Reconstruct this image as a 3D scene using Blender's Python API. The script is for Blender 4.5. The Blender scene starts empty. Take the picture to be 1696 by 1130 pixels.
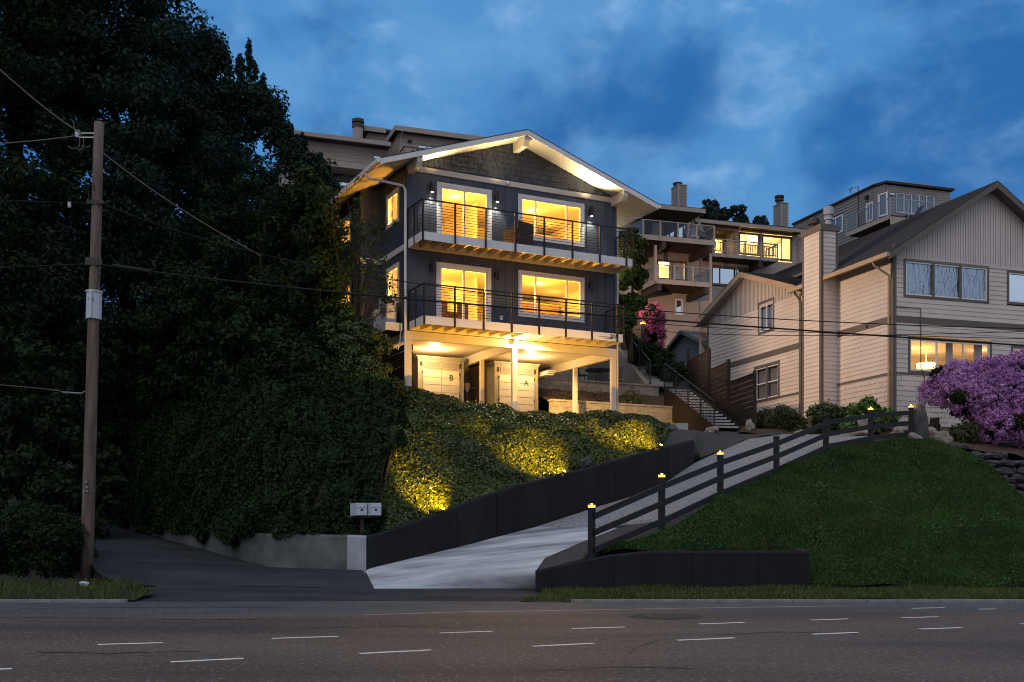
import bpy, math, random
import numpy as np
from mathutils import Vector, Matrix
R = math.radians
SC = bpy.context.scene
COL = SC.collection

# ------------------------------------------------------------------ camera, world, sun, exposure
F, CX, HY, EYE = 1780.0, 848.0, 875.0, 1.5          # focal length and horizon in photo pixels
cam_d = bpy.data.cameras.new('camera')
cam = bpy.data.objects.new('camera', cam_d); COL.objects.link(cam)
cam.location = (0, 0, EYE); cam.rotation_euler = (R(90), 0, 0)
cam_d.sensor_width = 36.0; cam_d.lens = 36.0*F/1696.0
cam_d.shift_y = (HY-565.0)/1696.0
cam_d.clip_end = 2000; cam_d.clip_start = 0.1
SC.camera = cam
SC.view_settings.view_transform = 'Standard'; SC.view_settings.look = 'None'
SC.view_settings.exposure = 0.18; SC.view_settings.gamma = 1.0
SC.render.engine = 'CYCLES'
SC.cycles.use_denoising = True
SC.cycles.pixel_filter_type = 'BLACKMAN_HARRIS'; SC.cycles.filter_width = 1.05
SC.cycles.max_bounces = 6; SC.cycles.transparent_max_bounces = 16
SC.cycles.sample_clamp_indirect = 4.0
SC.cycles.caustics_reflective = False; SC.cycles.caustics_refractive = False

W = bpy.data.worlds.new('World'); SC.world = W; W.use_nodes = True
def world_setup():
    nt = W.node_tree; N = nt.nodes; L = nt.links; N.clear()
    out = N.new('ShaderNodeOutputWorld'); bg = N.new('ShaderNodeBackground')
    tc = N.new('ShaderNodeTexCoord'); sep = N.new('ShaderNodeSeparateXYZ')
    L.new(tc.outputs['Generated'], sep.inputs[0])
    def math_(op, a, b=None, clamp=False):
        m = N.new('ShaderNodeMath'); m.operation = op; m.use_clamp = clamp
        for i, x in enumerate((a, b)):
            if x is None: continue
            if isinstance(x, (int, float)): m.inputs[i].default_value = x
            else: L.new(x, m.inputs[i])
        return m.outputs[0]
    def mix(f, a, b):
        m = N.new('ShaderNodeMix'); m.data_type = 'RGBA'
        if isinstance(f, (int, float)): m.inputs[0].default_value = f
        else: L.new(f, m.inputs[0])
        for i, x in ((6, a), (7, b)):
            if isinstance(x, tuple): m.inputs[i].default_value = (*x, 1)
            else: L.new(x, m.inputs[i])
        return m.outputs[2]
    def noise(scale, detail, rough, dist, zs=2.2, off=(0, 0, 0)):
        mp = N.new('ShaderNodeMapping'); mp.inputs['Scale'].default_value = (1, 1, zs)
        mp.inputs['Location'].default_value = off; mp.inputs['Rotation'].default_value = (0, R(14), 0)
        L.new(tc.outputs['Generated'], mp.inputs[0])
        n = N.new('ShaderNodeTexNoise'); n.inputs['Scale'].default_value = scale
        n.inputs['Detail'].default_value = detail; n.inputs['Roughness'].default_value = rough
        n.inputs['Distortion'].default_value = dist; L.new(mp.outputs[0], n.inputs[0])
        return n.outputs[0]
    def ramp(x, a, b):
        m = N.new('ShaderNodeMapRange'); m.interpolation_type = 'SMOOTHSTEP'
        L.new(x, m.inputs[0]); m.inputs[1].default_value = a; m.inputs[2].default_value = b
        return m.outputs[0]
    big = ramp(noise(5.2, 5, .5, .3, 1.6), .40, .61)
    wisp = ramp(noise(8.0, 7, .58, .25, 1.5, (3.1, 0, 1.7)), .47, .74)
    small = ramp(noise(13, 6, .58, .3, 1.5, (0, 5, 2)), .50, .78)
    c = mix(big, (.014, .104, .310), (.060, .212, .465))
    c = mix(math_('MULTIPLY', wisp, .55), c, (.135, .310, .560))
    c = mix(math_('MULTIPLY', math_('MULTIPLY', small, big), .55), c, (.26, .44, .66))
    # the rest of the dusk sky: paler, greyer cloud overhead and behind the viewer
    front = ramp(sep.outputs['Y'], .35, .80)
    low = math_('SUBTRACT', 1.0, ramp(sep.outputs['Z'], .46, .72))
    grey = mix(ramp(noise(2.6, 5, .6, .4), .35, .7), (.235, .28, .385), (.40, .45, .56))
    c = mix(math_('MULTIPLY', front, low), grey, c)
    sky = N.new('ShaderNodeTexSky'); sky.sky_type = 'NISHITA'; sky.sun_disc = False
    sky.sun_elevation = R(4); sky.sun_rotation = R(200)
    skm = N.new('ShaderNodeVectorMath'); skm.operation = 'SCALE'; skm.inputs[3].default_value = .006
    L.new(sky.outputs[0], skm.inputs[0])
    add = N.new('ShaderNodeVectorMath'); add.operation = 'ADD'
    L.new(c, add.inputs[0]); L.new(skm.outputs[0], add.inputs[1])
    L.new(add.outputs[0], bg.inputs[0]); bg.inputs[1].default_value = WORLD_K
    L.new(bg.outputs[0], out.inputs[0])
WORLD_K = 1.12
world_setup()
sun_d = bpy.data.lights.new('dusk_sun', 'SUN'); sun_d.energy = 0.42; sun_d.angle = R(40); sun_d.color = (1, .86, .78)
sun = bpy.data.objects.new('dusk_sun', sun_d); COL.objects.link(sun)
sun.rotation_euler = (R(48), 0, R(-18))

# ------------------------------------------------------------------ helpers
rnd = random.Random(11)
def P(px, py, d): return ((px-CX)/F*d, d, EYE+(HY-py)/F*d)
def G(px, py, z=0.0):
    d = F*(EYE-z)/(py-HY); return ((px-CX)/F*d, d, z)
FRAMED = set()
def root_of(o):
    while o.parent is not None: o = o.parent
    return o
def tag(o, label, cat, group=None, kind=None):
    o['label'] = label; o['category'] = cat
    if group: o['group'] = group
    if kind: o['kind'] = kind
    return o
def thing(name, label, cat, loc, rotz=0.0, group=None, framed=False):
    o = bpy.data.objects.new(name, None); COL.objects.link(o)
    o.empty_display_size = .2
    o.location = loc; o.rotation_euler = (0, 0, rotz)
    tag(o, label, cat, group)
    if framed: FRAMED.add(o.name)
    return o
class Frame:
    """a house's own axes: w along its front to the right, v into its depth"""
    def __init__(s, x, y, deg): s.x, s.y, s.t = x, y, R(deg); s.c, s.s = math.cos(s.t), math.sin(s.t)
    def w(s, px, v=0.0):
        k = (px-CX)/F; bx = s.x-s.s*v; by = s.y+s.c*v
        return (by*k-bx)/(s.c-s.s*k)
    def v(s, px, w=0.0):
        k = (px-CX)/F; bx = s.x+s.c*w; by = s.y+s.s*w
        return (bx-k*by)/(s.s+k*s.c)
    def z(s, py, w, v=0.0): return EYE+(HY-py)/F*(s.y+s.s*w+s.c*v)
    def at(s, px, py, v=0.0):
        w = s.w(px, v); return w, s.z(py, w, v)
    def side(s, px, py, w=0.0):
        v = s.v(px, w); return v, s.z(py, w, v)
    def world(s, w, v, z): return (s.x+s.c*w-s.s*v, s.y+s.s*w+s.c*v, z)
class MB:
    def __init__(s): s.V = []; s.Fc = []
    def add(s, vs, fs):
        n = len(s.V); s.V.extend(vs); s.Fc.extend([tuple(i+n for i in f) for f in fs]); return s
    def poly(s, *pts): return s.add(list(pts), [tuple(range(len(pts)))])
    def box(s, x0, x1, y0, y1, z0, z1):
        return s.add([(x0,y0,z0),(x1,y0,z0),(x1,y1,z0),(x0,y1,z0),(x0,y0,z1),(x1,y0,z1),(x1,y1,z1),(x0,y1,z1)],
                     [(0,3,2,1),(4,5,6,7),(0,1,5,4),(1,2,6,5),(2,3,7,6),(3,0,4,7)])
    def mbox(s, mp, a0, a1, z0, z1, o0, o1):
        pts = [mp(a, z, o) for o in (o1, o0) for (a, z) in ((a0,z0),(a1,z0),(a1,z1),(a0,z1))]
        return s.add(pts, [(0,1,2,3),(7,6,5,4),(0,4,5,1),(1,5,6,2),(2,6,7,3),(3,7,4,0)])
    def bar(s, p, q, w, h, up=(0,0,1)):
        p, q = Vector(p), Vector(q); d = (q-p).normalized(); sd = d.cross(Vector(up))
        if sd.length < 1e-4: sd = d.cross(Vector((0,1,0)))
        sd.normalize(); u = sd.cross(d).normalized(); a = sd*w/2; b = u*h/2
        pts = [tuple(c+i*a+j*b) for c in (p, q) for (i, j) in ((-1,-1),(1,-1),(1,1),(-1,1))]
        return s.add(pts, [(3,2,1,0),(4,5,6,7),(0,1,5,4),(1,2,6,5),(2,3,7,6),(3,0,4,7)])
    def tube(s, pts, rad, seg=8, cap=True):
        pts = [Vector(p) for p in pts]; n = len(pts); rs = rad if isinstance(rad, (list, tuple)) else [rad]*n
        vs = []; ref = None
        for i, p in enumerate(pts):
            t = (pts[min(i+1, n-1)]-pts[max(i-1, 0)]).normalized()
            if ref is None: ref = t.orthogonal().normalized()
            ref = (ref-t*ref.dot(t)).normalized(); b = t.cross(ref)
            for k in range(seg):
                a = 2*math.pi*k/seg; vs.append(tuple(p+(ref*math.cos(a)+b*math.sin(a))*rs[i]))
        fs = [(i*seg+k, i*seg+(k+1)%seg, (i+1)*seg+(k+1)%seg, (i+1)*seg+k) for i in range(n-1) for k in range(seg)]
        if cap: fs += [tuple(range(seg))[::-1], tuple(range((n-1)*seg, n*seg))]
        return s.add(vs, fs)
    def lathe(s, prof, c=(0,0,0), seg=16):
        vs = []; n = len(prof)
        for (r, z) in prof:
            for k in range(seg):
                a = 2*math.pi*k/seg; vs.append((c[0]+r*math.cos(a), c[1]+r*math.sin(a), c[2]+z))
        fs = [(i*seg+k, i*seg+(k+1)%seg, (i+1)*seg+(k+1)%seg, (i+1)*seg+k) for i in range(n-1) for k in range(seg)]
        fs += [tuple(range(seg))[::-1], tuple(range((n-1)*seg, n*seg))]
        return s.add(vs, fs)
    def prism(s, poly, mp, o0, o1):
        n = len(poly); vs = [mp(a, z, o1) for a, z in poly]+[mp(a, z, o0) for a, z in poly]
        fs = [tuple(range(n)), tuple(range(2*n-1, n-1, -1))]+[(i, i+n, (i+1)%n+n, (i+1)%n) for i in range(n)]
        return s.add(vs, fs)
    def rock(s, c, r, seed=0, nu=10, nv=7, rough=.22, rot=0.0):
        rr = random.Random(seed); amp = [(rr.uniform(-1,1), rr.uniform(-1,1), rr.uniform(-1,1), rr.uniform(0,6)) for _ in range(6)]
        vs = []; cr, sr = math.cos(rot), math.sin(rot)
        for j in range(nv+1):
            th = math.pi*j/nv
            for i in range(nu):
                ph = 2*math.pi*i/nu; n = (math.sin(th)*math.cos(ph), math.sin(th)*math.sin(ph), math.cos(th))
                k = 1+rough*sum(math.sin(2.1*(a*n[0]+b*n[1]+c_*n[2])*(1+.5*q)+f) for q, (a, b, c_, f) in enumerate(amp))/2.6
                x, y, z = n[0]*r[0]*k, n[1]*r[1]*k, n[2]*r[2]*k
                vs.append((c[0]+x*cr-y*sr, c[1]+x*sr+y*cr, c[2]+z))
        fs = [(j*nu+i, j*nu+(i+1)%nu, (j+1)*nu+(i+1)%nu, (j+1)*nu+i) for j in range(nv) for i in range(nu)]
        return s.add(vs, fs)
    def build(s, name, mat, parent=None, smooth=False, label=None, origin=None):
        V = np.array(s.V, dtype=np.float32).reshape(-1, 3)
        me = bpy.data.meshes.new(name); loc = None
        if parent is not None:
            r = root_of(parent); l = r.location
            off = (0, 0, l.z) if r.name in FRAMED else (l.x, l.y, l.z)
        else:
            mn, mx = V.min(0), V.max(0); off = origin or ((mn[0]+mx[0])/2, (mn[1]+mx[1])/2, mn[2]); loc = off
        V = V-np.array(off, dtype=np.float32)
        me.from_pydata(V.tolist(), [], s.Fc); me.update()
        if smooth: me.polygons.foreach_set('use_smooth', [True]*len(me.polygons))
        if mat is not None: me.materials.append(mat)
        o = bpy.data.objects.new(name, me); COL.objects.link(o)
        if parent is not None: o.parent = parent
        else: o.location = loc
        if label: o['label'] = label
        return o
def quads_object(name, mat, V, parent=None, off=None):
    """V: (n,4,3) array, one separate quad each"""
    n = len(V); me = bpy.data.meshes.new(name)
    V = V.astype(np.float32); loc = None
    if parent is not None:
        l = root_of(parent).location; V = V-np.array((l.x, l.y, l.z), dtype=np.float32)
    else:
        q = V.reshape(-1, 3); loc = (float(q[:, 0].mean()), float(q[:, 1].mean()), float(q[:, 2].min())); V = V-np.array(loc, dtype=np.float32)
    me.vertices.add(n*4); me.vertices.foreach_set('co', V.reshape(-1))
    me.loops.add(n*4); me.loops.foreach_set('vertex_index', np.arange(n*4, dtype=np.int32))
    me.polygons.add(n); me.polygons.foreach_set('loop_start', np.arange(n, dtype=np.int32)*4)
    me.update(calc_edges=True); me.materials.append(mat)
    o = bpy.data.objects.new(name, me); COL.objects.link(o)
    if parent is not None: o.parent = parent
    else: o.location = loc
    return o
def structure(o): o['kind'] = 'structure'; return o
def lamp(name, kind, loc, energy, color, parent=None, radius=.05, target=None, cone=None, blend=.5, world_loc=None):
    d = bpy.data.lights.new(name, kind); d.energy = energy; d.color = color; d.shadow_soft_size = radius
    o = bpy.data.objects.new(name, d); COL.objects.link(o)
    o.location = world_loc or loc
    if kind == 'SPOT': d.spot_size = R(cone or 90); d.spot_blend = blend
    if target is not None:
        o.rotation_euler = (Vector(target)-Vector(o.location)).to_track_quat('-Z', 'Y').to_euler()
    if parent is not None:
        bpy.context.view_layer.update()
        r = root_of(parent); M = Matrix.Translation(r.location) @ r.rotation_euler.to_matrix().to_4x4()
        mw = Matrix.Translation(o.location) @ o.rotation_euler.to_matrix().to_4x4()
        o.parent = parent; o.matrix_basis = M.inverted() @ mw
    return o

# ------------------------------------------------------------------ materials
def mat(name, col, rough=.7, var=.25, scale=3.0, bump=0.0, bscale=None, spec=.3, metal=0.0, emit=None, es=0.0, stretch=None, obj=False, detail=5, col2=None, fac=None):
    m = bpy.data.materials.new(name); m.use_nodes = True
    nt = m.node_tree; N = nt.nodes; L = nt.links; b = N['Principled BSDF']
    b.inputs['Roughness'].default_value = rough; b.inputs['Metallic'].default_value = metal
    b.inputs['Specular IOR Level'].default_value = spec
    if emit:
        b.inputs['Emission Color'].default_value = (*emit, 1); b.inputs['Emission Strength'].default_value = es
    src = N.new('ShaderNodeTexCoord').outputs['Object'] if obj else N.new('ShaderNodeNewGeometry').outputs['Position']
    if stretch:
        mp = N.new('ShaderNodeMapping'); mp.inputs['Scale'].default_value = stretch; L.new(src, mp.inputs[0]); src = mp.outputs[0]
    n = N.new('ShaderNodeTexNoise'); n.inputs['Scale'].default_value = scale; n.inputs['Detail'].default_value = detail
    n.inputs['Roughness'].default_value = .6; L.new(src, n.inputs[0])
    mr = N.new('ShaderNodeMapRange'); mr.inputs[1].default_value = (fac or (.3, .7))[0]; mr.inputs[2].default_value = (fac or (.3, .7))[1]
    L.new(n.outputs[0], mr.inputs[0])
    mx = N.new('ShaderNodeMix'); mx.data_type = 'RGBA'; L.new(mr.outputs[0], mx.inputs[0])
    mx.inputs[6].default_value = (*[c*(1-var) for c in col], 1)
    mx.inputs[7].default_value = (*(col2 or [min(1, c*(1+var)) for c in col]), 1)
    L.new(mx.outputs[2], b.inputs['Base Color'])
    if bump:
        n2 = N.new('ShaderNodeTexNoise'); n2.inputs['Scale'].default_value = bscale or scale*4; n2.inputs['Detail'].default_value = 6
        L.new(src, n2.inputs[0])
        bp = N.new('ShaderNodeBump'); bp.inputs['Strength'].default_value = bump; bp.inputs['Distance'].default_value = .02
        L.new(n2.outputs[0], bp.inputs['Height']); L.new(bp.outputs[0], b.inputs['Normal'])
    return m
def leaf_mat(name, a, b_, rough=.45, trans=.25, spec=.35):
    m = bpy.data.materials.new(name); m.use_nodes = True
    nt = m.node_tree; N = nt.nodes; L = nt.links; p = N['Principled BSDF']
    g = N.new('ShaderNodeNewGeometry'); mx = N.new('ShaderNodeMix'); mx.data_type = 'RGBA'
    no = N.new('ShaderNodeTexNoise'); no.inputs['Scale'].default_value = .7; no.inputs['Detail'].default_value = 3
    L.new(g.outputs['Position'], no.inputs[0])
    ad = N.new('ShaderNodeMath'); ad.operation = 'MULTIPLY_ADD'; L.new(g.outputs['Random Per Island'], ad.inputs[0])
    ad.inputs[1].default_value = .75; sub = N.new('ShaderNodeMath'); sub.operation = 'MULTIPLY_ADD'
    L.new(no.outputs[0], sub.inputs[0]); sub.inputs[1].default_value = 1.4; sub.inputs[2].default_value = -.58
    L.new(sub.outputs[0], ad.inputs[2]); ad.use_clamp = True
    L.new(ad.outputs[0], mx.inputs[0]); mx.inputs[6].default_value = (*a, 1); mx.inputs[7].default_value = (*b_, 1)
    L.new(mx.outputs[2], p.inputs['Base Color']); p.inputs['Roughness'].default_value = rough
    p.inputs['Specular IOR Level'].default_value = spec
    if trans:
        t = N.new('ShaderNodeBsdfTranslucent'); L.new(mx.outputs[2], t.inputs[0])
        ms = N.new('ShaderNodeMixShader'); ms.inputs[0].default_value = trans
        L.new(p.outputs[0], ms.inputs[1]); L.new(t.outputs[0], ms.inputs[2]); L.new(ms.outputs[0], N['Material Output'].inputs[0])
    return m
def glass_mat(name, tint=(1, 1, 1), gloss=.10, gcol=(1, 1, 1), rough=.02, fresnel=True, wobble=0.0, wscale=2.0, wst=None):
    m = bpy.data.materials.new(name); m.use_nodes = True
    nt = m.node_tree; N = nt.nodes; L = nt.links; N.remove(N['Principled BSDF'])
    t = N.new('ShaderNodeBsdfTransparent'); t.inputs[0].default_value = (*tint, 1)
    g = N.new('ShaderNodeBsdfGlossy'); g.inputs[0].default_value = (*gcol, 1); g.inputs[1].default_value = rough
    ms = N.new('ShaderNodeMixShader'); ms.inputs[0].default_value = gloss
    if fresnel:
        lw = N.new('ShaderNodeLayerWeight'); lw.inputs[0].default_value = .5; f = N.new('ShaderNodeMath'); f.operation = 'POWER'; L.new(lw.outputs['Facing'], f.inputs[0]); f.inputs[1].default_value = 4.5
        a = N.new('ShaderNodeMath'); a.operation = 'ADD'; a.use_clamp = True; L.new(f.outputs[0], a.inputs[0]); a.inputs[1].default_value = gloss
        L.new(a.outputs[0], ms.inputs[0])
    if wobble:
        n = N.new('ShaderNodeTexNoise'); n.inputs['Scale'].default_value = wscale; n.inputs['Detail'].default_value = 4
        ge = N.new('ShaderNodeNewGeometry'); mp = N.new('ShaderNodeMapping'); L.new(ge.outputs['Position'], mp.inputs[0]); L.new(mp.outputs[0], n.inputs[0])
        if wst: mp.inputs['Scale'].default_value = wst; mp.inputs['Rotation'].default_value = (0, R(24), 0); n.inputs['Distortion'].default_value = 1.2
        bp = N.new('ShaderNodeBump'); bp.inputs['Strength'].default_value = wobble; bp.inputs['Distance'].default_value = .1
        L.new(n.outputs[0], bp.inputs['Height']); L.new(bp.outputs[0], g.inputs['Normal'])
    L.new(t.outputs[0], ms.inputs[1]); L.new(g.outputs[0], ms.inputs[2]); L.new(ms.outputs[0], N['Material Output'].inputs[0])
    return m
def emit_mat(name, col, s):
    m = bpy.data.materials.new(name); m.use_nodes = True
    b = m.node_tree.nodes['Principled BSDF']; b.inputs['Base Color'].default_value = (*col, 1)
    b.inputs['Emission Color'].default_value = (*col, 1); b.inputs['Emission Strength'].default_value = s
    return m
M = {}
M['siding'] = mat('charcoal_blue_siding', (.058, .073, .106), .6, .14, 1.5, .15, 30)
M['shake'] = mat('grey_shake', (.060, .068, .090), .7, .30, 5, .3, 40)
M['white'] = mat('white_trim_paint', (.72, .71, .69), .5, .06, 2.0)
M['cream'] = mat('cream_paint', (.66, .61, .52), .5, .06, 2.0)
M['railing'] = mat('dark_bronze_railing', (.012, .011, .011), .55, .1, 4, spec=.4)
M['roof'] = mat('asphalt_shingle', (.030, .033, .040), .9, .45, 9, .6, 30)
M['deck'] = mat('grey_decking', (.34, .27, .18), .7, .2, 3)
M['joist'] = mat('white_joist_paint', (.80, .74, .60), .55, .08, 3)
M['room'] = mat('cream_interior_paint', (.78, .73, .64), .8, .04, 1.0)
M['floor_wood'] = mat('oak_floor', (.36, .22, .11), .4, .2, 2, stretch=(1, 8, 1))
M['furniture'] = mat('dark_walnut', (.06, .032, .018), .5, .2, 5)
M['wicker'] = mat('brown_wicker', (.055, .038, .028), .6, .35, 40, .5, 60)
M['door'] = mat('cream_closet_door', (.50, .47, .42), .5, .04, 2)
M['closet'] = mat('beige_closet_trim', (.27, .25, .22), .55, .08, 3)
M['bwall'] = mat('carport_back_wall', (.20, .19, .18), .7, .1, 2)
M['black'] = mat('black_metal', (.012, .012, .013), .45, .1, 4)
M['slat'] = mat('dark_stained_slat', (.030, .022, .017), .7, .2, 6, stretch=(1, 1, 8))
M['concrete'] = mat('weathered_concrete', (.105, .115, .115), .85, .55, 1.2, .3, 14, detail=8)
M['newcrete'] = mat('pale_concrete_patch', (.34, .37, .40), .85, .2, 2.5, .2, 14, detail=8)
M['apron'] = mat('brushed_driveway_concrete', (.30, .33, .36), .8, .40, .9, .25, 12, stretch=(.30, 1.9, 1), detail=9, col2=(.66, .70, .74), fac=(.36, .66))
M['aggregate'] = mat('exposed_aggregate', (.25, .26, .27), .9, .6, 20, .8, 24, detail=4)
M['wallblack'] = mat('black_painted_retaining_wall', (.0095, .011, .0145), .75, .38, 1.1, .25, 14, detail=9, stretch=(1.6, 1.6, .30), fac=(.35, .68))
M['fenceblack'] = mat('black_painted_timber', (.016, .017, .021), .55, .15, 5)
M['gravel'] = mat('dark_gravel', (.055, .056, .060), .95, .75, 22, 1.0, 24)
M['mulch'] = mat('bark_mulch', (.085, .050, .032), .95, .6, 14, 1.0, 22)
M['soil'] = mat('dark_soil', (.030, .026, .018), .95, .4, 6, .8, 16)
M['block'] = mat('beige_block_wall', (.40, .34, .25), .85, .22, 4, .5, 18)
M['stucco'] = mat('tan_concrete_wall', (.30, .26, .21), .9, .25, 3, .5, 22)
M['step'] = mat('grey_concrete_step', (.34, .34, .34), .8, .15, 4, .3, 16)
M['stonepale'] = mat('pale_boulder', (.27, .24, .205), .85, .35, 6, .7, 14)
M['stonegrey'] = mat('grey_field_stone', (.072, .076, .080), .85, .45, 2.2, .7, 9)
M['bwood'] = mat('brown_stained_boards', (.030, .021, .016), .7, .25, 3, .3, 12, stretch=(1, 1, 7))
M['stringer'] = mat('brown_black_stringer', (.016, .012, .010), .6, .15, 3)
M['tanlap'] = mat('beige_lap_siding', (.62, .555, .50), .65, .08, .9, .1, 20)
M['tanpanel'] = mat('beige_vertical_panel', (.58, .525, .485), .65, .07, .9)
M['tantrim'] = mat('taupe_trim', (.135, .118, .100), .6, .1, 2)
M['tangutter'] = mat('tan_gutter', (.40, .30, .19), .5, .08, 2)
M['condolap'] = mat('brown_beige_siding', (.40, .33, .275), .7, .1, .8, .1, 20)
M['condotrim'] = mat('beige_condo_trim', (.36, .31, .265), .6, .08, 1.5)
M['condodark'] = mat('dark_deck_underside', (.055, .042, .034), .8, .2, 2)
M['soffit'] = mat('stained_soffit', (.17, .095, .05), .7, .15, 2, stretch=(1, 8, 1))
M['greylap'] = mat('grey_lap_siding', (.235, .225, .215), .7, .1, .8)
M['shedlap'] = mat('blue_grey_shed_siding', (.110, .135, .155), .7, .1, 1)
M['shedroof'] = mat('shed_shingles', (.11, .125, .15), .9, .35, 8, .5, 30)
M['winwhite'] = mat('white_vinyl_frame', (.75, .75, .76), .45, .03, 2)
M['steel'] = mat('galvanised_steel', (.36, .36, .37), .35, .15, 6, metal=.8)
M['pole'] = mat('weathered_pole_wood', (.145, .108, .088), .85, .45, 9, .6, 14, stretch=(1, 1, .12), detail=8)
M['boxgrey'] = mat('pale_grey_enamel', (.52, .58, .64), .5, .08, 4)
M['mailbox'] = mat('grey_painted_mailbox', (.50, .56, .64), .45, .10, 8)
M['wire'] = mat('black_cable', (.010, .010, .010), .6, .1, 4)
M['guy'] = mat('weathered_strand_wire', (.17, .14, .115), .6, .2, 8)
M['bark'] = mat('dark_bark', (.045, .034, .026), .9, .4, 9, .8, 16, stretch=(1, 1, .3))
M['curb'] = mat('worn_kerb_concrete', (.24, .235, .22), .85, .25, 5, .3, 18)
M['paint'] = mat('worn_road_paint', (.86, .82, .76), .7, .22, 14, detail=8)
M['pales'] = mat('lit_edge_line', (.42, .33, .24), .8, .45, 5, detail=9)
M['iron'] = mat('cast_iron', (.060, .052, .045), .55, .4, 18, .6, 24)
M['tar'] = mat('crack_sealer', (.014, .014, .015), .6, .3, 8)
M['clover'] = leaf_mat('pale_clover_head', (.22, .26, .18), (.42, .44, .36))
M['grassdry'] = leaf_mat('dry_lawn_blade', (.040, .050, .014), (.110, .115, .045), .6, .2, .15)
M['patch'] = mat('asphalt_ring_patch', (.050, .046, .043), .9, .4, 30)
M['leaf_tree'] = leaf_mat('dark_tree_leaf', (.005, .016, .007), (.026, .052, .020), .6, .2, .12)
M['leaf_blue'] = leaf_mat('bluish_tree_leaf', (.006, .020, .015), (.026, .060, .040), .6, .2, .14)
M['leaf_under'] = leaf_mat('understory_leaf', (.013, .031, .006), (.064, .105, .018), .55, .2, .15)
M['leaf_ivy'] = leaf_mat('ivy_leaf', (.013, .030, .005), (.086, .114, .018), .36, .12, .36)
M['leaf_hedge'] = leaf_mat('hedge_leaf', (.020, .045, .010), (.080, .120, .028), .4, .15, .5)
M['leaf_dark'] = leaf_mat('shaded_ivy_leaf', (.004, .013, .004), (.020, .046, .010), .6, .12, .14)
M['leaf_bright'] = leaf_mat('bright_shrub_leaf', (.06, .13, .02), (.16, .28, .05))
M['leaf_olive'] = leaf_mat('olive_shrub_leaf', (.035, .045, .012), (.10, .11, .035))
M['petal_purple'] = leaf_mat('purple_petal', (.36, .13, .38), (.68, .40, .70), .6, .3, .1)
M['petal_pink'] = leaf_mat('pink_petal', (.42, .06, .22), (.72, .20, .42), .6, .3, .1)
M['grass'] = leaf_mat('lawn_blade', (.014, .046, .011), (.070, .140, .032), .6, .2, .15)
M['grassolive'] = leaf_mat('verge_blade', (.038, .060, .012), (.115, .140, .030), .5, .2, .3)
M['lawnsoil'] = mat('lawn_ground', (.022, .030, .014), .95, .4, 4)
M['glass'] = glass_mat('clear_window_glass', (.97, .97, .97), .015)
M['skyglass'] = glass_mat('sky_reflecting_glass', (.10, .12, .14), .85, (.86, .95, 1.0), .03, True, .05, 1.2)
M['darkglass'] = glass_mat('dark_reflective_glass', (.10, .12, .15), .22, (.85, .92, 1.0), .03)
M['railglass'] = glass_mat('railing_glass', (.82, .87, .90), .05, (.75, .82, .9), .03)
M['plastic'] = glass_mat('wrinkled_plastic_film', (.12, .14, .17), .48, (.74, .88, 1.0), .18, True, .8, 4.0, (1.6, 1.6, .45))
M['curtain'] = mat('pale_curtain', (.45, .43, .41), .8, .15, 6, stretch=(6, 6, .2))
M['glow'] = emit_mat('warm_lamp_glow', (1.0, .66, .24), 3.5)
M['capglow'] = emit_mat('amber_cap_glow', (1.0, .52, .08), 1.9)
M['whiteglow'] = emit_mat('white_lamp_glow', (1.0, .88, .62), 14)
M['red'] = mat('red_plastic', (.55, .05, .02), .5, .1, 3)
M['blue'] = mat('blue_plastic_lid', (.16, .22, .50), .4, .1, 3)
M['ink'] = mat('flat_black_lettering', (.008, .008, .008), .95, .05, 3, spec=.05)
M['sideglass'] = glass_mat('side_window_glass', (.62, .64, .68), .08, (.8, .9, 1))
M['rope'] = mat('yellow_hose', (.55, .30, .03), .6, .1, 3)

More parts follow.
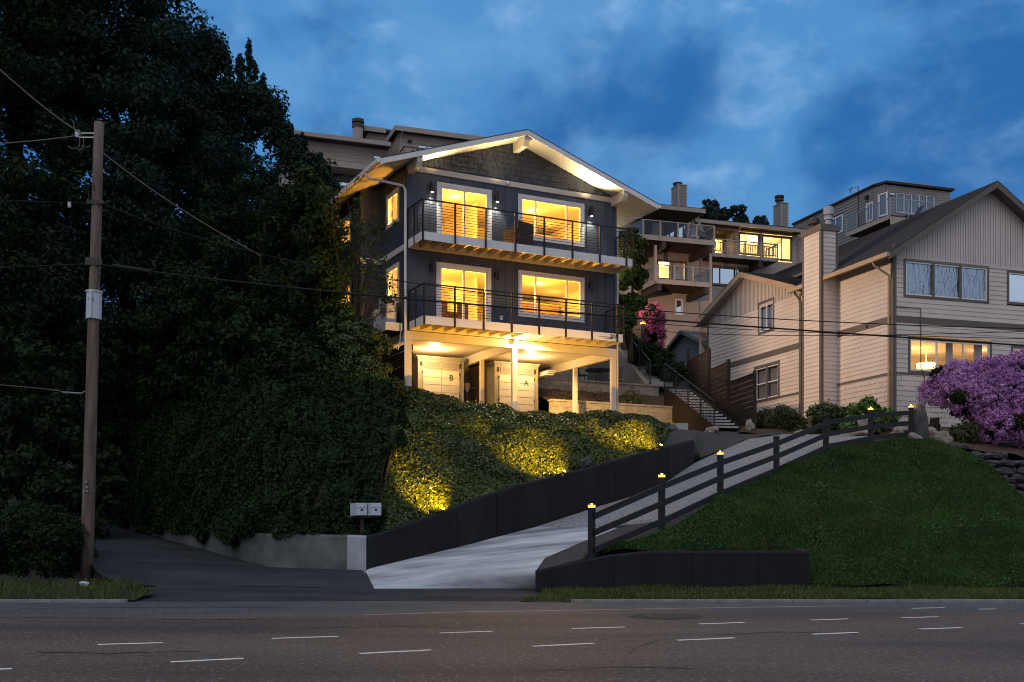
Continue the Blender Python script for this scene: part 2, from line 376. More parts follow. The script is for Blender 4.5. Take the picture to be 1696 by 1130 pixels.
def asphalt():
    m = bpy.data.materials.new('road_asphalt'); m.use_nodes = True
    nt = m.node_tree; N = nt.nodes; L = nt.links; b = N['Principled BSDF']
    g = N.new('ShaderNodeNewGeometry').outputs['Position']
    def noise(sc, det=4, stretch=None):
        s = g
        if stretch:
            mp = N.new('ShaderNodeMapping'); mp.inputs['Scale'].default_value = stretch; L.new(g, mp.inputs[0]); s = mp.outputs[0]
        n = N.new('ShaderNodeTexNoise'); n.inputs['Scale'].default_value = sc; n.inputs['Detail'].default_value = det; L.new(s, n.inputs[0]); return n.outputs[0]
    def mr(x, a, b2, c=0, d=1):
        n = N.new('ShaderNodeMapRange'); L.new(x, n.inputs[0])
        for i, v in enumerate((a, b2, c, d)): n.inputs[i+1].default_value = v
        return n.outputs[0]
    def mix(f, a, c, mode='MIX'):
        x = N.new('ShaderNodeMix'); x.data_type = 'RGBA'; x.blend_type = mode
        if isinstance(f, float): x.inputs[0].default_value = f
        else: L.new(f, x.inputs[0])
        for i, v in ((6, a), (7, c)):
            if isinstance(v, tuple): x.inputs[i].default_value = (*v, 1)
            else: L.new(v, x.inputs[i])
        return x.outputs[2]
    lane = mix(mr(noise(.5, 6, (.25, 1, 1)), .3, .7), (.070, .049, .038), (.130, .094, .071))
    # bluish strip beside the kerb: painted edge of the warm light on the road
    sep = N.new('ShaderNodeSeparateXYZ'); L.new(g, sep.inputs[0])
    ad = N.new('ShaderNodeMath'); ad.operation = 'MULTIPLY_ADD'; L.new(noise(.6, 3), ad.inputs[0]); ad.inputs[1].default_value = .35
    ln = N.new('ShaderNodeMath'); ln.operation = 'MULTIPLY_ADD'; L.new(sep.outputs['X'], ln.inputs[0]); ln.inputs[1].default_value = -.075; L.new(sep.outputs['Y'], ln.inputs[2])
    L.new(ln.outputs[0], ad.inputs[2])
    unlit_strip = mr(ad.outputs[0], 19.15, 19.35)
    base = mix(unlit_strip, lane, mix(mr(noise(.8, 6), .3, .7), (.058, .062, .068), (.092, .096, .104)))
    base = mix(mr(noise(17, 3), .57, .68, 0, .62), base, (.36, .32, .28))
    base = mix(mr(noise(16, 3), .30, .45, .7, 0), base, (.022, .021, .022))
    base = mix(mr(noise(.42, 6, (.22, 1, 1)), .52, .66, 0, .62), base, (.036, .034, .036))
    L.new(base, b.inputs['Base Color']); b.inputs['Roughness'].default_value = .72; b.inputs['Specular IOR Level'].default_value = .35
    bp = N.new('ShaderNodeBump'); bp.inputs['Strength'].default_value = .7; bp.inputs['Distance'].default_value = .012
    L.new(noise(26, 3), bp.inputs['Height']); L.new(bp.outputs[0], b.inputs['Normal'])
    return m
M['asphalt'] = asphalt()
M['lane'] = mat('old_lane_asphalt', (.034, .037, .042), .85, .5, .8, .5, 40, stretch=(.5, 1.3, 1), detail=9)

# ------------------------------------------------------------------ wall builders
def front(v0): return lambda a, z, o: (a, v0-o, z)
def left(w0): return lambda a, z, o: (w0-o, a, z)
def right(w0): return lambda a, z, o: (w0+o, a, z)
def cut(a0, a1, z, ops):
    seg = [(a0, a1)]
    for (p, q, r, s) in ops:
        if r <= z <= s:
            nx = []
            for (x, y) in seg:
                if q <= x or p >= y: nx.append((x, y)); continue
                if p > x: nx.append((x, p))
                if q < y: nx.append((q, y))
            seg = nx
    return seg
def lap_wall(mb, mp, ext, z0, z1, ops=(), lap=.18, proud=.024):
    """lap boards; ext: (a0,a1) or a function z -> (a0,a1)"""
    e = ext if callable(ext) else (lambda z: ext)
    z = z0
    while z < z1-1e-4:
        zt = min(z+lap, z1); zm = (z+zt)/2
        lo, hi = e(z), e(zt)
        if hi[1]-hi[0] < .02 and lo[1]-lo[0] < .02: z = zt; continue
        ed = cut(lo[0], lo[1], zm, ops)
        for (x, y) in ed:
            xt, yt = max(x, hi[0]), min(y, hi[1])
            if yt < xt: xt = yt = (hi[0]+hi[1])/2
            mb.poly(mp(x, z, proud), mp(y, z, proud), mp(yt, zt, .004), mp(xt, zt, .004))
            mb.poly(mp(x, z, 0), mp(y, z, 0), mp(y, z, proud), mp(x, z, proud))
        z = zt
def panel_wall(mb, mp, a0, a1, z0, z1, ops=(), batten=.0, bw=.045, bp=.02):
    xs = sorted({a0, a1, *[q for o in ops for q in o[:2] if a0 < q < a1]}); zs = sorted({z0, z1, *[q for o in ops for q in o[2:] if z0 < q < z1]})
    for x, y in zip(xs, xs[1:]):
        for p, q in zip(zs, zs[1:]):
            if any(o[0] <= (x+y)/2 <= o[1] and o[2] <= (p+q)/2 <= o[3] for o in ops): continue
            mb.poly(mp(x, p, 0), mp(y, p, 0), mp(y, q, 0), mp(x, q, 0))
    if batten:
        n = int((a1-a0)/batten); st = (a1-a0)/max(n, 1)
        for i in range(n+1):
            a = a0+i*st; zz = sorted({z0, z1, *[q for o in ops for q in o[2:] if z0 < q < z1]})
            for p, q in zip(zz, zz[1:]):
                if any(o[0]-.02 <= a <= o[1]+.02 and o[2] <= (p+q)/2 <= o[3] for o in ops): continue
                mb.mbox(mp, a-bw/2, a+bw/2, p, q, -.005, bp)
def shakes(mb, mp, ext, z0, z1, row=.19, seed=3, ops=()):
    rr = random.Random(seed); z = z0
    while z < z1:
        zt = min(z+row, z1); lo, hi = ext(z), ext(zt); a = lo[0]-rr.uniform(0, .2)
        while a < lo[1]:
            b = a+rr.uniform(.13, .27); p = .018+rr.uniform(0, .012)
            x, y = max(a+.004, lo[0]), min(b-.004, lo[1])
            if y-x > .01 and not any(o[0] < (x+y)/2 < o[1] and o[2] < (z+zt)/2 < o[3] for o in ops):
                xt, yt = min(max(x, hi[0]), hi[1]), max(min(y, hi[1]), hi[0])
                zb = z-rr.uniform(0, .012)
                mb.poly(mp(x, zb, p), mp(y, zb, p), mp(yt, zt, .004), mp(xt, zt, .004))
                mb.poly(mp(x, zb, 0), mp(y, zb, 0), mp(y, zb, p), mp(x, zb, p))
            a = b
        z = zt
def window(parent, mp, a0, a1, z0, z1, cols=(1,), trim=.1, tm='white', fm='winwhite', gm='glass', rows=1, name='window', sill=True, deep=.08, fw=.05):
    t = MB()
    t.mbox(mp, a0, a1, z1-trim, z1, -.02, .035); 
    if sill: t.mbox(mp, a0, a1, z0, z0+trim, -.02, .035)
    lo = z0+trim if sill else z0
    t.mbox(mp, a0, a0+trim, lo, z1-trim, -.02, .032); t.mbox(mp, a1-trim, a1, lo, z1-trim, -.02, .032)
    w = t.build(name, M[tm], parent)
    x0, x1, y0, y1 = a0+trim, a1-trim, lo, z1-trim
    f = MB(); tot = sum(cols); xs = [x0]
    for c in cols: xs.append(xs[-1]+(x1-x0)*c/tot)
    f.mbox(mp, x0, x1, y1-fw, y1, -deep, .012); f.mbox(mp, x0, x1, y0, y0+fw, -deep, .012)
    for i, x in enumerate(xs):
        h = fw/2 if 0 < i < len(xs)-1 else fw
        xa = x if i == 0 else (x-fw if i == len(xs)-1 else x-h)
        f.mbox(mp, xa, xa+fw, y0+fw, y1-fw, -deep, .010+.004*(i % 2))
    for r in range(1, rows):
        zz = y0+(y1-y0)*r/rows; f.mbox(mp, x0+fw, x1-fw, zz-fw/2, zz+fw/2, -deep+.01, .006)
    f.build('frame', M[fm], w)
    for x, y in zip(xs, xs[1:]):
        g = MB(); g.poly(mp(x+.01, y0+.01, -.04), mp(y-.01, y0+.01, -.04), mp(y-.01, y1-.01, -.04), mp(x+.01, y1-.01, -.04))
        g.build('pane', M[gm], w)
    return w
def text_mesh(name, s, size, matx, parent, mp, a, z, o=.012, depth=.006, shear=0.0):
    cu = bpy.data.curves.new(name, 'FONT'); cu.body = s; cu.size = size; cu.align_x = 'CENTER'; cu.extrude = depth/2; cu.shear = shear; cu.resolution_u = 3
    to = bpy.data.objects.new(name+'_curve', cu); COL.objects.link(to)
    dg = bpy.context.evaluated_depsgraph_get(); me = bpy.data.meshes.new_from_object(to.evaluated_get(dg))
    bpy.data.objects.remove(to); bpy.data.curves.remove(cu)
    mb = MB(); mb.add([mp(a+v.co.x, z+v.co.y, o+v.co.z) for v in me.vertices], [tuple(p.vertices) for p in me.polygons])
    bpy.data.meshes.remove(me)
    return mb.build(name, matx, parent)

# ------------------------------------------------------------------ ground sheets and foliage
def resample(ch, n):
    c = np.array(ch, dtype=float); d = np.r_[0, np.cumsum(np.linalg.norm(np.diff(c, axis=0), axis=1))]
    t = np.linspace(0, d[-1], n); return np.stack([np.interp(t, d, c[:, i]) for i in range(3)], 1)
def sheet_grid(chains, nu, nv, rough=0.0, seed=0, by_index=False):
    rs = []
    for c in chains:
        if by_index:
            c = np.array(c, float); t = np.linspace(0, len(c)-1, nu); rs.append(np.stack([np.interp(t, np.arange(len(c)), c[:, i]) for i in range(3)], 1))
        else: rs.append(resample(c, nu))
    rows = []
    for a, b in zip(rs, rs[1:]):
        for j in range(nv): rows.append(a+(b-a)*j/nv)
    rows.append(rs[-1]); g = np.array(rows)
    if rough:
        r = np.random.RandomState(seed); x, y = g[..., 0], g[..., 1]
        for k in range(7):
            f = r.uniform(.4, 2.6, 2); ph = r.uniform(0, 6, 2)
            g[..., 2] += rough*.4*np.sin(x*f[0]*1.7+ph[0])*np.sin(y*f[1]*1.7+ph[1]+x*.3)
    return g
def sheet(name, g, mt, smooth=True):
    h, w = g.shape[:2]; mb = MB(); mb.V = [tuple(p) for p in g.reshape(-1, 3)]
    mb.Fc = [(j*w+i, j*w+i+1, (j+1)*w+i+1, (j+1)*w+i) for j in range(h-1) for i in range(w-1)]
    return structure(mb.build(name, mt, smooth=smooth))
def leaf_quads(pos, nrm, L, Wd, rs, jitter=.9, bend=True):
    n = len(pos); r = rs.normal(size=(n, 3)); nn = nrm+jitter*r*.6
    nn /= np.linalg.norm(nn, axis=1, keepdims=True)+1e-9
    t = np.cross(nn, rs.normal(size=(n, 3))); t /= np.linalg.norm(t, axis=1, keepdims=True)+1e-9
    b = np.cross(nn, t); s = rs.uniform(.6, 1.35, (n, 1)); a = t*L*s/2; c = b*Wd*s/2
    return np.stack([pos-a, pos-c*1.0-a*.1+nn*L*.08, pos+a, pos+c-a*.1+nn*L*.08], 1)
def scatter(g, n, L, Wd, thick, seed, jitter=.9):
    rs = np.random.RandomState(seed); h, w = g.shape[:2]
    A, B, C_, D = g[:-1, :-1].reshape(-1, 3), g[:-1, 1:].reshape(-1, 3), g[1:, 1:].reshape(-1, 3), g[1:, :-1].reshape(-1, 3)
    nr = np.cross(C_-A, D-B); ar = np.linalg.norm(nr, axis=1)/2+1e-9; nr = nr/(2*ar[:, None])
    nr[nr[:, 2] < 0] *= -1
    i = rs.choice(len(A), n, p=ar/ar.sum()); u, v = rs.rand(n, 1), rs.rand(n, 1)
    p = (A[i]*(1-u)+B[i]*u)*(1-v)+(D[i]*(1-u)+C_[i]*u)*v
    low = .5+.5*np.sin(p[:, 0]*1.9+np.sin(p[:, 1]*2.3)*1.4)*np.sin(p[:, 2]*2.7+p[:, 1]*1.1)
    p = p+nr[i]*(rs.rand(n, 1)**.7*thick*(.35+.9*low[:, None]))
    return leaf_quads(p, nr[i], L, Wd, rs, jitter)
def blades(g, n, hgt, wid, seed):
    rs = np.random.RandomState(seed)
    A, B, C_, D = g[:-1, :-1].reshape(-1, 3), g[:-1, 1:].reshape(-1, 3), g[1:, 1:].reshape(-1, 3), g[1:, :-1].reshape(-1, 3)
    ar = np.linalg.norm(np.cross(C_-A, D-B), axis=1)+1e-9
    i = rs.choice(len(A), n, p=ar/ar.sum()); u, v = rs.rand(n, 1), rs.rand(n, 1)
    p = (A[i]*(1-u)+B[i]*u)*(1-v)+(D[i]*(1-u)+C_[i]*u)*v
    an = rs.uniform(0, 2*np.pi, n); s = np.stack([np.cos(an), np.sin(an), 0*an], 1)*wid/2
    clump = .55+.45*np.sin(p[:, 0]*2.1+1.3*np.sin(p[:, 1]*1.7))*np.sin(p[:, 1]*2.4)
    h = hgt*rs.uniform(.5, 1.3, (n, 1))*(.6+.6*clump[:, None]); lean = rs.normal(size=(n, 3))*np.array([.5, .5, .0])*h
    tip = p+lean+np.array([0, 0, 1.0])*h
    return np.stack([p-s, p+s, tip+s*.25, tip-s*.25], 1)
def cloud(blobs, n, L, Wd, seed, fill=.45, jitter=1.0):
    """leaves through a set of ellipsoids (cx,cy,cz,rx,ry,rz), more towards their outside"""
    rs = np.random.RandomState(seed); B = np.array(blobs, float)
    wt = (B[:, 3]*B[:, 4]+B[:, 3]*B[:, 5]+B[:, 4]*B[:, 5]); i = rs.choice(len(B), n, p=wt/wt.sum())
    d = rs.normal(size=(n, 3)); d /= np.linalg.norm(d, axis=1, keepdims=True)
    r = (fill+(1-fill)*rs.rand(n, 1)**.6)*rs.uniform(.85, 1.15, (n, 1))
    p = B[i, :3]+d*r*B[i, 3:6]
    nr = d/B[i, 3:6]; nr /= np.linalg.norm(nr, axis=1, keepdims=True)
    return leaf_quads(p, nr+np.array([0, 0, .3]), L, Wd, rs, jitter)
def clumps(crown, k, r0, r1, seed, squash=.8, shell=.35):
    """small clump ellipsoids spread through bigger ellipsoids -> uneven crown"""
    rr = random.Random(seed); out = []
    wt = [c[3]*c[5] for c in crown]
    for _ in range(k):
        c = rr.choices(crown, wt)[0]
        while True:
            x, y, z = rr.uniform(-1, 1), rr.uniform(-1, 1), rr.uniform(-1, 1); q = math.sqrt(x*x+y*y+z*z)
            if shell < q <= 1: break
        r = rr.uniform(r0, r1)
        out.append((c[0]+x*c[3], c[1]+y*c[4], c[2]+z*c[5], r*rr.uniform(.8, 1.3), r*rr.uniform(.8, 1.3), r*squash*rr.uniform(.7, 1.3)))
    return out
def tree(name, label, base, top, rad, crown, n, leafm, L, Wd, seed, group, nclump=120, cr=(.5, 1.1), limbs=9, cat='tree', squash=.8, extra=()):
    t = thing(name, label, cat, base, group=group)
    rr = random.Random(seed); b, tp = Vector(base), Vector(top); pts = []
    for i in range(7):
        f = i/6; pts.append(b.lerp(tp, f)+Vector((rr.uniform(-.2, .2), rr.uniform(-.2, .2), 0))*(0 if i == 0 else 1)*rad*2)
    m = MB(); m.tube(pts, [rad*(1.25 if i == 0 else 1-.13*i) for i in range(7)], 9)
    cl = clumps(crown, nclump, cr[0], cr[1], seed, squash)
    lim = list(cl); cl += list(extra)
    for c in rr.sample(lim, min(limbs, len(lim))):
        q = Vector(c[:3]); f = min(max((q.z-b.z)/(tp.z-b.z)-.18, .15), .9); s0 = b.lerp(tp, f)
        mid = s0.lerp(q, .5)+Vector((0, 0, .15*(q-s0).length)); m.tube([s0, mid, q], [rad*.42*(1-f*.5), rad*.25, .02], 6)
    m.build('trunk', M['bark'], t, smooth=True)
    quads_object('crown', leafm, cloud(cl, n, L, Wd, seed), t)
    return t
def shrub(name, label, blobs, n, leafm, L, Wd, seed, cat='shrub', group=None, k=26, cr=(.18, .4), stems=4):
    base = (blobs[0][0], blobs[0][1], min(b[2]-b[5] for b in blobs))
    t = thing(name, label, cat, base, group=group); cl = clumps(blobs, k, cr[0], cr[1], seed, .85, .3)
    quads_object('foliage', leafm, cloud(cl, n, L, Wd, seed, .3), t)
    rr = random.Random(seed); m = MB()
    for c in rr.sample(cl, min(stems, len(cl))):
        m.tube([base, ((base[0]+c[0])/2+rr.uniform(-.05, .05), (base[1]+c[1])/2, (base[2]*.6+c[2]*.4)), c[:3]], [.03, .022, .008], 5)
    m.build('stem', M['bark'], t)
    return t

# ================================================================== THE SETTING
MH = Frame(-3.52, 36.0, 26.8)      # main house: corner of its front wall
RH = Frame(14.9, 42.0, 18.0)       # neighbour on the right

# hill terrain: one sheet under everything, thin-plate through surveyed heights
ctrl = [(-70,22,0),(-30,22,0),(0,22,0),(30,22,0),(70,22,0),(-40,30,1.2),(-25,30,1.0),(-14,30,.5),(-9,29,.2),(-6,26.5,.1),(-3.4,25.4,-.25),(0,25,-.25),
        (2,26.5,.5),(4,27,1.2),(6,26,.7),(9,26,.5),(13,26,.5),(20,26,.4),(40,28,.5),(70,30,1),
        (-1.6,28,.5),(.6,29.4,1.1),(2.2,30.3,1.6),(4.3,31.8,2.3),(6,35,3.2),(5.5,29.5,1.9),(7.5,31.5,2.6),(9.5,33,3.3),(11.5,34.5,3.7),(13.2,36,3.9),(17,34,2.8),(22,33,2.2),
        (8.6,39,4.3),(10,40.5,4.6),(15,40,4.7),(20,42,5.0),(40,45,6),(70,50,8),
        (-3.5,36,5.1),(4,39.7,5.1),(-6,42,5.1),(0,44,5.1),(3,42,5.1),(6.6,44,5.6),(6,49,8.2),(4,52,9.0),(9,47,7.3),(12,52,7.2),(16,50,6),(11,58,9.5),
        (-3,31,2.2),(1,33.5,3.0),(3.5,35.5,3.6),(-5,31,1.5),(-7,30,.6),(-9,34,.9),(-12,38,1.2),(-16,36,1),(-20,40,2),(-40,45,5),(-9,42,4.5),(-14,48,5.5),(-17,46,3.5),
        (0,60,11.5),(10,64,11.5),(-12,58,12),(25,66,13),(-30,62,13),(50,70,15),(0,90,20),(40,100,22),(-40,100,22),(0,140,30),(70,140,32),(-70,140,32),(-70,70,15),(70,80,17)]
def tps(ctrl):
    C = np.array(ctrl, float); n = len(C)
    def U(r2): return r2*np.log(r2+1e-9)
    d2 = ((C[:, None, :2]-C[None, :, :2])**2).sum(-1); K = U(d2)+np.eye(n)*2.0
    Pm = np.c_[np.ones(n), C[:, :2]]; A = np.block([[K, Pm], [Pm.T, np.zeros((3, 3))]])
    s = np.linalg.solve(A, np.r_[C[:, 2], 0, 0, 0])
    return lambda X, Y: (U((X[..., None]-C[:, 0])**2+(Y[..., None]-C[:, 1])**2) @ s[:n])+s[n]+s[n+1]*X+s[n+2]*Y
terr = tps(ctrl)
gx = np.r_[np.arange(-150, -30, 8.0), np.arange(-30, 34, 1.0), np.arange(34, 151, 8.0)]
gy = np.r_[np.arange(22.3, 62, 1.0), np.arange(62, 200, 6.0)]
GX, GY = np.meshgrid(gx, gy); Xc, Yc = np.clip(GX, -70, 70), np.clip(GY, 22, 140)
GZ = terr(Xc, Yc); GZ = GZ-.05-.30*np.clip((GY-22.3)/2.5, 0, 1); GZ[0] = -.06
sheet('hillside_ground', np.stack([GX, GY, GZ], -1), M['soil'])

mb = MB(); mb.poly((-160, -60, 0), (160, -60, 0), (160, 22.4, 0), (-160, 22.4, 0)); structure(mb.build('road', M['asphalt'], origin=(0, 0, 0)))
# painted dashes: turning guide lines across the junction
dash = [(162,1068,270,1065),(450,1058,560,1054.5),(729,1049,816,1046),(947,1041.5,1035,1039),(1158,1034,1233,1031.5),(1342,1027.5,1405,1025.5),(1494,1023.5,1555,1022),
        (283,1097,403,1091),(595,1083,714,1077),(882,1071,983,1066),(1122,1061,1217,1057),(1346,1051,1421,1048),(1523,1042.5,1593,1040),(-95,1113,20,1108),(1690,1034,1750,1032),
        (1510,1008,1565,1007),(1620,1009.5,1650,1009)]
for (a, b, c, d) in dash:
    p, q = Vector(G(a, b)), Vector(G(c, d)); w = .052
    n = (q-p).normalized().cross(Vector((0, 0, 1)))*w; m = MB()
    jag = [p+(q-p)*t for t in (0, .25, .5, .75, 1)]
    L_ = [tuple(x+n*rnd.uniform(.85, 1.1)+Vector((0, 0, .004))) for x in jag]; R_ = [tuple(x-n*rnd.uniform(.85, 1.1)+Vector((0, 0, .004))) for x in jag]
    m.add(L_+R_, [(i, i+1, i+6, i+5) for i in range(4)])
    structure(m.build('road_marking', M['paint']))
ln = [(600,1019),(760,1014),(900,1012),(1060,1009),(1250,1006),(1400,1004)]  # pale line: warm lit edge on the road, put in as colour
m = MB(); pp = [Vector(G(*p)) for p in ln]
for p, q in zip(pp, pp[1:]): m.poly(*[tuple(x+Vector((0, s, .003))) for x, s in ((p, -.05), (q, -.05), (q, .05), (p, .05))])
structure(m.build('road_lit_edge', M['pales']))
# manhole with its ring of patched asphalt
mc = G(1103, 1021.5)
mh = thing('manhole_cover', 'round cast iron manhole cover set in a ring patch in the road', 'manhole', (mc[0], mc[1], 0))
m = MB(); m.lathe([(.62, 0), (.62, .004)], mc, 40); m.build('patch_ring', M['patch'], mh)
m = MB(); m.lathe([(.36, .004), (.36, .012), (.33, .012), (.33, .008)], mc, 32)
for i in range(-3, 4):
    for j in range(-3, 4):
        if i*i+j*j < 9: m.box(mc[0]+i*.08-.025, mc[0]+i*.08+.025, mc[1]+j*.08-.025, mc[1]+j*.08+.025, .008, .013)
m.build('cover', M['iron'], mh)

# kerbs and verges
def kerb(x0, x1, name='kerb'):
    m = MB(); n = int((x1-x0)/1.5)+1
    for i in range(n):
        a, b = x0+(x1-x0)*i/n, x0+(x1-x0)*(i+1)/n-.012
        m.box(a, b, 21.70, 21.86, -.05, .055+rnd.uniform(-.004, .004))
    structure(m.build(name, M['curb']))
# old crack sealing in the asphalt
for pts in ([(-40,1023),(120,1024),(260,1026),(410,1027),(470,1024)], [(418,1030),(432,1021),(446,1018)], [(500,1042),(640,1037),(780,1040)], [(1180,1052),(1290,1047),(1420,1050)], [(60,1080),(180,1083),(330,1079)], [(880,1112),(1010,1105),(1150,1108)], [(1040,1085),(1060,1070),(1095,1060)], [(30,1008),(300,1006),(560,1007)]):
    pp = [Vector(G(*p)) for p in pts]; m = MB(); q = []
    for a, b in zip(pp, pp[1:]):
        for t in np.linspace(0, 1, 7)[:-1]: q.append(a.lerp(b, t)+Vector((0, rnd.uniform(-.05, .05), .0025)))
    q.append(pp[-1]+Vector((0, 0, .0025)))
    ws = [rnd.uniform(.012, .045) for _ in q]
    for i in range(len(q)-1): m.poly(tuple(q[i]+Vector((0, -ws[i], 0))), tuple(q[i+1]+Vector((0, -ws[i+1], 0))), tuple(q[i+1]+Vector((0, ws[i+1], 0))), tuple(q[i]+Vector((0, ws[i], 0))))
    structure(m.build('road_crack', M['tar']))
kerb(1.2, 34, 'kerb'); kerb(-34, -7.8, 'kerb')
vg = sheet_grid([[(.1, 21.9, .01), (2.6, 21.9, .05), (6, 21.9, .05), (34, 22.2, .05)], [(.6, 23.0, .06), (2.8, 23.2, .11), (6, 23.2, .11), (34, 23.6, .11)], [(.7, 24.4, .10), (2.6, 24.4, .15), (6, 24.4, .15), (34, 24.6, .17)]], 60, 6, .03, 2)
sheet('verge_ground', vg, M['lawnsoil'])
tag(quads_object('verge_grass', M['grassolive'], blades(vg, 42000, .07, .024, 5)), 'mown strip of olive grass between the kerb and the black planter wall', 'grass', kind='stuff')
vl = sheet_grid([[(-34, 21.9, .06), (-7.7, 21.9, .05)], [(-34, 23.4, .15), (-7.7, 23.2, .12)], [(-34, 25.6, .3), (-9.2, 25.6, .22)]], 40, 6, .04, 3)
sheet('verge_ground', vl, M['lawnsoil'])
tag(quads_object('rough_grass', M['grassolive'], blades(vl, 16000, .13, .022, 6)), 'rough grass around the foot of the utility pole', 'grass', kind='stuff')

# driveway apron, side lane and forecourt
W0, W1, W2, W3, W4, W5, W6 = P(604,943.6,26.5), P(745,909.7,27.9), P(887,873,29.3), P(976,844,30.2), P(1090,806,31.8), P(1152,766,35), P(1240,727,39)
W7, W8 = P(1300,719,40.5), P(1450,721,41)
ap = sheet_grid([[P(620,975,25.4), W0, W1, W2], [P(887,975,25.4), P(888,945,25.2), P(902,924.5,26), P(975,893.6,27.3), P(1025,874,28.2)]], 30, 16)
sheet('driveway_apron', ap, M['apron'])
dr = sheet_grid([[W2, W3, W4, W5, W6, W7, W8], [P(1025,874,28.2), P(1096,862,27), P(1193,816,29), P(1286,776,31), P(1368,738,33), P(1442,727,34.8), P(1509,720,36.3)]], 61, 14, by_index=True)
sheet('driveway', dr, M['aggregate'])
fc = sheet_grid([[(-9.6, 22.2, .004), (.9, 22.2, .004)], [(-9.4, 23.4, .02), (.7, 23.4, .03)], [P(300,966,26.0), P(440,972,25.6), P(620,975.6,25.4), P(888,976,25.35)]], 30, 5)
sheet('forecourt', fc, M['lane'])
la = sheet_grid([[P(445,971,25.6), P(290,972,25.4), P(215,968,25.4), P(168,955,26.0), P(150,935,27.3), P(150,900,31), P(128,868,38), P(110,858,46)], [P(621,975.7,25.4), P(605,944,26.5), P(457,939,28), P(374,916,31), P(224,880,36), P(150,859,40), P(130,850,46)]], 40, 12)
sheet('side_lane', la, M['lane'])

# lawn
lw = sheet_grid([[P(1000,912,24.75), P(1080,888,25.7), P(1120,868,26.5), P(1193,826,28), P(1286,786,30.1), P(1368,748,32.2), P(1442,733,33.8), P(1509,726,35.3), P(1545,728,35), P(1582,738,34.5), P(1640,776,33), P(1700,832,31.5), P(1800,885,30)],
                 [P(960,926,24.7), P(1020,914,24.8), P(1075,913.5,24.85), P(1150,912,24.9), P(1290,911,25.3), P(1343,971,24.6), P(1400,971,24.3), P(1480,971,24.3), P(1540,971,24.3), P(1600,971,24.3), P(1650,971,24.3), P(1720,971,24.3), P(1840,971,24.3)]], 90, 40, .06, 4, True)
bul = np.sin(np.linspace(0, 1, lw.shape[0])*np.pi)[:, None]*.28*np.clip(np.linspace(-.3, 1.5, lw.shape[1]), 0, 1)[None, :]
lw[..., 2] += bul
sheet('lawn', lw, M['lawnsoil'])
rs_ = np.random.RandomState(3); dry = blades(lw, 60000, .10, .03, 17); c_ = dry[:, 0]; keep_ = np.sin(c_[:, 0]*1.1+2*np.sin(c_[:, 1]*.6))+.7*np.sin(c_[:, 1]*1.9+c_[:, 0]*.7)+rs_.normal(size=len(c_))*.5 > .95
tag(quads_object('dry_grass', M['grassdry'], dry[keep_]), 'olive and drier patches in the grass of the sloping lawn', 'grass', kind='stuff')
tag(quads_object('clover_flowers', M['clover'], scatter(lw, 260, .028, .024, .10, 18, .6)+np.array([0, 0, .05])), 'tiny pale clover heads scattered over the sloping lawn', 'flowers', kind='stuff')
tag(quads_object('lawn_grass', M['grass'], np.concatenate([blades(lw, 95000, .09, .03, 7), scatter(lw, 45000, .06, .05, .07, 8, .8)])), 'dark green clover and grass on the sloping lawn below the rail fence', 'grass', kind='stuff')
gw = sheet_grid([[P(888,948,25.15), P(902,925,25.95), P(975,894,27.25), P(1025,875,28.1), P(1096,863,26.9), P(1193,817,28.9), P(1286,777,30.9), P(1368,739,32.9), P(1442,728,34.7), P(1509,721,36.2)],
                 [P(893,947,24.62), P(930,937,24.66), P(985,921,24.7), P(1040,900,25.3), P(1110,873,26.3), P(1193,827,27.9), P(1286,787,30.0), P(1368,749,32.1), P(1442,734,33.7), P(1509,727,35.2)]], 70, 6, .02, 5, True)
gw[..., 2] += .008
sheet('gravel_strip', gw, M['gravel'])
# dark gravel behind the end of the black wall, mulch bed along the neighbour's house
gb = sheet_grid([[P(1090,745,32.5), P(1125,736,33.9), P(1150,729.5,35.4), P(1160,758,35.6), P(1190,748,37), W6, W7], [P(1105,716,37.0), P(1128,712,37.8), P(1165,715,39.5), P(1215,716,41), P(1300,714,42)]], 30, 8, .03, 6)
gb[..., 2] += .012
sheet('gravel_bank', gb, M['gravel'])
mu = sheet_grid([[P(1222,716,40.5), P(1296,719,40.6), P(1380,721,40.8), P(1450,722,41), P(1509,722,36.6), P(1580,738,35), P(1660,752,35), P(1760,770,35)],
                 [P(1240,690,46), P(1270,680,50), P(1341,692,46), P(1478,708,42.3), P(1500,708,42.5), P(1600,706,43.5), P(1700,704,44), P(1800,702,45)]], 60, 10, .08, 7)
sheet('mulch_bed', mu, M['mulch'])

# black retaining wall beside the driveway
def wall_strip(top, bot, thick, back=(-.45, .89)):
    """top/bottom polylines -> a wall with a real thickness"""
    m = MB(); n = len(top); off = Vector((back[0], back[1], 0))*thick
    f0_ = [Vector(p) for p in top]; fb = [Vector((t.x, t.y, b[2]-.35)) for t, b in zip(f0_, bot)]
    ch = off.normalized()*.045; ft = [p+ch for p in f0_]; fc_ = [p-Vector((0, 0, .05)) for p in f0_]
    bt = [p+off for p in f0_]; bb = [p+off for p in fb]; V = [tuple(p) for l in (ft, fb, bt, bb, fc_) for p in l]; f = []
    for i in range(n-1):
        f += [(4*n+i, n+i, n+i+1, 4*n+i+1), (i, 4*n+i, 4*n+i+1, i+1), (i, i+1, 2*n+i+1, 2*n+i), (2*n+i, 2*n+i+1, 3*n+i+1, 3*n+i)]
    f += [(0, 2*n, 3*n, n, 4*n), (n-1, 5*n-1, 2*n-1, 4*n-1, 3*n-1)]
    return m.add(V, f)
WT = [P(608,887.6,26.5), P(625,884,26.7), P(724.7,850.7,27.7), P(790,825,28.3), P(854,804,29), P(972,775,30.2), P(1066,748.6,31.2), P(1110,737,32.6), P(1149,728,35)]
WB = [W0, W0, W1, W1, W2, W3, P(1060,816,31.2), W4, W5]
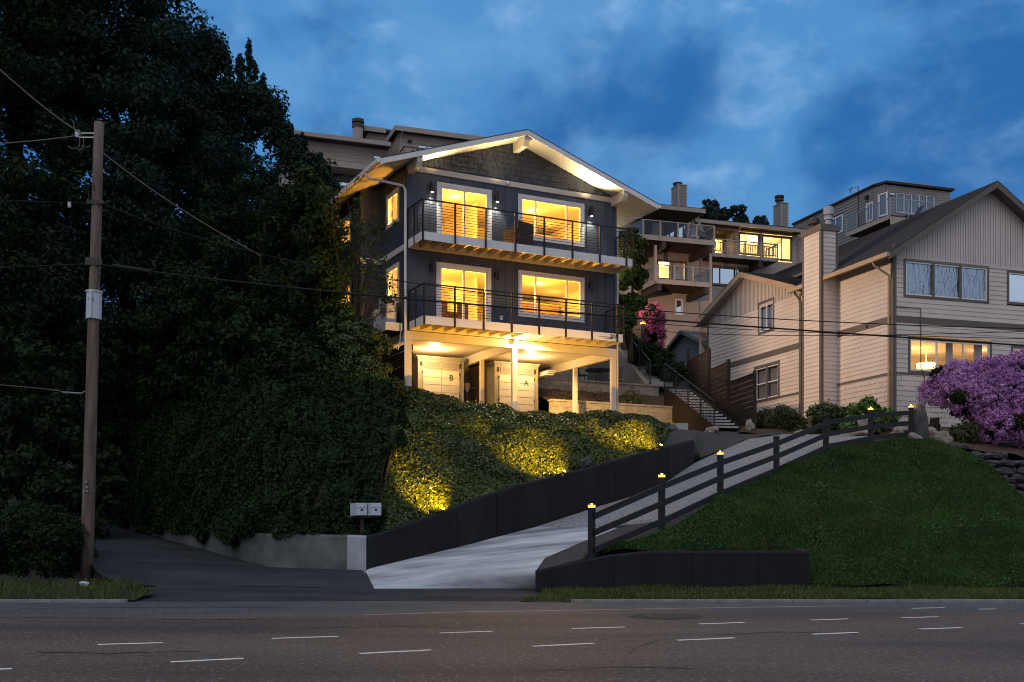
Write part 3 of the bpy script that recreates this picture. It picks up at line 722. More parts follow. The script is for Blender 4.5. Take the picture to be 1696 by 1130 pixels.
o = wall_strip(WT, WB, .22).build('retaining_wall', M['wallblack'])
def joints(wall, pts):
    for (a, zb) in pts:
        m = MB(); m.box(a[0]-.0025, a[0]+.0025, a[1]-.006, a[1]+.05, zb, a[2]-.06); m.build('joint', M['ink'], wall)
for s_, e_, zb in ((WT[1], WT[2], .5), (WT[2], WT[3], .8), (WT[3], WT[4], 1.1), (WT[4], WT[5], 1.4), (WT[5], WT[6], 1.9)):
    joints(o, [(tuple((np.array(s_)+np.array(e_))/2), zb)])
tag(o, 'long black painted retaining wall climbing beside the driveway below the ivy bank', 'retaining wall')
# weathered concrete wall along the side lane
CT = [P(140,853,42), P(227,868.5,36), P(354,879,31), P(445,884,28), P(575,886,26.75)]; CB = [P(140,858,42), P(224,880,36), P(374,916,31), P(457,939,28), P(575,944,26.65)]
cw = thing('concrete_wall', 'low weathered concrete wall along the side lane below the ivy', 'wall', (CT[2][0], CT[2][1], .3))
wall_strip(CT, CB, .25, (.2, .98)).build('wall', M['concrete'], cw)
wall_strip([CT[-1], P(590,886.5,26.6), P(606,887.5,26.48)], [CB[-1], P(590,944,26.56), P(604,944,26.47)], .25, (.2, .98)).build('new_section', M['newcrete'], cw, label='paler newer end of the concrete wall')
# planter wall by the pavement
T = [P(887,945,24.4), P(950,931,24.4), P(1010,919,24.4), P(1060,914,24.4), P(1090,912.5,24.4), P(1340,912,24.4)]
B = [(p[0], p[1], .16) for p in T]
pw = wall_strip(T, B, .2, (0, 1)); e = wall_strip([(6.56, 24.6, T[-1][2]), P(1291,902,27.2)], [(6.56, 24.6, .2), (6.4, 27, .3)], .2, (1, 0))
pw.add(e.V, e.Fc); pwo = tag(pw.build('planter_wall', M['wallblack']), 'low black planter wall holding the foot of the lawn beside the kerb', 'planter wall')
joints(pwo, [((x, 24.4, z), .12) for x, z in ((2.3, .88), (4.1, .98), (5.6, .985))])

# ivy banks
top = [MH.world(w, v, z) for w, v, z in ((-.5,-1.25,5.86),(.9,-1.15,5.74),(2.2,-1.2,5.56),(3.2,-1.2,5.50),(4.6,-1.25,5.36),(5.6,-1.1,5.44),(7.2,-1.2,5.46),(8.3,-1.2,5.50),(8.9,-1.25,5.46),(9.25,-1.5,5.3),(9.35,-1.9,5.0))]
bk = [MH.world(w, v+2.0, z-.25) for w, v, z in ((-.5,-1.25,5.8),(.9,-1.15,5.65),(2.2,-1.2,5.5),(3.2,-1.2,5.45),(4.6,-1.25,5.3),(5.6,-1.1,5.35),(7.2,-1.2,5.35),(8.3,-1.2,5.35),(8.9,-1.2,5.3),(9.5,-1.2,5.1),(10.0,-1.4,4.7))]
bot = [(p[0]-.06, p[1]+.14, p[2]-.36) for p in WT[:7]+[P(1098,741.5,32.0)]]
mid = []
tr, br = resample(top, 12), resample(bot, 12)
for a, b in zip(tr, br): q = a*.40+b*.60; q[2] = a[2]*.66+b[2]*.34; mid.append(tuple(q))
up = [tuple(a*.93+b*.07+np.array([0, 0, .0])) for a, b in zip(tr, br)]
g = sheet_grid([bot, mid, up, [tuple(p) for p in tr], bk], 60, 10, .16, 9)
sheet('bank_ground', g, M['soil'])
tag(quads_object('ivy_bank', M['leaf_ivy'], scatter(g, 150000, .078, .066, .17, 10)), 'dense glossy ivy covering the bank between carport and black retaining wall', 'ivy', kind='stuff')
b2 = [P(612,888,26.75), P(575,888,26.95), P(445,885,28.25), P(354,880,31.2), P(227,869,36.2), P(140,853,42.3)]
m2 = [P(650,745,29.0), P(560,745,29.3), P(450,735,30.5), P(350,725,33.5), P(230,720,37.5), P(130,720,43)]
n2 = [P(654,690,31.0), P(560,690,31.3), P(450,650,32.5), P(350,630,35.5), P(230,620,39.5), P(130,620,45)]
t2 = [P(646,645,33.5), P(570,640,34.0), P(450,585,36), P(350,545,39), P(230,530,43), P(130,530,48)]
b2 = [(p[0], p[1], p[2]-.22) for p in b2]
g2 = sheet_grid([b2, m2, n2, t2], 60, 14, .35, 12)
sheet('bank_ground', g2, M['soil'])
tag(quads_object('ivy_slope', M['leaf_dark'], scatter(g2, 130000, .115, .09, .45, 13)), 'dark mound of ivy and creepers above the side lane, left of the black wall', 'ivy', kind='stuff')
e2 = sheet_grid([[P(612,884,26.9), P(650,745,29.0), P(654,690,31.0), P(646,645,33.5)], [P(640,872,28.2), P(662,760,30.6), P(664,695,32.5), P(654,650,34.5)]], 20, 8, .1, 14)
sheet('bank_ground', e2, M['soil'])
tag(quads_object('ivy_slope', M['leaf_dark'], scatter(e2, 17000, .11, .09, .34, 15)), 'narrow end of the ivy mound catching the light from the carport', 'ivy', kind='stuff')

# ================================================================== MAIN HOUSE
H = thing('apartment_house', 'three storey charcoal house with lit windows, two railed balconies and an open carport', 'house', MH.world(0, 0, 5.5), MH.t, framed=True)
HW, HD = 8.24, 10.4
Z0, Z1, ZT = 8.40, 11.14, 13.55        # two floor levels and the top of the front wall
doors = [(1.06, 3.12, Z0, 10.54), (1.08, 3.14, Z1, 13.26)]; wins = [(4.18, 6.88, 8.97, 10.60), (4.18, 6.88, 11.72, 13.29)]
ops = doors+wins
m = MB(); panel_wall(m, front(0), 0, HW, 8.12, ZT, ops, .41); m.build('siding', M['siding'], H)
m = MB(); f0 = front(0)
panel_wall(m, left(0), 0, 2.6, 8.12, 13.8, [(.72, 1.94, 9.2, 10.58), (.72, 1.94, 11.95, 13.14)], .41)
panel_wall(m, front(2.6), -.72, 0, 8.12, 13.7, (), .36)
panel_wall(m, left(-.72), 2.6, HD, 7.2, 13.6, [(3.7, 5.05, 9.05, 10.5), (3.7, 5.05, 11.85, 12.95), (6.4, 8.0, 9.2, 10.5), (6.4, 8.0, 11.85, 13.0)], .41)
panel_wall(m, right(HW), 0, HD, 8.12, 13.8, [(3.0, 4.4, 9.4, 10.5), (3.0, 4.4, 12.0, 13.1)], .41); m.mbox(lambda a, z, o: (a, HD+o, z), -.72, HW, 5.5, 13.6, -.05, 0)
m.build('siding', M['siding'], H)
slope = .338; RID = 4.08; ZR = 15.25
def under(w): return ZR-slope*abs(w-RID)-.18
m = MB(); shakes(m, f0, lambda z: (max(0, RID-(15.22-z)/slope), min(HW, RID+(15.22-z)/slope)), ZT, 15.15, .185, 4); m.build('gable_shingle', M['shake'], H)
m = MB(); m.mbox(f0, -.02, HW+.02, ZT-.06, ZT+.12, 0, .05); m.build('belt_trim', M['cream'], H)
# floor line bands
m = MB(); m.mbox(left(0), -.02, 2.56, 10.86, 11.06, 0, .05); m.mbox(front(2.6), -.76, -.053, 10.86, 11.06, 0, .05); m.mbox(left(-.72), 2.60, 9.6, 10.86, 11.06, 0, .05); m.build('floor_band', M['white'], H)
for w in (.0, HW-.1): m = MB(); m.mbox(f0, w, w+.1, 8.12, ZT-.07, -.01, .028); m.build('corner_board', M['siding'], H)
for za, zb in ((8.12, 10.85), (11.07, 13.7)): m = MB(); m.mbox(left(0), 0.0, .1, za, zb, 0, .026); m.build('corner_board', M['siding'], H)
# roof: deck slabs, shingles on top, rake boards, soffit is the slab's painted underside
VF, VB, WL, WR = -.92, 11.2, -1.27, 9.5
def roof_z(w): return ZR-slope*abs(w-RID)
for a, b in ((WL, RID), (RID, WR)):
    za, zb = roof_z(a), roof_z(b)
    m = MB(); V = [(a, VF+.05, za-.17), (b, VF+.05, zb-.17), (b, VB, zb-.17), (a, VB, za-.17), (a, VF+.05, za-.03), (b, VF+.05, zb-.03), (b, VB, zb-.03), (a, VB, za-.03)]
    m.add(V, [(0,1,2,3),(7,6,5,4),(0,4,5,1),(2,6,7,3),(0,3,7,4),(1,5,6,2)]); m.build('soffit', M['cream'], H)
    m = MB(); n = 26; dz = .012
    for i in range(n):
        x, y = a+(b-a)*i/n, a+(b-a)*(i+1)/n; lo_first = (a == WL)
        zx, zy = roof_z(x), roof_z(y)
        hx, hy = (dz, 0) if lo_first else (0, dz)
        m.poly((x, VF-.03, zx+hx-.015), (y, VF-.03, zy+hy-.015), (y, VB, zy+hy-.015), (x, VB, zx+hx-.015))
        e = x if lo_first else y; ze = roof_z(e)
        m.poly((e, VF-.03, ze-.028), (e, VB, ze-.028), (e, VB, ze-.003), (e, VF-.03, ze-.003))
        m.poly((x, VF-.03, zx-.03), (y, VF-.03, zy-.03), (y, VF-.03, zy+hy-.015), (x, VF-.03, zx+hx-.015))
    m.build('roof', M['roof'], H)
    m = MB(); m.add([(a, VF-.02, za-.21), (b, VF-.02, zb-.21), (b, VF-.02, zb-.032), (a, VF-.02, za-.032), (a, VF+.045, za-.21), (b, VF+.045, zb-.21), (b, VF+.045, zb-.032), (a, VF+.045, za-.032)],
                    [(0,1,2,3),(7,6,5,4),(0,4,5,1),(1,5,6,2),(2,6,7,3),(3,7,4,0)]); m.build('rake_board', M['white'], H)
m = MB(); m.lathe([(.04, 0), (.04, .16), (.055, .16), (.055, .2)], (5.6, 3.0, roof_z(5.6)-.02), 8); m.build('roof_vent', M['black'], H)
# carved beam ends under the rakes
for w, top_ in ((.12, None), (RID, None), (HW-.12, None)):
    z = under(w)-.012; h = .34 if w != RID else .36; m = MB()
    pr = [(VF+.05, z), (VF+.05, z-.17), (VF+.16, z-h), (.02, z-h), (.02, z)]
    pr = [(-v, zz) for v, zz in pr]; hw = .10
    m.prism(pr, lambda a, zz, o, w=w: (w+o, -a, zz), -hw, hw)
    m.build('beam_end', M['cream'], H)
# gutter and downspout
m = MB(); zg = roof_z(WL)
m.box(WL-.12, WL-.003, VF, VB, zg-.15, zg-.03); m.build('gutter', M['white'], H)
m = MB(); m.box(WR+.003, WR+.12, VF, VB, roof_z(WR)-.15, roof_z(WR)-.03); m.build('gutter', M['white'], H)
m = MB(); zo = zg-.1
m.tube([(WL-.06, .25, zo), (WL-.05, .25, zo-.16), (WL+.05, .22, zo-.24), (-.16, -.02, 12.95), (-.09, -.06, 12.83), (-.08, -.06, 12.6), (-.08, -.06, 8.0), (-.08, -.06, 5.7)], .045, 10); m.build('downspout', M['white'], H, smooth=True)
m = MB(); m.tube([(WR+.05, .1, roof_z(WR)-.1), (WR-.1, .1, roof_z(WR)-.25), (HW+.1, .05, 12.9), (HW+.07, .0, 12.7), (HW+.07, .0, 5.8)], .04, 10); m.build('downspout', M['white'], H, smooth=True)

# windows and doors
for (a0, a1, z0, z1) in doors:
    w = window(H, f0, a0, a1, z0, z1, (1, 1), .13, 'white', 'winwhite', sill=False, name='sliding_door', fw=.065)
    m = MB(); m.mbox(f0, (a0+a1)/2-.03, (a0+a1)/2, z0+.9, z0+1.1, .014, .05); m.build('handle', M['black'], w)
for q in wins: window(H, f0, *q, (1, 2.15, 1), .12)
for q in ((.72, 1.94, 9.2, 10.58), (.72, 1.94, 11.95, 13.14)): window(H, left(0), *q, (1, 1), .1)
for q in ((3.7, 5.05, 9.05, 10.5), (3.7, 5.05, 11.85, 12.95), (6.4, 8.0, 9.2, 10.5), (6.4, 8.0, 11.85, 13.0)): window(H, left(-.72), *q, (1, 1), .1)
for q in ((3.0, 4.4, 9.4, 10.5), (3.0, 4.4, 12.0, 13.1)): window(H, right(HW), *q, (1, 1), .1)
# rooms behind the glass
for zf, zc in ((Z0, 10.78), (Z1, 13.50)):
    m = MB(); y0 = .12; x0, x1 = .1, HW-.1
    m.poly((x0, y0, zc), (x1, y0, zc), (x1, 5.2, zc), (x0, 5.2, zc)); m.poly((x0, 5.2, zf), (x1, 5.2, zf), (x1, 5.2, zc), (x0, 5.2, zc))
    m.poly((x1, y0, zf), (x1, 5.2, zf), (x1, 5.2, zc), (x1, y0, zc))
    m.box(3.55, 3.67, 2.3, 5.19, zf, zc-.004); m.box(5.2, 8.1, 4.0, 4.1, zf, zc-.30)
    m.poly((-.6, 2.72, zc), (.098, 2.72, zc), (.098, 5.2, zc), (-.6, 5.2, zc)); m.poly((-.6, 5.2, zf), (.098, 5.2, zf), (.098, 5.2, zc), (-.6, 5.2, zc))
    m.poly((-.6, 5.25, zf), (HW-.1, 5.25, zf), (HW-.1, 5.25, zc), (-.6, 5.25, zc)); m.poly((-.6, 5.25, zc), (2.2, 5.25, zc), (2.2, 10.2, zc), (-.6, 10.2, zc)); m.poly((-.6, 10.2, zf), (2.2, 10.2, zf), (2.2, 10.2, zc), (-.6, 10.2, zc)); m.poly((2.2, 5.25, zf), (2.2, 10.2, zf), (2.2, 10.2, zc), (2.2, 5.25, zc))
    m.build('interior_wall', M['room'], H)
    m = MB(); m.poly((x0, y0, zf), (x1, y0, zf), (x1, 5.2, zf), (x0, 5.2, zf)); m.poly((-.6, 2.72, zf), (.098, 2.72, zf), (.098, 5.2, zf), (-.6, 5.2, zf)); m.poly((-.6, 5.25, zf), (2.2, 5.25, zf), (2.2, 10.2, zf), (-.6, 10.2, zf)); m.build('interior_floor', M['floor_wood'], H)
# doorway, pictures and cupboards on the back wall of both rooms
for zf in (Z0, Z1):
    m = MB(); m.box(2.0, 2.8, 5.14, 5.195, zf+.01, zf+2.05); m.build('interior_door', M['door'], H)
    for a, b, c, d in ((.7, 1.5, 1.1, 1.7), (4.2, 4.9, 1.2, 1.75)): m = MB(); m.box(a, b, 5.15, 5.19, zf+c, zf+d); m.build('picture', M['furniture'], H)
    m = MB(); m.box(5.6, 7.9, 3.68, 3.995, zf+1.45, zf+1.95); m.build('cupboard', M['floor_wood'], H)
    m = MB(); m.box(4.4, 6.0, 1.4, 2.1, zf, zf+.42); m.box(4.4, 6.0, 2.1, 2.3, zf, zf+.85); m.box(4.2, 4.4, 1.4, 2.3, zf, zf+.62); m.box(6.0, 6.2, 1.4, 2.3, zf, zf+.62); m.build('sofa', M['curtain'], H)
# kitchen units seen through the glass
m = MB(); m.box(6.3, 7.9, 3.3, 3.95, Z1, Z1+.9); m.box(6.25, 7.95, 3.25, 3.97, Z1+.9, Z1+.95); m.build('kitchen_counter', M['furniture'], H)
m = MB(); m.box(6.5, 7.9, 2.6, 3.2, Z0, Z0+.9); m.box(6.45, 7.95, 2.55, 3.22, Z0+.9, Z0+.95); m.build('kitchen_counter', M['furniture'], H)
WARM = (1.0, .46, .055)
def pt(w, v, z, e, c=WARM, r=.07): lamp('room_lamp', 'POINT', None, e, c, H, r, world_loc=MH.world(w, v, z))
KR = .85
for (w, v, dz, e) in ((2.6, 1.9, -.14, 62), (1.3, 3.2, -.75, 34), (3.0, 1.4, -.95, 10), (5.9, 2.2, -.14, 66), (4.7, 2.6, -.62, 36), (7.3, 3.4, -.5, 26)): pt(w, v, 13.50+dz, e*KR)
for (w, v, dz, e) in ((1.8, 2.6, -.95, 46), (3.1, 4.0, -.4, 36), (2.3, 1.5, -.12, 30), (4.8, 2.4, -.55, 40), (6.2, 2.2, -.12, 60), (7.4, 3.2, -.5, 20)): pt(w, v, 10.78+dz, e*KR)
for zf in (Z0, Z1):
    for w in (1.45, 2.75, 4.75, 6.3): pt(w, .6, zf+1.50, 130)
    pt(.35, 1.35, zf+1.1, 110)
for zc in (10.78, 13.5): pt(.6, 4.4, zc-.35, 60*KR); pt(.6, 7.2, zc-.35, 60*KR)
# balconies
def balcony(zt, w0, w1, ext, name):
    zb = zt-.26; m = MB()
    n = 9
    for i in range(n):
        a = -ext+.04+(ext-.05)*i/n; m.box(w0+.04, w1-.04, a, a+(ext-.05)/n-.006, zt-.035, zt)
    b = m.build('balcony', M['deck'], H)
    m = MB(); m.box(w0, w1, -ext-.02, -ext+.03, zb, zt+.01); m.box(w0, w0+.045, -ext+.032, -.002, zb, zt+.005); m.box(w1-.045, w1, -ext+.032, -.002, zb, zt+.005); m.build('fascia', M['white'], b)
    n = int((w1-w0)/.41)
    for i in range(1, n):
        w = w0+(w1-w0)*i/n; m = MB(); m.box(w-.022, w+.022, -ext+.034, -.004, zb+.03, zt-.037); m.build('joist', M['joist'], b)
    m = MB(); m.box(w0+.05, w1-.05, -.06, -.0045, zb+.0, zt-.04); m.build('ledger', M['joist'], b)
    # railing
    m = MB(); zr = zt+1.06
    m.box(w0-.02, w1+.02, -ext-.07, -ext-.02, zr-.04, zr); m.box(w0-.02, w0+.03, -ext-.019, -.03, zr-.04, zr); m.box(w1-.03, w1+.02, -ext-.019, -.03, zr-.04, zr)
    k = 10
    for i in range(k):
        z = zt+.09+i*(.90/k)
        m.box(w0, w1, -ext-.052, -ext-.038, z, z+.014); m.box(w0-.005, w0+.009, -ext-.037, -.03, z, z+.014); m.box(w1-.009, w1+.005, -ext-.037, -.03, z, z+.014)
    r = m.build('railing', M['railing'], H)
    n = 7; xs = [w0+.0]+[w0+.12+(w1-w0-.24)*i/n for i in range(1, n)]+[w1]
    xs = [w0+.03]+[w0+(w1-w0)*i/7.35+.06 for i in range(1, 8)]+[w1-.03]
    for x in xs:
        m = MB(); m.box(x-.025, x+.025, -ext-.075, -ext-.023, zb-.03, zr-.041)
        for zz in (zb+.06, zb+.15): m.lathe([(.012, 0), (.012, .01)], (x, -ext-.08, zz), 6)
        m.build('post', M['railing'], r)
    for x in (w0, w1):
        for v in (-.055, -ext*.5):
            m = MB(); m.box(x-.025, x+.025, v-.025, v+.025, zb, zr-.041); m.build('post', M['railing'], r)
    return b
balcony(Z1, 0.02, 8.2, 1.25, 'upper'); lb = balcony(Z0, 0.06, 7.78, 1.27, 'lower')
fd = lambda a, z, o: (a, -1.29-o, z)
text_mesh('house_number', '201', .20, M['ink'], H, fd, 7.30, 8.235, .014, .012, .25)
m = MB(); m.mbox(fd, 6.72, 7.14, 8.262, 8.272, 0, .012); m.mbox(fd, 6.95, 7.30, 8.215, 8.228, 0, .012); m.build('number_bar', M['black'], H)
# wall lamps
for zl, lit in ((13.02, True), (10.32, False)):
    for w in (.86, 3.30, 7.12):
        m = MB(); m.box(w-.05, w+.05, -.10, -.003, zl-.03, zl+.10); m.lathe([(.055, -.17), (.06, -.17), (.06, .17), (.055, .17)], (w, -.15, zl), 14); l = m.build('wall_lamp', M['black'], H)
        if lit:
            m = MB(); m.lathe([(.04, -.185), (.045, -.175), (.03, -.171)], (w, -.15, zl), 12); m.build('bulb', M['whiteglow'], l)
            lamp('down_light', 'SPOT', None, 80, (1, .84, .58), H, .03, MH.world(w, -.13, zl-3), 100, .8, MH.world(w, -.15, zl-.20))
            if w > 7: lamp('up_light', 'SPOT', None, 480, (1, .78, .44), H, .05, MH.world(w-.25, -.95, zl+1.0), 140, 1, MH.world(w-.05, -.24, zl+.18))
            else: lamp('up_light', 'SPOT', None, 300, (1, .76, .40), H, .04, MH.world(w, -.95, zl+1.0), 140, 1, MH.world(w, -.24, zl+.18))
m = MB(); m.lathe([(.05, 0), (.05, .03), (.035, .05)], (3.74, -.09, 13.60), 12); m.rock((3.74, -.12, 13.58), (.06, .06, .06), 1, 10, 7, 0); m.build('security_camera', M['winwhite'], H, smooth=True)
m = MB(); m.lathe([(.022, 0), (.022, .02)], (3.74, -.175, 13.57), 8); m.build('camera_lens', M['black'], H)
m = MB(); m.mbox(f0, 3.46, 3.56, 8.78, 8.92, 0, .05); m.build('outlet_box', M['winwhite'], H)

# carport
m = MB(); m.box(-.2, HW+.4, -.9, 6.4, 5.2, 5.5); m.build('carport_floor', M['block'], H)
m = MB(); m.box(.02, HW-.02, .16, HD-.1, 8.10, 8.115); m.build('carport_ceiling', M['cream'], H)
m = MB(); m.box(-.02, HW+.02, -.005, .14, 7.84, 8.118); m.build('beam', M['cream'], H)
for w in (4.06, HW-.08):
    m = MB(); m.box(w-.075, w+.075, .142, 6.0, 7.78, 8.098); m.build('beam', M['cream'], H)
m = MB(); m.box(-.01, .12, .142, 6.0, 7.84, 8.098); m.build('beam', M['cream'], H)
for (w, v) in ((.08, .07), (4.06, .07), (HW-.08, .07), (4.06, 2.74), (HW-.08, 2.85)):
    h = .09 if v < 1 else .075
    m = MB(); m.box(w-h, w+h, v-h*.8, v+h*.8, 5.5, 7.838 if v < 1 else 7.778); m.build('post', M['cream'], H)
m = MB(); m.box(-.7, 7.6, 5.95, 6.05, 5.5, 8.098); m.build('carport_wall', M['bwall'], H)
m = MB(); m.box(6.96, 7.35, 4.6, 5.94, 5.5, 8.098); m.build('carport_wall', M['siding'], H)
for z in (6.35, 6.62): 
    m = MB(); m.box(7.08, 7.17, 4.57, 4.6, z, z+.12); m.build('switch_box', M['winwhite'], H)
# slatted screen on the carport's left side
m = MB()
for i, z in enumerate((5.62, 5.92, 6.22, 6.50, 6.76, 7.0, 7.24, 7.48)): m.box(-.03, .0, .16, 5.9, z, z+.255-.02*(i % 3)-.035*(i > 3))
for v in (.2, 2.0, 3.9, 5.8): m.box(.002, .06, v, v+.07, 5.5, 7.835)
m.build('slatted_screen', M['slat'], H)
m = MB()
for i, z in enumerate(np.arange(5.6, 7.6, .235)): m.box(.19, .23, .03, .13, z, z+.2)
m.build('slatted_screen', M['slat'], H)
# two storage closets with double doors
def closet(w0, w1, v0, letter):
    c = MB(); zt = 7.96; f = front(v0)
    c.box(w0, w1, v0, 5.9, 5.5, zt-.06); c.box(w0-.06, w1+.06, v0-.07, 5.9, zt-.06, zt); c.box(w0-.03, w1+.03, v0-.035, 5.9, zt-.12, zt-.061)
    c.mbox(f, w0, w0+.09, 5.5, zt-.12, .0, .02); c.mbox(f, w1-.09, w1, 5.5, zt-.12, 0, .02)
    o = c.build('storage_closet', M['closet'], H)
    mid = (w0+w1)/2; d0, d1 = w0+.20, w1-.20
    for a, b in ((d0, mid-.012), (mid+.012, d1)):
        m = MB(); n = 7; zt_ = 7.45
        for i in range(n):
            z = 5.52+(zt_-5.52)*i/n; m.mbox(f, a, b, z, z+(zt_-5.52)/n-.022, .012, .035)
        m.mbox(f, a, b, 5.52, zt_, .004, .011); m.build('door', M['door'], o)
    for a in (mid-.075, mid+.075):
        m = MB(); m.tube([f(a, 5.95, .036), f(a, 5.98, .075), f(a, 6.12, .075), f(a, 6.15, .036)], .012, 6); m.build('handle', M['black'], o)
    for a in (d0-.015, d1+.015):
        for z in (5.8, 6.45, 7.3): m = MB(); m.mbox(f, a-.02, a+.02, z, z+.09, .02, .042); m.build('hinge', M['black'], o)
    for a, b in ((w0+.30, mid-.05), (mid+.05, w1-.30)):
        m = MB(); m.mbox(f, a, b, 7.56, 7.74, .002, .008); m.build('transom', M['bwall'], o)
        m = MB(); m.mbox(f, a-.04, b+.04, 7.741, 7.78, .0, .022); m.mbox(f, a-.04, b+.04, 7.52, 7.559, .0, .022); m.mbox(f, a-.04, a-.001, 7.5595, 7.7405, .0, .02); m.mbox(f, b+.001, b+.04, 7.5595, 7.7405, .0, .02); m.build('transom_frame', M['closet'], o)
    for a in (w0+.12, w0+.17, w1-.17, w1-.12):
        m = MB(); m.mbox(f, a-.014, a+.014, 7.56, 7.74, .0, .024); m.build('corbel', M['slat'], o)
    l = left(w0)
    for v in (v0+.25, v0+.95, v0+1.6):
        m = MB(); m.mbox(l, v, v+.5, 5.7, 7.35, 0, .02); m.build('side_panel', M['closet'], o)
    text_mesh('letter', letter, .32, M['ink'], o, f, mid+(d1-mid)*.55, 7.08, .04, .006)
closet(1.85, 3.73, 3.66, 'B'); closet(5.03, 6.94, 3.66, 'A')
# recessed lights, floodlight over the middle post
for (w, v) in ((2.19, 3.0), (6.22, 3.0)):
    m = MB(); m.lathe([(.09, -.006), (.12, -.004), (.12, .0)], (w, v, 8.10), 20); l = m.build('recessed_light', M['winwhite'], H)
    m = MB(); m.lathe([(.085, -.0075), (.085, -.0065)], (w, v, 8.10), 20); m.build('lens', M['whiteglow'], l)
    lamp('recessed_lamp', 'POINT', None, 135, (1, .62, .24), H, .06, world_loc=MH.world(w, v-.15, 7.84))
m = MB(); m.box(3.98, 4.14, -.10, -.01, 8.02, 8.10)
for s in (-1, 1): m.lathe([(.03, 0), (.065, -.10), (.06, -.12)], (4.06+s*.10, -.14, 8.06), 12)
fl = m.build('floodlight', M['winwhite'], H)
for s in (-1, 1):
    m = MB(); m.lathe([(.055, -.125), (.055, -.122)], (4.06+s*.10, -.14, 8.06), 12); m.build('lens', M['whiteglow'], fl)
lamp('flood_lamp', 'SPOT', None, 100, (1, .88, .56), H, .05, MH.world(4.06, .12, 5.5), 130, .7, MH.world(4.06, -.22, 7.90))
lamp('flood_lamp', 'SPOT', None, 60, (1, .78, .42), H, .05, MH.world(4.06, -4, 4.5), 120, .8, MH.world(4.06, -.26, 7.90))
# floodlight under the right eave, facing the neighbour
m = MB(); m.box(HW, HW+.08, 4.9, 5.06, 12.85, 13.0)
m.lathe([(.03, 0), (.07, -.10), (.065, -.13)], (HW+.14, 4.98, 12.95), 12); fl2 = m.build('floodlight', M['winwhite'], H)
m = MB(); m.lathe([(.06, -.135), (.06, -.132)], (HW+.14, 4.98, 12.95), 12); m.build('lens', M['whiteglow'], fl2)
lamp('flood_lamp', 'POINT', None, 56, (1, .66, .32), H, .04, world_loc=MH.world(4.06, -.36, 7.88))
lamp('flood_lamp', 'SPOT', None, 2800, (1, .60, .18), H, .05, MH.world(10.2, 3.3, 6.0), 52, .8, MH.world(4.18, -.30, 7.90))
lamp('flood_lamp', 'POINT', None, 110, (1, .74, .38), H, .05, world_loc=MH.world(HW+.5, 3.2, 12.75))  # added fill for the right soffit, apart from the fixture
lamp('flood_lamp', 'SPOT', None, 8000, (1, .62, .38), H, .2, P(1110, 480, 66), 50, .7, MH.world(HW+.22, 5.2, 12.9))
lamp('flood_lamp', 'SPOT', None, 3400, (1, .66, .42), H, .25, RH.world(0, 4.5, 12.2), 76, .6, MH.world(HW+.22, 4.98, 12.8))
# landing on the left side, with its bracing
m = MB(); m.box(-.62, -.06, .32, 2.58, 8.34, 8.40); s_ = m.build('side_landing', M['slat'], H)
m = MB(); m.box(-.66, -.055, .27, .315, 8.14, 8.41); m.box(-.66, -.622, .317, 4.0, 8.14, 8.41); m.build('fascia', M['white'], s_)
m = MB(); m.tube([(-.12, .26, 8.14), (-.16, .25, 7.75), (-.30, .25, 7.55), (-.24, .22, 7.5), (-.10, .24, 7.8)], .018, 6); m.build('hanging_pipe', M['white'], H)

# things standing at the house
def chair(name, label, base, rot, group, wm='wicker', box=True):
    t = thing(name, label, 'chair', base, rot, group); FRAMED.discard(t.name); x, y, z = base
    c, s = math.cos(rot), math.sin(rot)
    def bx(nm, a0, a1, b0, b1, z0, z1, mt):
        m = MB(); m.box(x+a0, x+a1, y+b0, y+b1, z+z0, z+z1); m.build(nm, M[mt], t)
    bx('seat', -.3, .3, -.3, .3, .26, .42, wm); bx('backrest', -.36, .36, .30, .40, .1, .86, wm)
    bx('armrest', -.40, -.31, -.32, .295, .1, .62, wm); bx('armrest', .31, .40, -.32, .295, .1, .62, wm)
    for a in (-.34, .34):
        for b in (-.28, .34): bx('leg', a-.03, a+.03, b-.03, b+.03, 0, .10, 'furniture')
    return t
for w, v, a, lab in ((3.85, -.62, 200, 'brown wicker armchair on the upper balcony between sliding door and wide window'),):
    chair('balcony_chair', lab, MH.world(w, v, Z1), R(a)+MH.t, None)
def dining(w, v, z):
    t = thing('dining_table', 'dark wooden dining table inside the lower sliding door', 'table', MH.world(w, v, z), MH.t, framed=True)
    # local frame of its own
    def lb(nm, a0, a1, b0, b1, z0, z1):
        m = MB(); m.box(a0, a1, b0, b1, z+z0, z+z1); m.build(nm, M['furniture'], t)
    lb('tabletop', -.8, .8, -.45, .45, .72, .76)
    for a in (-.72, .72):
        for b in (-.38, .38): lb('leg', a-.03, a+.03, b-.03, b+.03, 0, .72)
    for k, (cx_, cy_, s, lab) in enumerate(((-.45, -.72, 1, 'wooden dining chair at the left of the table inside the lower sliding door'), (.35, -.72, 1, 'wooden dining chair at the right of the table inside the lower sliding door'))):
        q = thing('dining_chair', lab, 'chair', MH.world(w+cx_, v+cy_, z), MH.t, 'dining chairs behind the lower sliding door', framed=True)
        for nm, (a0, a1, b0, b1, z0, z1) in (('seat', (-.21, .21, -.21, .21, .43, .47)), ('backrest', (-.21, .21, -.22, -.18, .6, .98)), ('leg', (-.2, -.16, -.2, -.16, 0, .43)), ('leg', (.16, .2, -.2, -.16, 0, .43)), ('leg', (-.2, -.16, .16, .2, 0, .43)), ('leg', (.16, .2, .16, .2, 0, .43)), ('back_post', (-.2, -.17, -.222, -.19, .47, 1.0)), ('back_post', (.17, .2, -.222, -.19, .47, 1.0))):
            m = MB(); m.box(a0, a1, b0, b1, z+z0, z+z1); m.build(nm, M['furniture'], q)
dining(2.0, 1.6, Z0)
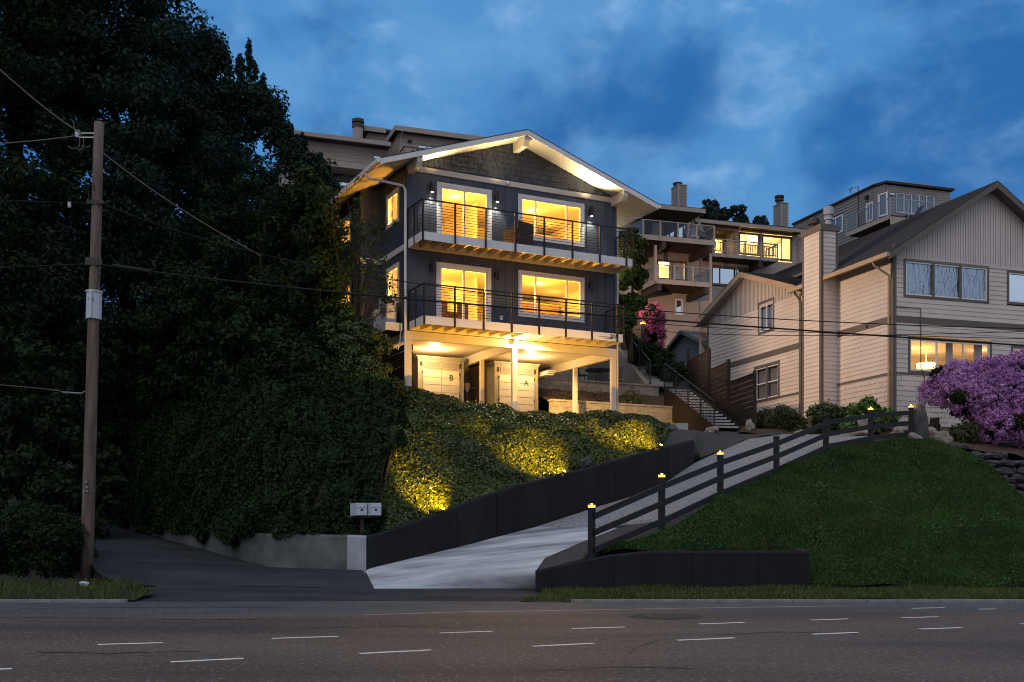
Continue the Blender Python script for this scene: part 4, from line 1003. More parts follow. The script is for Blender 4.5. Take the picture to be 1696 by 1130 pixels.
# heat pumps on the landing
for v, h, lab in ((.55, .92, 'tall white heat pump on the side landing next to the downspout'), (1.75, .66, 'smaller white heat pump on the side landing behind the tall one')):
    t = thing('heat_pump', lab, 'heat pump', MH.world(-.34, v, 8.40), MH.t, 'heat pumps on the side landing', framed=True)
    m = MB(); m.box(-.17, .17, 0, .82, 8.45, 8.45+h); m.build('casing', M['winwhite'], t)
    m = MB(); rr_ = [(.27-.04*i, .0) for i in range(1)]
    for i in range(6):
        r_ = .05+.045*i; m.tube([(-.175, .38+r_*math.cos(a), 8.45+h*.5+r_*math.sin(a)) for a in np.linspace(0, 6.283, 20)], .006, 4, False)
    m.build('fan_grille', M['black'], t)
    m = MB(); m.box(-.15, .15, .06, .12, 8.40, 8.45); m.box(-.15, .15, .70, .76, 8.40, 8.45); m.build('foot', M['black'], t)
# odds and ends in the carport
b_ = MH.world(4.35, 4.6, 5.5)
t = thing('broom', 'broom standing between the two closets with its pale head up', 'broom', b_)
m = MB(); m.tube([b_, (b_[0]-.05, b_[1]+.05, b_[2]+1.35)], .014, 6); m.build('handle', M['blue'], t)
m = MB(); m.lathe([(.03, 0), (.09, .1), (.12, .3), (.07, .36)], (b_[0]-.05, b_[1]+.05, b_[2]+1.33), 10); m.build('head', M['curtain'], t)
b_ = MH.world(4.32, 3.2, 5.5)
t = thing('storage_bin', 'bin with a blue and white lid in front of the gap between the closets', 'bin', b_)
m = MB(); m.lathe([(.24, 0), (.29, .62)], b_, 20); m.build('body', M['winwhite'], t)
m = MB(); m.lathe([(.31, .62), (.31, .67), (.2, .72)], b_, 20); m.build('lid', M['blue'], t)
b_ = MH.world(3.92, 5.2, 7.2)
o = MB(); o.rock(b_, (.11, .1, .1), 4, 12, 8, .05); tag(o.build('ball', M['red'], smooth=True), 'small red ball on the shelf between the closets', 'ball')
m = MB(); m.box(3.80, 4.95, 5.0, 5.9, 7.04, 7.08); m.build('shelf', M['closet'], H)
b_ = MH.world(1.55, 3.9, 6.45)
o = MB()
for i in range(5): o.tube([(b_[0]+.16*math.cos(a), b_[1]+.05*i-.1, b_[2]+.2*math.sin(a)-.02*i) for a in np.linspace(0, 6.28, 18)], .016, 6, False)
o.tube([(b_[0]+.1, b_[1], b_[2]-.15), (b_[0]+.16, b_[1], b_[2]-.5), (b_[0]+.1, b_[1], b_[2]-.93)], .016, 6)
tag(o.build('garden_hose', M['rope']), 'yellow coiled hose hanging on the left side of closet B', 'hose')
# stacked boards stored under the carport ceiling
t = thing('board_stack', 'pale boards stored under the carport ceiling right of closet A', 'lumber', MH.world(7.6, 4.5, 7.52), MH.t, framed=True)
for i in range(3):
    m = MB(); m.box(-.5+.05*i, -.15+.05*i, -1.2, .9, 7.52+.07*i, 7.57+.07*i); m.build('board', M['cream'], t)

# ================================================================== NEIGHBOUR ON THE RIGHT
N_ = thing('neighbour_house', 'beige lap sided house with steep gable and plastic covered windows behind the purple rhododendron', 'house', RH.world(0, 0, 4.9), RH.t, framed=True)
rf, rl = front(0), left(0)
SD, WD = 16.0, 9.6          # depth, width
def rw(x0, y0, x1, y1, v=0):
    a, z1 = RH.at(x0, y0, v); b, _ = RH.at(x1, y1, v); _, zb = RH.at(x0, y1, v); return a, b, zb, z1
aW = [RH.w(1496), RH.w(1637.5)]
up_w = (aW[0], aW[1], RH.z(492, aW[0]), RH.z(428, aW[0]))
up_w2 = (RH.w(1667), RH.w(1667)+2.4, RH.z(504, RH.w(1667)), RH.z(447, RH.w(1667)))
lo_w = (RH.w(1503.5), RH.w(1642), RH.z(618, RH.w(1503.5)), RH.z(557, RH.w(1503.5)))
lo_w2 = (RH.w(1674), RH.w(1674)+2.2, lo_w[2], lo_w[3]-.1)
ZE = 12.0                     # belt between laps and the vertical panel of the gable
zb0, zb1 = RH.z(534, .3), RH.z(523, .3)
zs = RH.z(619, .3)            # top of the shingled base
Zr, Wr, sl = 15.35, 4.5, .634
m = MB(); lap_wall(m, rf, (0, WD), zs+.06, zb0, [lo_w, lo_w2], .185); lap_wall(m, rf, (0, WD), zb1, ZE, [up_w, up_w2], .185); m.build('siding', M['tanlap'], N_)
m = MB(); shakes(m, rf, lambda z: (0, WD), 4.3, zs-.02, .2, 8); m.build('base_shingle', M['tanlap'], N_)
gex = lambda z: (max(0, Wr-(Zr-.2-z)/sl), min(WD, Wr+(Zr-.2-z)/sl))
m = MB(); n = 78
for i in range(n):
    a, b = WD*i/n, WD*(i+1)/n; c = (a+b)/2; zt = Zr-.12-sl*abs(c-Wr)
    if zt <= ZE+.1: continue
    ta, tb = Zr-.12-sl*abs(a-Wr), Zr-.12-sl*abs(b-Wr)
    m.poly(rf(a, ZE+.12, .012), rf(b-.022, ZE+.12, .012), rf(b-.022, tb, .012), rf(a, ta, .012))
    m.poly(rf(b-.022, ZE+.12, .0), rf(b, ZE+.12, .0), rf(b, tb, .0), rf(b-.022, tb, .0)); m.poly(rf(b-.022, ZE+.12, .012), rf(b-.022, ZE+.12, .0), rf(b-.022, tb, .0), rf(b-.022, tb, .012))
m.build('gable_panel', M['tanpanel'], N_)
m = MB(); m.mbox(rf, 0, WD, ZE, ZE+.13, -.02, .035); m.build('belt_trim', M['tanpanel'], N_)
m = MB(); m.mbox(rf, 0, WD, zb0, zb1, -.02, .03); m.build('belt_band', M['tantrim'], N_)
m = MB(); m.mbox(rf, 0, WD, zs-.03, zs+.06, -.02, .03); m.build('belt_band', M['tantrim'], N_)
m = MB(); m.mbox(rf, -.02, .12, 4.3, 12.6, -.02, .04); m.mbox(rl, -.04, .12, 4.3, 12.3, -.0, .04); m.build('corner_trim', M['tantrim'], N_)
def film_window(q, cols, gm):
    return window(N_, rf, *q, cols, .10, 'tantrim', 'winwhite', gm, fw=.055, deep=.06)
film_window(up_w, (1, 1, 1), 'plastic'); film_window(up_w2, (1, 1), 'skyglass')
film_window(lo_w, (1, 1, 1), 'glass'); film_window(lo_w2, (1, 1), 'glass')
# mullions between the three upstairs windows
for q in (1/3, 2/3):
    a = up_w[0]+.1+(up_w[1]-up_w[0]-.2)*q; m = MB(); m.mbox(rf, a-.06, a+.06, up_w[2]+.1, up_w[3]-.1, -.05, .03); m.build('mullion', M['tantrim'], N_)
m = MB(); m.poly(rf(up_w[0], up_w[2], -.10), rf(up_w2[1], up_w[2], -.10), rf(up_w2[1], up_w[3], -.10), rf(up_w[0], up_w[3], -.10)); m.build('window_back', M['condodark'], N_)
# lit dining room
m = MB(); z0, z1 = lo_w[2]-.6, lo_w[3]+.1
for q in (((.5,.1,z1),(8,.1,z1),(8,5,z1),(.5,5,z1)), ((.5,.1,z0),(8,.1,z0),(8,5,z0),(.5,5,z0)), ((.5,5,z0),(8,5,z0),(8,5,z1),(.5,5,z1)), ((.5,.1,z0),(.5,5,z0),(.5,5,z1),(.5,.1,z1)), ((8,.1,z0),(8,5,z0),(8,5,z1),(8,.1,z1))): m.poly(*q)
m.box(2.1, 2.2, 2.6, 4.99, z0+.002, z1-.002); m.build('interior_wall', M['room'], N_)
m = MB(); m.lathe([(.38, 0), (.40, .05), (.40, .20), (.05, .24)], (4.3, 3.4, z1-.70), 18); m.tube([(4.3, 3.4, z1-.47), (4.3, 3.4, z1)], .01, 5); m.build('pendant_lamp', M['glow'], N_)
lamp('room_lamp', 'POINT', None, 42, (1, .58, .20), N_, .1, world_loc=RH.world(3.3, 2.6, z1-.7)); lamp('room_lamp', 'POINT', None, 30, (1, .52, .22), N_, .12, world_loc=RH.world(1.3, 1.9, z1-.5)); lamp('room_lamp', 'POINT', None, 26, (1, .52, .24), N_, .1, world_loc=RH.world(6.3, 2.2, z1-.5))
for a, b in ((lo_w[0]+2.05, lo_w[0]+2.4), (lo_w[1]-.62, lo_w[1]-.2)):
    m = MB(); k = 14
    for i in range(k):
        x, y = a+(b-a)*i/k, a+(b-a)*(i+1)/k; d0, d1 = .30+.03*(i % 2), .30+.03*((i+1) % 2)
        m.poly(rf(x, z0+.3, -d0), rf(y, z0+.3, -d1), rf(y, z1-.05, -d1), rf(x, z1-.05, -d0))
    m.build('curtain', M['curtain'], N_)
# side wall facing left, with its chimney and cross gable
xg0, xg1, xgc, zgp, zge = 6.46, 15.5, 11.0, 14.0, 12.42
sg = (zgp-zge)/(xg1-xgc)
wA = [RH.side(1256, 494), RH.side(1283, 540)]; wB = [RH.side(1249, 607), RH.side(1292, 668)]
v0, v1 = RH.v(1283), RH.v(1256); qa = (v0, v1, RH.z(547, 0, v0), RH.z(492, 0, v0))
v2, v3 = RH.v(1292), RH.v(1249.5); qb = (v2, v3, RH.z(660, 0, v2), RH.z(597, 0, v2))
bz0, bz1 = RH.z(541, 0, 2), RH.z(527, 0, 2)
bl = RH.z(618, 0, 2); bz0, bz1 = zb0, zb1
m = MB(); lap_wall(m, rl, (0, 15), zs+.06, bz0, [qb], .185); lap_wall(m, rl, (0, 15), bz1, 12.0, [qa], .185)
m.build('siding', M['tanlap'], N_)
m = MB(); shakes(m, rl, lambda z: (0, 3.6), 4.3, zs-.02, .2, 9); lap_wall(m, rl, (5.0, 15), 4.3, zs-.03, [qb], .185); m.build('base_shingle', M['tanlap'], N_)
m = MB(); n = 70
for i in range(n):
    a, b = 6.4+8.6*i/n, 6.4+8.6*(i+1)/n; ta, tb = zgp-.1-sg*abs(a-xgc), zgp-.1-sg*abs(b-xgc)
    m.poly(rl(a, 12.0, .012), rl(b-.03, 12.0, .012), rl(b-.03, tb, .012), rl(a, ta, .012)); m.poly(rl(b-.03, 12.0, -.006), rl(b, 12.0, -.006), rl(b, tb, -.006), rl(b-.03, tb, -.006)); m.poly(rl(b-.03, 12.0, .012), rl(b-.03, 12.0, -.006), rl(b-.03, tb, -.006), rl(b-.03, tb, .012))
m.build('gable_panel', M['tanpanel'], N_)
m = MB(); panel_wall(m, rl, 0, 6.4, 12.0, 12.5); m.build('siding', M['tanlap'], N_)
for za, zb in ((bz0, bz1), (zs-.03, zs+.06)):
    for va, vb in ((.125, 3.64), (5.01, 15.0)):
        m = MB(); m.mbox(rl, va, vb, za, zb, -.02, .035); m.build('belt_band', M['tantrim'], N_)
m = MB(); m.mbox(rl, 14.88, 15.02, 4.3, 12.3, -.02, .04); m.mbox(rl, 6.36, 6.50, 4.3, 12.0, 0, .038); m.build('corner_trim', M['tantrim'], N_)
window(N_, rl, *qa, (1, 1), .12, 'tantrim', 'winwhite', 'sideglass'); window(N_, rl, *qb, (1, 1), .13, 'tantrim', 'winwhite', 'sideglass', rows=2)
for q in (qa, qb):
    m = MB(); k = 18; a, b = q[0]+.13, q[1]-.13
    for i in range(k):
        x, y = a+(b-a)*i/k, a+(b-a)*(i+1)/k; m.poly(rl(x, q[2]+.12, -.16-.03*(i % 2)), rl(y, q[2]+.12, -.16-.03*((i+1) % 2)), rl(y, q[3]-.12, -.16-.03*((i+1) % 2)), rl(x, q[3]-.12, -.16-.03*(i % 2)))
    m.build('curtain', M['curtain'], N_)
m = MB(); m.mbox(rl, (qb[0]+qb[1])/2-.07, (qb[0]+qb[1])/2+.07, qb[2]+.13, qb[3]-.13, -.05, .03); m.build('mullion', M['tantrim'], N_)
# back and right walls
m = MB(); panel_wall(m, right(WD), 0, SD, 4.3, 12.5); m.poly((0, SD, 4.3), (WD, SD, 4.3), (WD, SD, 12.4), (Wr, SD, 15.1), (0, SD, 12.4)); m.build('siding', M['tanlap'], N_)
# chimney on the side wall
CV0, CV1, CP, CT_ = 3.65, 5.0, .80, 14.05
ch = MB(); cf = lambda a, z, o: (-a, CV0-o, z); lap_wall(ch, cf, (0, CP), 4.5, CT_, (), .185); lap_wall(ch, left(-CP), (CV0, CV1), 4.5, CT_, (), .185); lap_wall(ch, lambda a, z, o: (-a, CV1+o, z), (0, CP), 4.5, CT_, (), .185)
ch.mbox(right(0), CV0, CV1, 12.3, CT_, -.0, .02)
c = ch.build('chimney', M['tanlap'], N_)
m = MB(); m.box(-CP-.035, -CP+.09, CV0-.035, CV0-.003, 4.5, CT_); m.box(-CP-.036, -CP-.003, CV0-.002, CV0+.10, 4.5, CT_); m.box(-CP-.035, -CP-.003, CV1-.09, CV1+.02, 4.5, CT_); m.box(-.10, .005, CV0-.034, CV0-.002, 12.2, CT_); m.build('corner_trim', M['tantrim'], c)
m = MB(); m.box(-CP-.07, .09, CV0-.07, CV1+.07, CT_, CT_+.26); m.build('cap', M['tantrim'], c)
m = MB(); m.lathe([(.14, 0), (.14, .28), (.20, .30), (.20, .40), (.16, .42), (.16, .50), (.22, .52), (.22, .84), (.19, .86)], (-.22, CV0+.35, CT_+.25), 14); m.build('flue', M['steel'], c, smooth=False)
m = MB(); m.lathe([(.12, 0), (.12, .22), (.27, .25), (.27, .42), (.22, .44), (.22, .5), (.05, .56)], (-.52, CV0+.95, CT_+.25), 14); m.build('flue', M['iron'], c)
# main roof
VFr = -.55
def rzz(w): return Zr-sl*abs(w-Wr)
for a, b, S0, S1, name_ in ((-.62, Wr, VFr, 6.35, 'l'), (2.2, Wr, 6.36, SD+.3, 'm'), (Wr, WD+.62, VFr, SD+.3, 'r')):
    za, zb_ = rzz(a), rzz(b)
    m = MB(); m.add([(a, S0, za-.16), (b, S0, zb_-.16), (b, S1, zb_-.16), (a, S1, za-.16), (a, S0, za-.02), (b, S0, zb_-.02), (b, S1, zb_-.02), (a, S1, za-.02)], [(0,1,2,3),(7,6,5,4),(0,4,5,1),(2,6,7,3),(0,3,7,4),(1,5,6,2)]); m.build('soffit', M['tantrim'], N_)
    m = MB(); n = 34; lf = name_ != 'r'
    for i in range(n):
        x, y = a+(b-a)*i/n, a+(b-a)*(i+1)/n; hx, hy = (.02, 0) if lf else (0, .02)
        rr = random.Random(i); v = S0-.04
        while v < S1:
            v2_ = min(v+rr.uniform(.25, .5), S1+.04); j = rr.uniform(0, .006)
            m.poly((x, v, rzz(x)+hx+j), (y, v, rzz(y)+hy*.5+j), (y, v2_, rzz(y)+hy*.5+j), (x, v2_, rzz(x)+hx+j))
            e = x if lf else y; m.poly((e, v, rzz(e)-.015), (e, v2_, rzz(e)-.015), (e, v2_, rzz(e)+.02+j), (e, v, rzz(e)+.02+j)); v = v2_
        m.poly((x, S0-.04, rzz(x)-.01), (y, S0-.04, rzz(y)-.01), (y, S0-.04, rzz(y)+hy*.5), (x, S0-.04, rzz(x)+hx))
    m.build('roof', M['roof'], N_)
    if name_ == 'm': continue
    m = MB(); m.add([(a, VFr-.03, za-.27), (b, VFr-.03, zb_-.27), (b, VFr-.03, zb_-.012), (a, VFr-.03, za-.012), (a, VFr+.02, za-.27), (b, VFr+.02, zb_-.27), (b, VFr+.02, zb_-.012), (a, VFr+.02, za-.012)], [(0,1,2,3),(7,6,5,4),(0,4,5,1),(1,5,6,2),(2,6,7,3),(3,7,4,0)]); m.build('rake_board', M['tantrim'], N_)
ze = rzz(-.62)
m = MB(); m.box(-.76, -.625, VFr-.05, CV0-.08, ze-.17, ze+.0); m.box(-.76, -.625, CV1+.08, 6.3, ze-.17, ze); m.build('gutter', M['tangutter'], N_)
m = MB(); m.tube([(-.68, .35, ze-.15), (-.66, .32, ze-.3), (-.12, .10, ze-.72), (-.09, .16, ze-.85), (-.09, .16, 4.6)], .045, 8); m.build('downspout', M['tangutter'], N_)
m = MB(); m.tube([(-.55, 6.2, 12.1), (-.1, 6.25, 11.6), (-.08, 6.28, 11.4), (-.08, 6.28, 5.6)], .045, 8); m.build('downspout', M['tantrim'], N_)
# cross gable roof over the left wing (ridge runs to the right)
def gz(v): return zgp-sg*abs(v-xgc)
for a, b in ((xg0-.25, xgc), (xgc, xg1+.3)):
    za, zb_ = gz(a), gz(b)
    m = MB(); m.add([(-.42, a, za-.16), (-.42, b, zb_-.16), (3.5, b, zb_-.16), (3.5, a, za-.16), (-.42, a, za-.02), (-.42, b, zb_-.02), (3.5, b, zb_-.02), (3.5, a, za-.02)], [(0,1,2,3),(7,6,5,4),(0,4,5,1),(2,6,7,3),(0,3,7,4),(1,5,6,2)]); m.build('soffit', M['tanpanel'], N_)
    m = MB(); n = 22; nf = b == xgc
    for i in range(n):
        x, y = a+(b-a)*i/n, a+(b-a)*(i+1)/n; hx, hy = (.02, 0) if nf else (0, .02)
        m.poly((-.47, x, gz(x)+hx), (-.47, y, gz(y)+hy), (3.5, y, gz(y)+hy), (3.5, x, gz(x)+hx)); e = x if nf else y
        m.poly((-.47, e, gz(e)-.015), (3.5, e, gz(e)-.015), (3.5, e, gz(e)+.02), (-.47, e, gz(e)+.02)); m.poly((-.47, x, gz(x)-.01), (-.47, y, gz(y)-.01), (-.47, y, gz(y)+hy), (-.47, x, gz(x)+hx))
    m.build('roof', M['roof'], N_)
    m = MB(); m.add([(-.46, a, za-.28), (-.46, b, zb_-.28), (-.46, b, zb_-.012), (-.46, a, za-.012), (-.422, a, za-.28), (-.422, b, zb_-.28), (-.422, b, zb_-.012), (-.422, a, za-.012)], [(0,1,2,3),(7,6,5,4),(0,4,5,1),(1,5,6,2),(2,6,7,3),(3,7,4,0)]); m.build('rake_board', M['tangutter'], N_)
m = MB(); m.mbox(rl, 1.55, 1.66, 9.62, 9.72, .02, .09); m.build('hose_tap', M['iron'], N_)
m = MB(); m.tube([rf(.12, 10.15, .05), rf(1.25, 10.15, .05), rf(1.25, 7.8, .05), rf(1.42, 7.6, .05), rf(1.42, 4.6, .05)], .02, 6); m.build('conduit', M['tantrim'], N_)

# ================================================================== SHED AND THE CONDOMINIUMS UP THE HILL
SH = Frame(10.57, 57.0, 18.0)
S_ = thing('garden_shed', 'small blue grey shed with a low gable roof behind the brown fence', 'shed', SH.world(0, 0, 8.6), SH.t, framed=True)
zsp, zse = 12.4, 11.25
m = MB(); lap_wall(m, left(0), lambda z: (0, 5.8) if z < zse else (2.9-(zsp-z)/.4, 2.9+(zsp-z)/.4), 8.6, zsp-.05, (), .18); lap_wall(m, front(0), (0, 4), 8.6, zse, (), .18); m.build('siding', M['shedlap'], S_)
for a, b in ((-.35, 2.9), (2.9, 6.15)):
    z = lambda v: zsp+.05-.4*abs(v-2.9); m = MB(); m.add([(-.35, a, z(a)), (-.35, b, z(b)), (4, b, z(b)), (4, a, z(a)), (-.35, a, z(a)+.05), (-.35, b, z(b)+.05), (4, b, z(b)+.05), (4, a, z(a)+.05)], [(0,1,2,3),(7,6,5,4),(0,4,5,1),(1,5,6,2),(2,6,7,3),(3,7,4,0)]); m.build('roof', M['shedroof'], S_)
    m = MB(); m.add([(-.38, a, z(a)-.13), (-.38, b, z(b)-.13), (-.38, b, z(b)+.06), (-.38, a, z(a)+.06), (-.352, a, z(a)-.13), (-.352, b, z(b)-.13), (-.352, b, z(b)+.06), (-.352, a, z(a)+.06)], [(0,1,2,3),(7,6,5,4),(0,4,5,1),(1,5,6,2),(2,6,7,3),(3,7,4,0)]); m.build('rake_board', M['tantrim'], S_)
m = MB(); m.tube([(-.1, -.35, 11.15), (-.06, -.08, 10.85), (-.06, -.06, 8.6)], .04, 7); m.build('downspout', M['winwhite'], S_)

CR = Frame(*P(1087, 463, 64)[:2], 18.0)
C_ = thing('condominium', 'brown beige hillside condominium with glass railed decks stepping up behind the stairs', 'condominium', CR.world(0, 0, 9.0), CR.t, framed=True)
def z5(x, y): return 1000+x/4.2325, 280+y/4.2325
def cw5(x, v): return CR.w(1000+x/4.2325, v)
def cz5(y, w, v): return CR.z(280+y/4.2325, w, v)
def rect5(x0, y0, x1, y1, v):
    a, b = cw5(x0, v), cw5(x1, v); return a, b, cz5(y1, a, v), cz5(y0, a, v)
def glass_deck(x0, x1, ytop, yf0, yf1, v, posts, ext, name):
    a, b = cw5(x0, v), cw5(x1, v); zt, zf1, zf0 = cz5(ytop, a, v), cz5(yf0, a, v), cz5(yf1, a, v)
    m = MB(); m.box(a, b, v, v+ext, zf1-.06, zf1); d = m.build(name, M['deck'], C_)
    m = MB(); m.box(a, b, v-.05, v-.002, zf0, zf1+.01); m.box(a-.05, a-.002, v-.05, v+ext, zf0, zf1+.01); m.box(b+.002, b+.05, v-.05, v+ext, zf0, zf1+.01); m.build('fascia', M['condotrim'], d)
    m = MB(); n = 9
    for i in range(n): y = v+.2+(ext-.3)*i/n; m.box(a+.01, b-.01, y, y+.05, zf0+.02, zf1-.062)
    m.build('joist', M['condodark'], d)
    m = MB(); m.box(a-.03, b+.03, v-.08, v-.02, zt-.05, zt); m.box(a-.03, a+.03, v-.019, v+ext, zt-.05, zt); m.box(b-.03, b+.03, v-.019, v+ext, zt-.05, zt); r = m.build('railing', M['condotrim'], d)
    for x in posts:
        w = cw5(x, v); m = MB(); m.box(w-.05, w+.05, v-.10, v-.051, zf0-.02, zt-.051); m.build('post', M['condotrim'], r)
    ws = [cw5(x, v) for x in posts]
    for p, q in zip(ws, ws[1:]):
        m = MB(); m.poly((p+.05, v-.06, zf1+.06), (q-.05, v-.06, zf1+.06), (q-.05, v-.06, zt-.06), (p+.05, v-.06, zt-.06)); m.build('pane', M['railglass'], r)
    m = MB(); m.poly((a, v, zf1+.06), (a, v+ext, zf1+.06), (a, v+ext, zt-.06), (a, v, zt-.06)); m.poly((b, v, zf1+.06), (b, v+ext, zf1+.06), (b, v+ext, zt-.06), (b, v, zt-.06)); m.build('pane', M['railglass'], r)
    return a, b, zf0, zf1, d
A = glass_deck(270, 772, 352, 458, 492, -.2, (273, 393, 516, 647, 770), 2.6, 'deck')
B = glass_deck(368, 750, 668, 770, 802, 0, (371, 490, 622, 748), 2.4, 'deck')
WV = 2.4
# walls of the left block, facing us
wL, wR = cw5(150, WV), cw5(668, WV)
ops5 = [rect5(268, 308, 356, 458, WV), rect5(398, 350, 585, 480, WV), rect5(372, 632, 582, 775, WV), rect5(500, 908, 556, 1022, WV)]
ztop = cz5(322, wL, WV)
m = MB(); lap_wall(m, front(WV), (wL, wR), 9.0, ztop+.6, ops5, .19, .02); m.build('siding', M['condolap'], C_)
m = MB(); lap_wall(m, right(wR), (WV, WV+6), 9.0, ztop+.6, (), .19, .02); panel_wall(m, left(wL), WV, WV+8, 9.0, ztop+.6); m.build('siding', M['condolap'], C_)
cf_ = front(WV)
window(C_, cf_, *ops5[0], (1,), .09, 'condotrim', 'condotrim', 'skyglass')
window(C_, cf_, *ops5[1], (1, 1, 1), .08, 'tantrim', 'tantrim', 'skyglass', name='sliding_door')
window(C_, cf_, *ops5[2], (1, 1), .08, 'tantrim', 'tantrim', 'glass', name='sliding_door')
window(C_, cf_, *ops5[3], (1,), .06, 'winwhite', 'winwhite', 'skyglass')
# roof slab over the upper deck, chimney, supports
a, b = cw5(300, -.5), cw5(708, -.5); zt = cz5(255, cw5(420, -.5), -.5)
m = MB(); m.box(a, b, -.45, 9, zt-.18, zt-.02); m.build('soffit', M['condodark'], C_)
m = MB(); m.box(a-.05, b+.05, -.52, -.452, zt-.22, zt+.02); m.box(b+.002, b+.06, -.45, 9, zt-.22, zt+.02); m.build('fascia', M['condotrim'], C_)
m = MB(); m.box(a-.05, b+.05, -.5, 9, zt+.022, zt+.06); m.build('roof', M['roof'], C_)
def chimney(x0, xm, x1, y0, y1, v, yc):
    w = cw5(xm, v); w1 = cw5(x1, v); zt_, zb_ = cz5(y0, w, v), cz5(y1, w, v)-1.0; vv = CR.v(1000+x0/4.2325, w)
    m = MB(); lap_wall(m, front(v), (w, w1), zb_, zt_, (), .19, .02); lap_wall(m, left(w), (v, vv), zb_, zt_, (), .19, .02); m.box(w+.03, w1-.01, v+.03, vv, zb_, zt_+.01)
    c = m.build('chimney', M['greylap'], C_); m = MB(); m.box(w-.04, w+.06, v-.04, v-.021, zb_, zt_); m.box(w1-.08, w1+.02, v-.04, v-.021, zb_, zt_); m.box(w-.05, w1+.05, v-.05, vv+.05, zt_+.011, zt_+.06); m.build('trim', M['condotrim'], c)
    zc = cz5(yc, w, v); m = MB(); cc = ((w+w1)/2-.1, (v+vv)/2, zt_+.06); h = zc-zt_; m.lathe([(.2, 0), (.2, h*.35), (.3, h*.4), (.3, h*.6), (.2, h*.62), (.2, h*.75), (.32, h*.78), (.32, h*.95), (.1, h)], cc, 14); m.build('flue', M['iron'], c)
chimney(475, 522, 580, 112, 265, 5.0, 88)
chimney(1190, 1243, 1291, 240, 412, 4.0, 178)
for x, y0, y1, v in ((362, 535, 668, -.1), (748, 580, 860, 0)):
    w = cw5(x, v); m = MB(); m.box(w-.07, w+.07, v-.07, v+.07, cz5(y1, w, v)-1, cz5(y0, w, v)); m.build('post', M['condotrim'], C_)
for (w, v0_, z) in ((A[0]+1.4, -.2, A[2]), (A[1]-.25, -.2, A[2]), (B[0]+.2, 0, B[2]), (B[1]-.3, 0, B[2])):
    m = MB(); m.box(w-.12, w+.12, v0_-.06, WV, z-.42, z-.003); m.build('beam', M['condodark'], C_)
# right wing: railed balcony, lit rooms
BV, RV = 1.4, 2.6
a, b = cw5(755, BV), cw5(1212, BV); zf1, zf0 = cz5(588, a, BV), cz5(612, a, BV); zt = cz5(486, a, BV)
m = MB(); m.box(a, b, BV, RV, zf1-.06, zf1); d = m.build('balcony', M['deck'], C_)
m = MB(); m.box(a, b, BV-.05, BV-.002, zf0, zf1+.01); m.box(b+.002, b+.05, BV-.05, RV, zf0, zf1+.01); m.build('fascia', M['condotrim'], d)
m = MB(); m.box(a, b, BV+.05, RV, zf0-.02, zf1-.065); m.box(b-1.3, b-1.05, BV-.04, RV, zf0-.42, zf0-.021); m.build('joist', M['condodark'], d)
m = MB(); m.box(a, b, BV-.08, BV-.0, zt-.06, zt); m.box(b-.05, b+.05, BV+.001, RV, zt-.06, zt); m.box(a, b, BV-.06, BV-.02, zt-.24, zt-.18); m.box(a, b, BV-.06, BV-.02, zf1+.12, zf1+.18)
n = int((b-a)/.17)
for i in range(n): w = a+.1+(b-a-.2)*i/n; m.box(w-.022, w+.022, BV-.055, BV-.025, zf1+.18, zt-.24)
for i in range(11): y = BV+.15+i*.17; m.box(b-.02, b+.02, y-.022, y+.022, zf1+.1, zt-.061)
r = m.build('railing', M['condotrim'], d)
for x in (755, 862, 985, 1100, 1211): w = cw5(x, BV); m = MB(); m.box(w-.05, w+.05, BV-.12, BV-.081, zf0, zt+.0); m.build('post', M['condotrim'], r)
wl, wr_ = wR+.02, cw5(1395, RV)
o1 = [rect5(945, 440, 1095, 598, RV), rect5(1108, 458, 1320, 632, RV), rect5(752, 676, 1038, 812, RV)]
rec = (wl, cw5(925, RV), zf1, cz5(430, wl, RV)+.2)      # recessed corner of the balcony
zroof = cz5(372, cw5(740, RV-.7), RV-.7)
m = MB(); lap_wall(m, front(RV), (wl, wr_), 14.0, zroof-.05, o1+[rec], .19, .02); m.build('siding', M['condolap'], C_)
m = MB(); RD = 4.0; ro = (cw5(765, RD), cw5(845, RD), zf1+.1, cz5(472, cw5(780, RD), RD)); panel_wall(m, front(RD), rec[0], rec[1], zf1, rec[3], [ro]); panel_wall(m, left(rec[1]), RV, RD, zf1, rec[3], [(RV+.2, RV+1.2, zf1+.1, cz5(465, rec[1], RV))]); m.poly((rec[0], RV, zf1), (rec[1], RV, zf1), (rec[1], RD, zf1), (rec[0], RD, zf1)); m.build('siding', M['condolap'], C_)
m = MB(); m.poly((rec[0], RV, rec[3]), (rec[1], RV, rec[3]), (rec[1], RD, rec[3]), (rec[0], RD, rec[3])); m.build('soffit', M['soffit'], C_)
window(C_, front(RD), *ro, (1,), .09, 'condotrim', 'condotrim', 'glass'); window(C_, left(rec[1]), RV+.2, RV+1.2, zf1+.1, cz5(465, rec[1], RV), (1,), .09, 'condotrim', 'condotrim', 'glass')
window(C_, front(RV), *o1[0], (1,), .08, 'tantrim', 'tantrim', 'glass'); window(C_, front(RV), *o1[1], (2, 1), .08, 'tantrim', 'tantrim', 'glass'); window(C_, front(RV), *o1[2], (1, 3, 1), .08, 'tantrim', 'tantrim', 'skyglass')
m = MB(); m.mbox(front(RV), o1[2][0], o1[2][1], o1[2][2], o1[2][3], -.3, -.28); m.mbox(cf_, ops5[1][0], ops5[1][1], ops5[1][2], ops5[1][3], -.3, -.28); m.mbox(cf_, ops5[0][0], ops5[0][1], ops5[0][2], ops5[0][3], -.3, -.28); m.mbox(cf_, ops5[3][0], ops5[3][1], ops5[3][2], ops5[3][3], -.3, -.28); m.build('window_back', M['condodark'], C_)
m = MB(); a0, a1 = cw5(650, RV-.75), cw5(1402, RV-.75); m.box(a0, a1, RV-.7, RV+8, zroof-.06, zroof+.06); m.build('soffit', M['condodark'], C_)
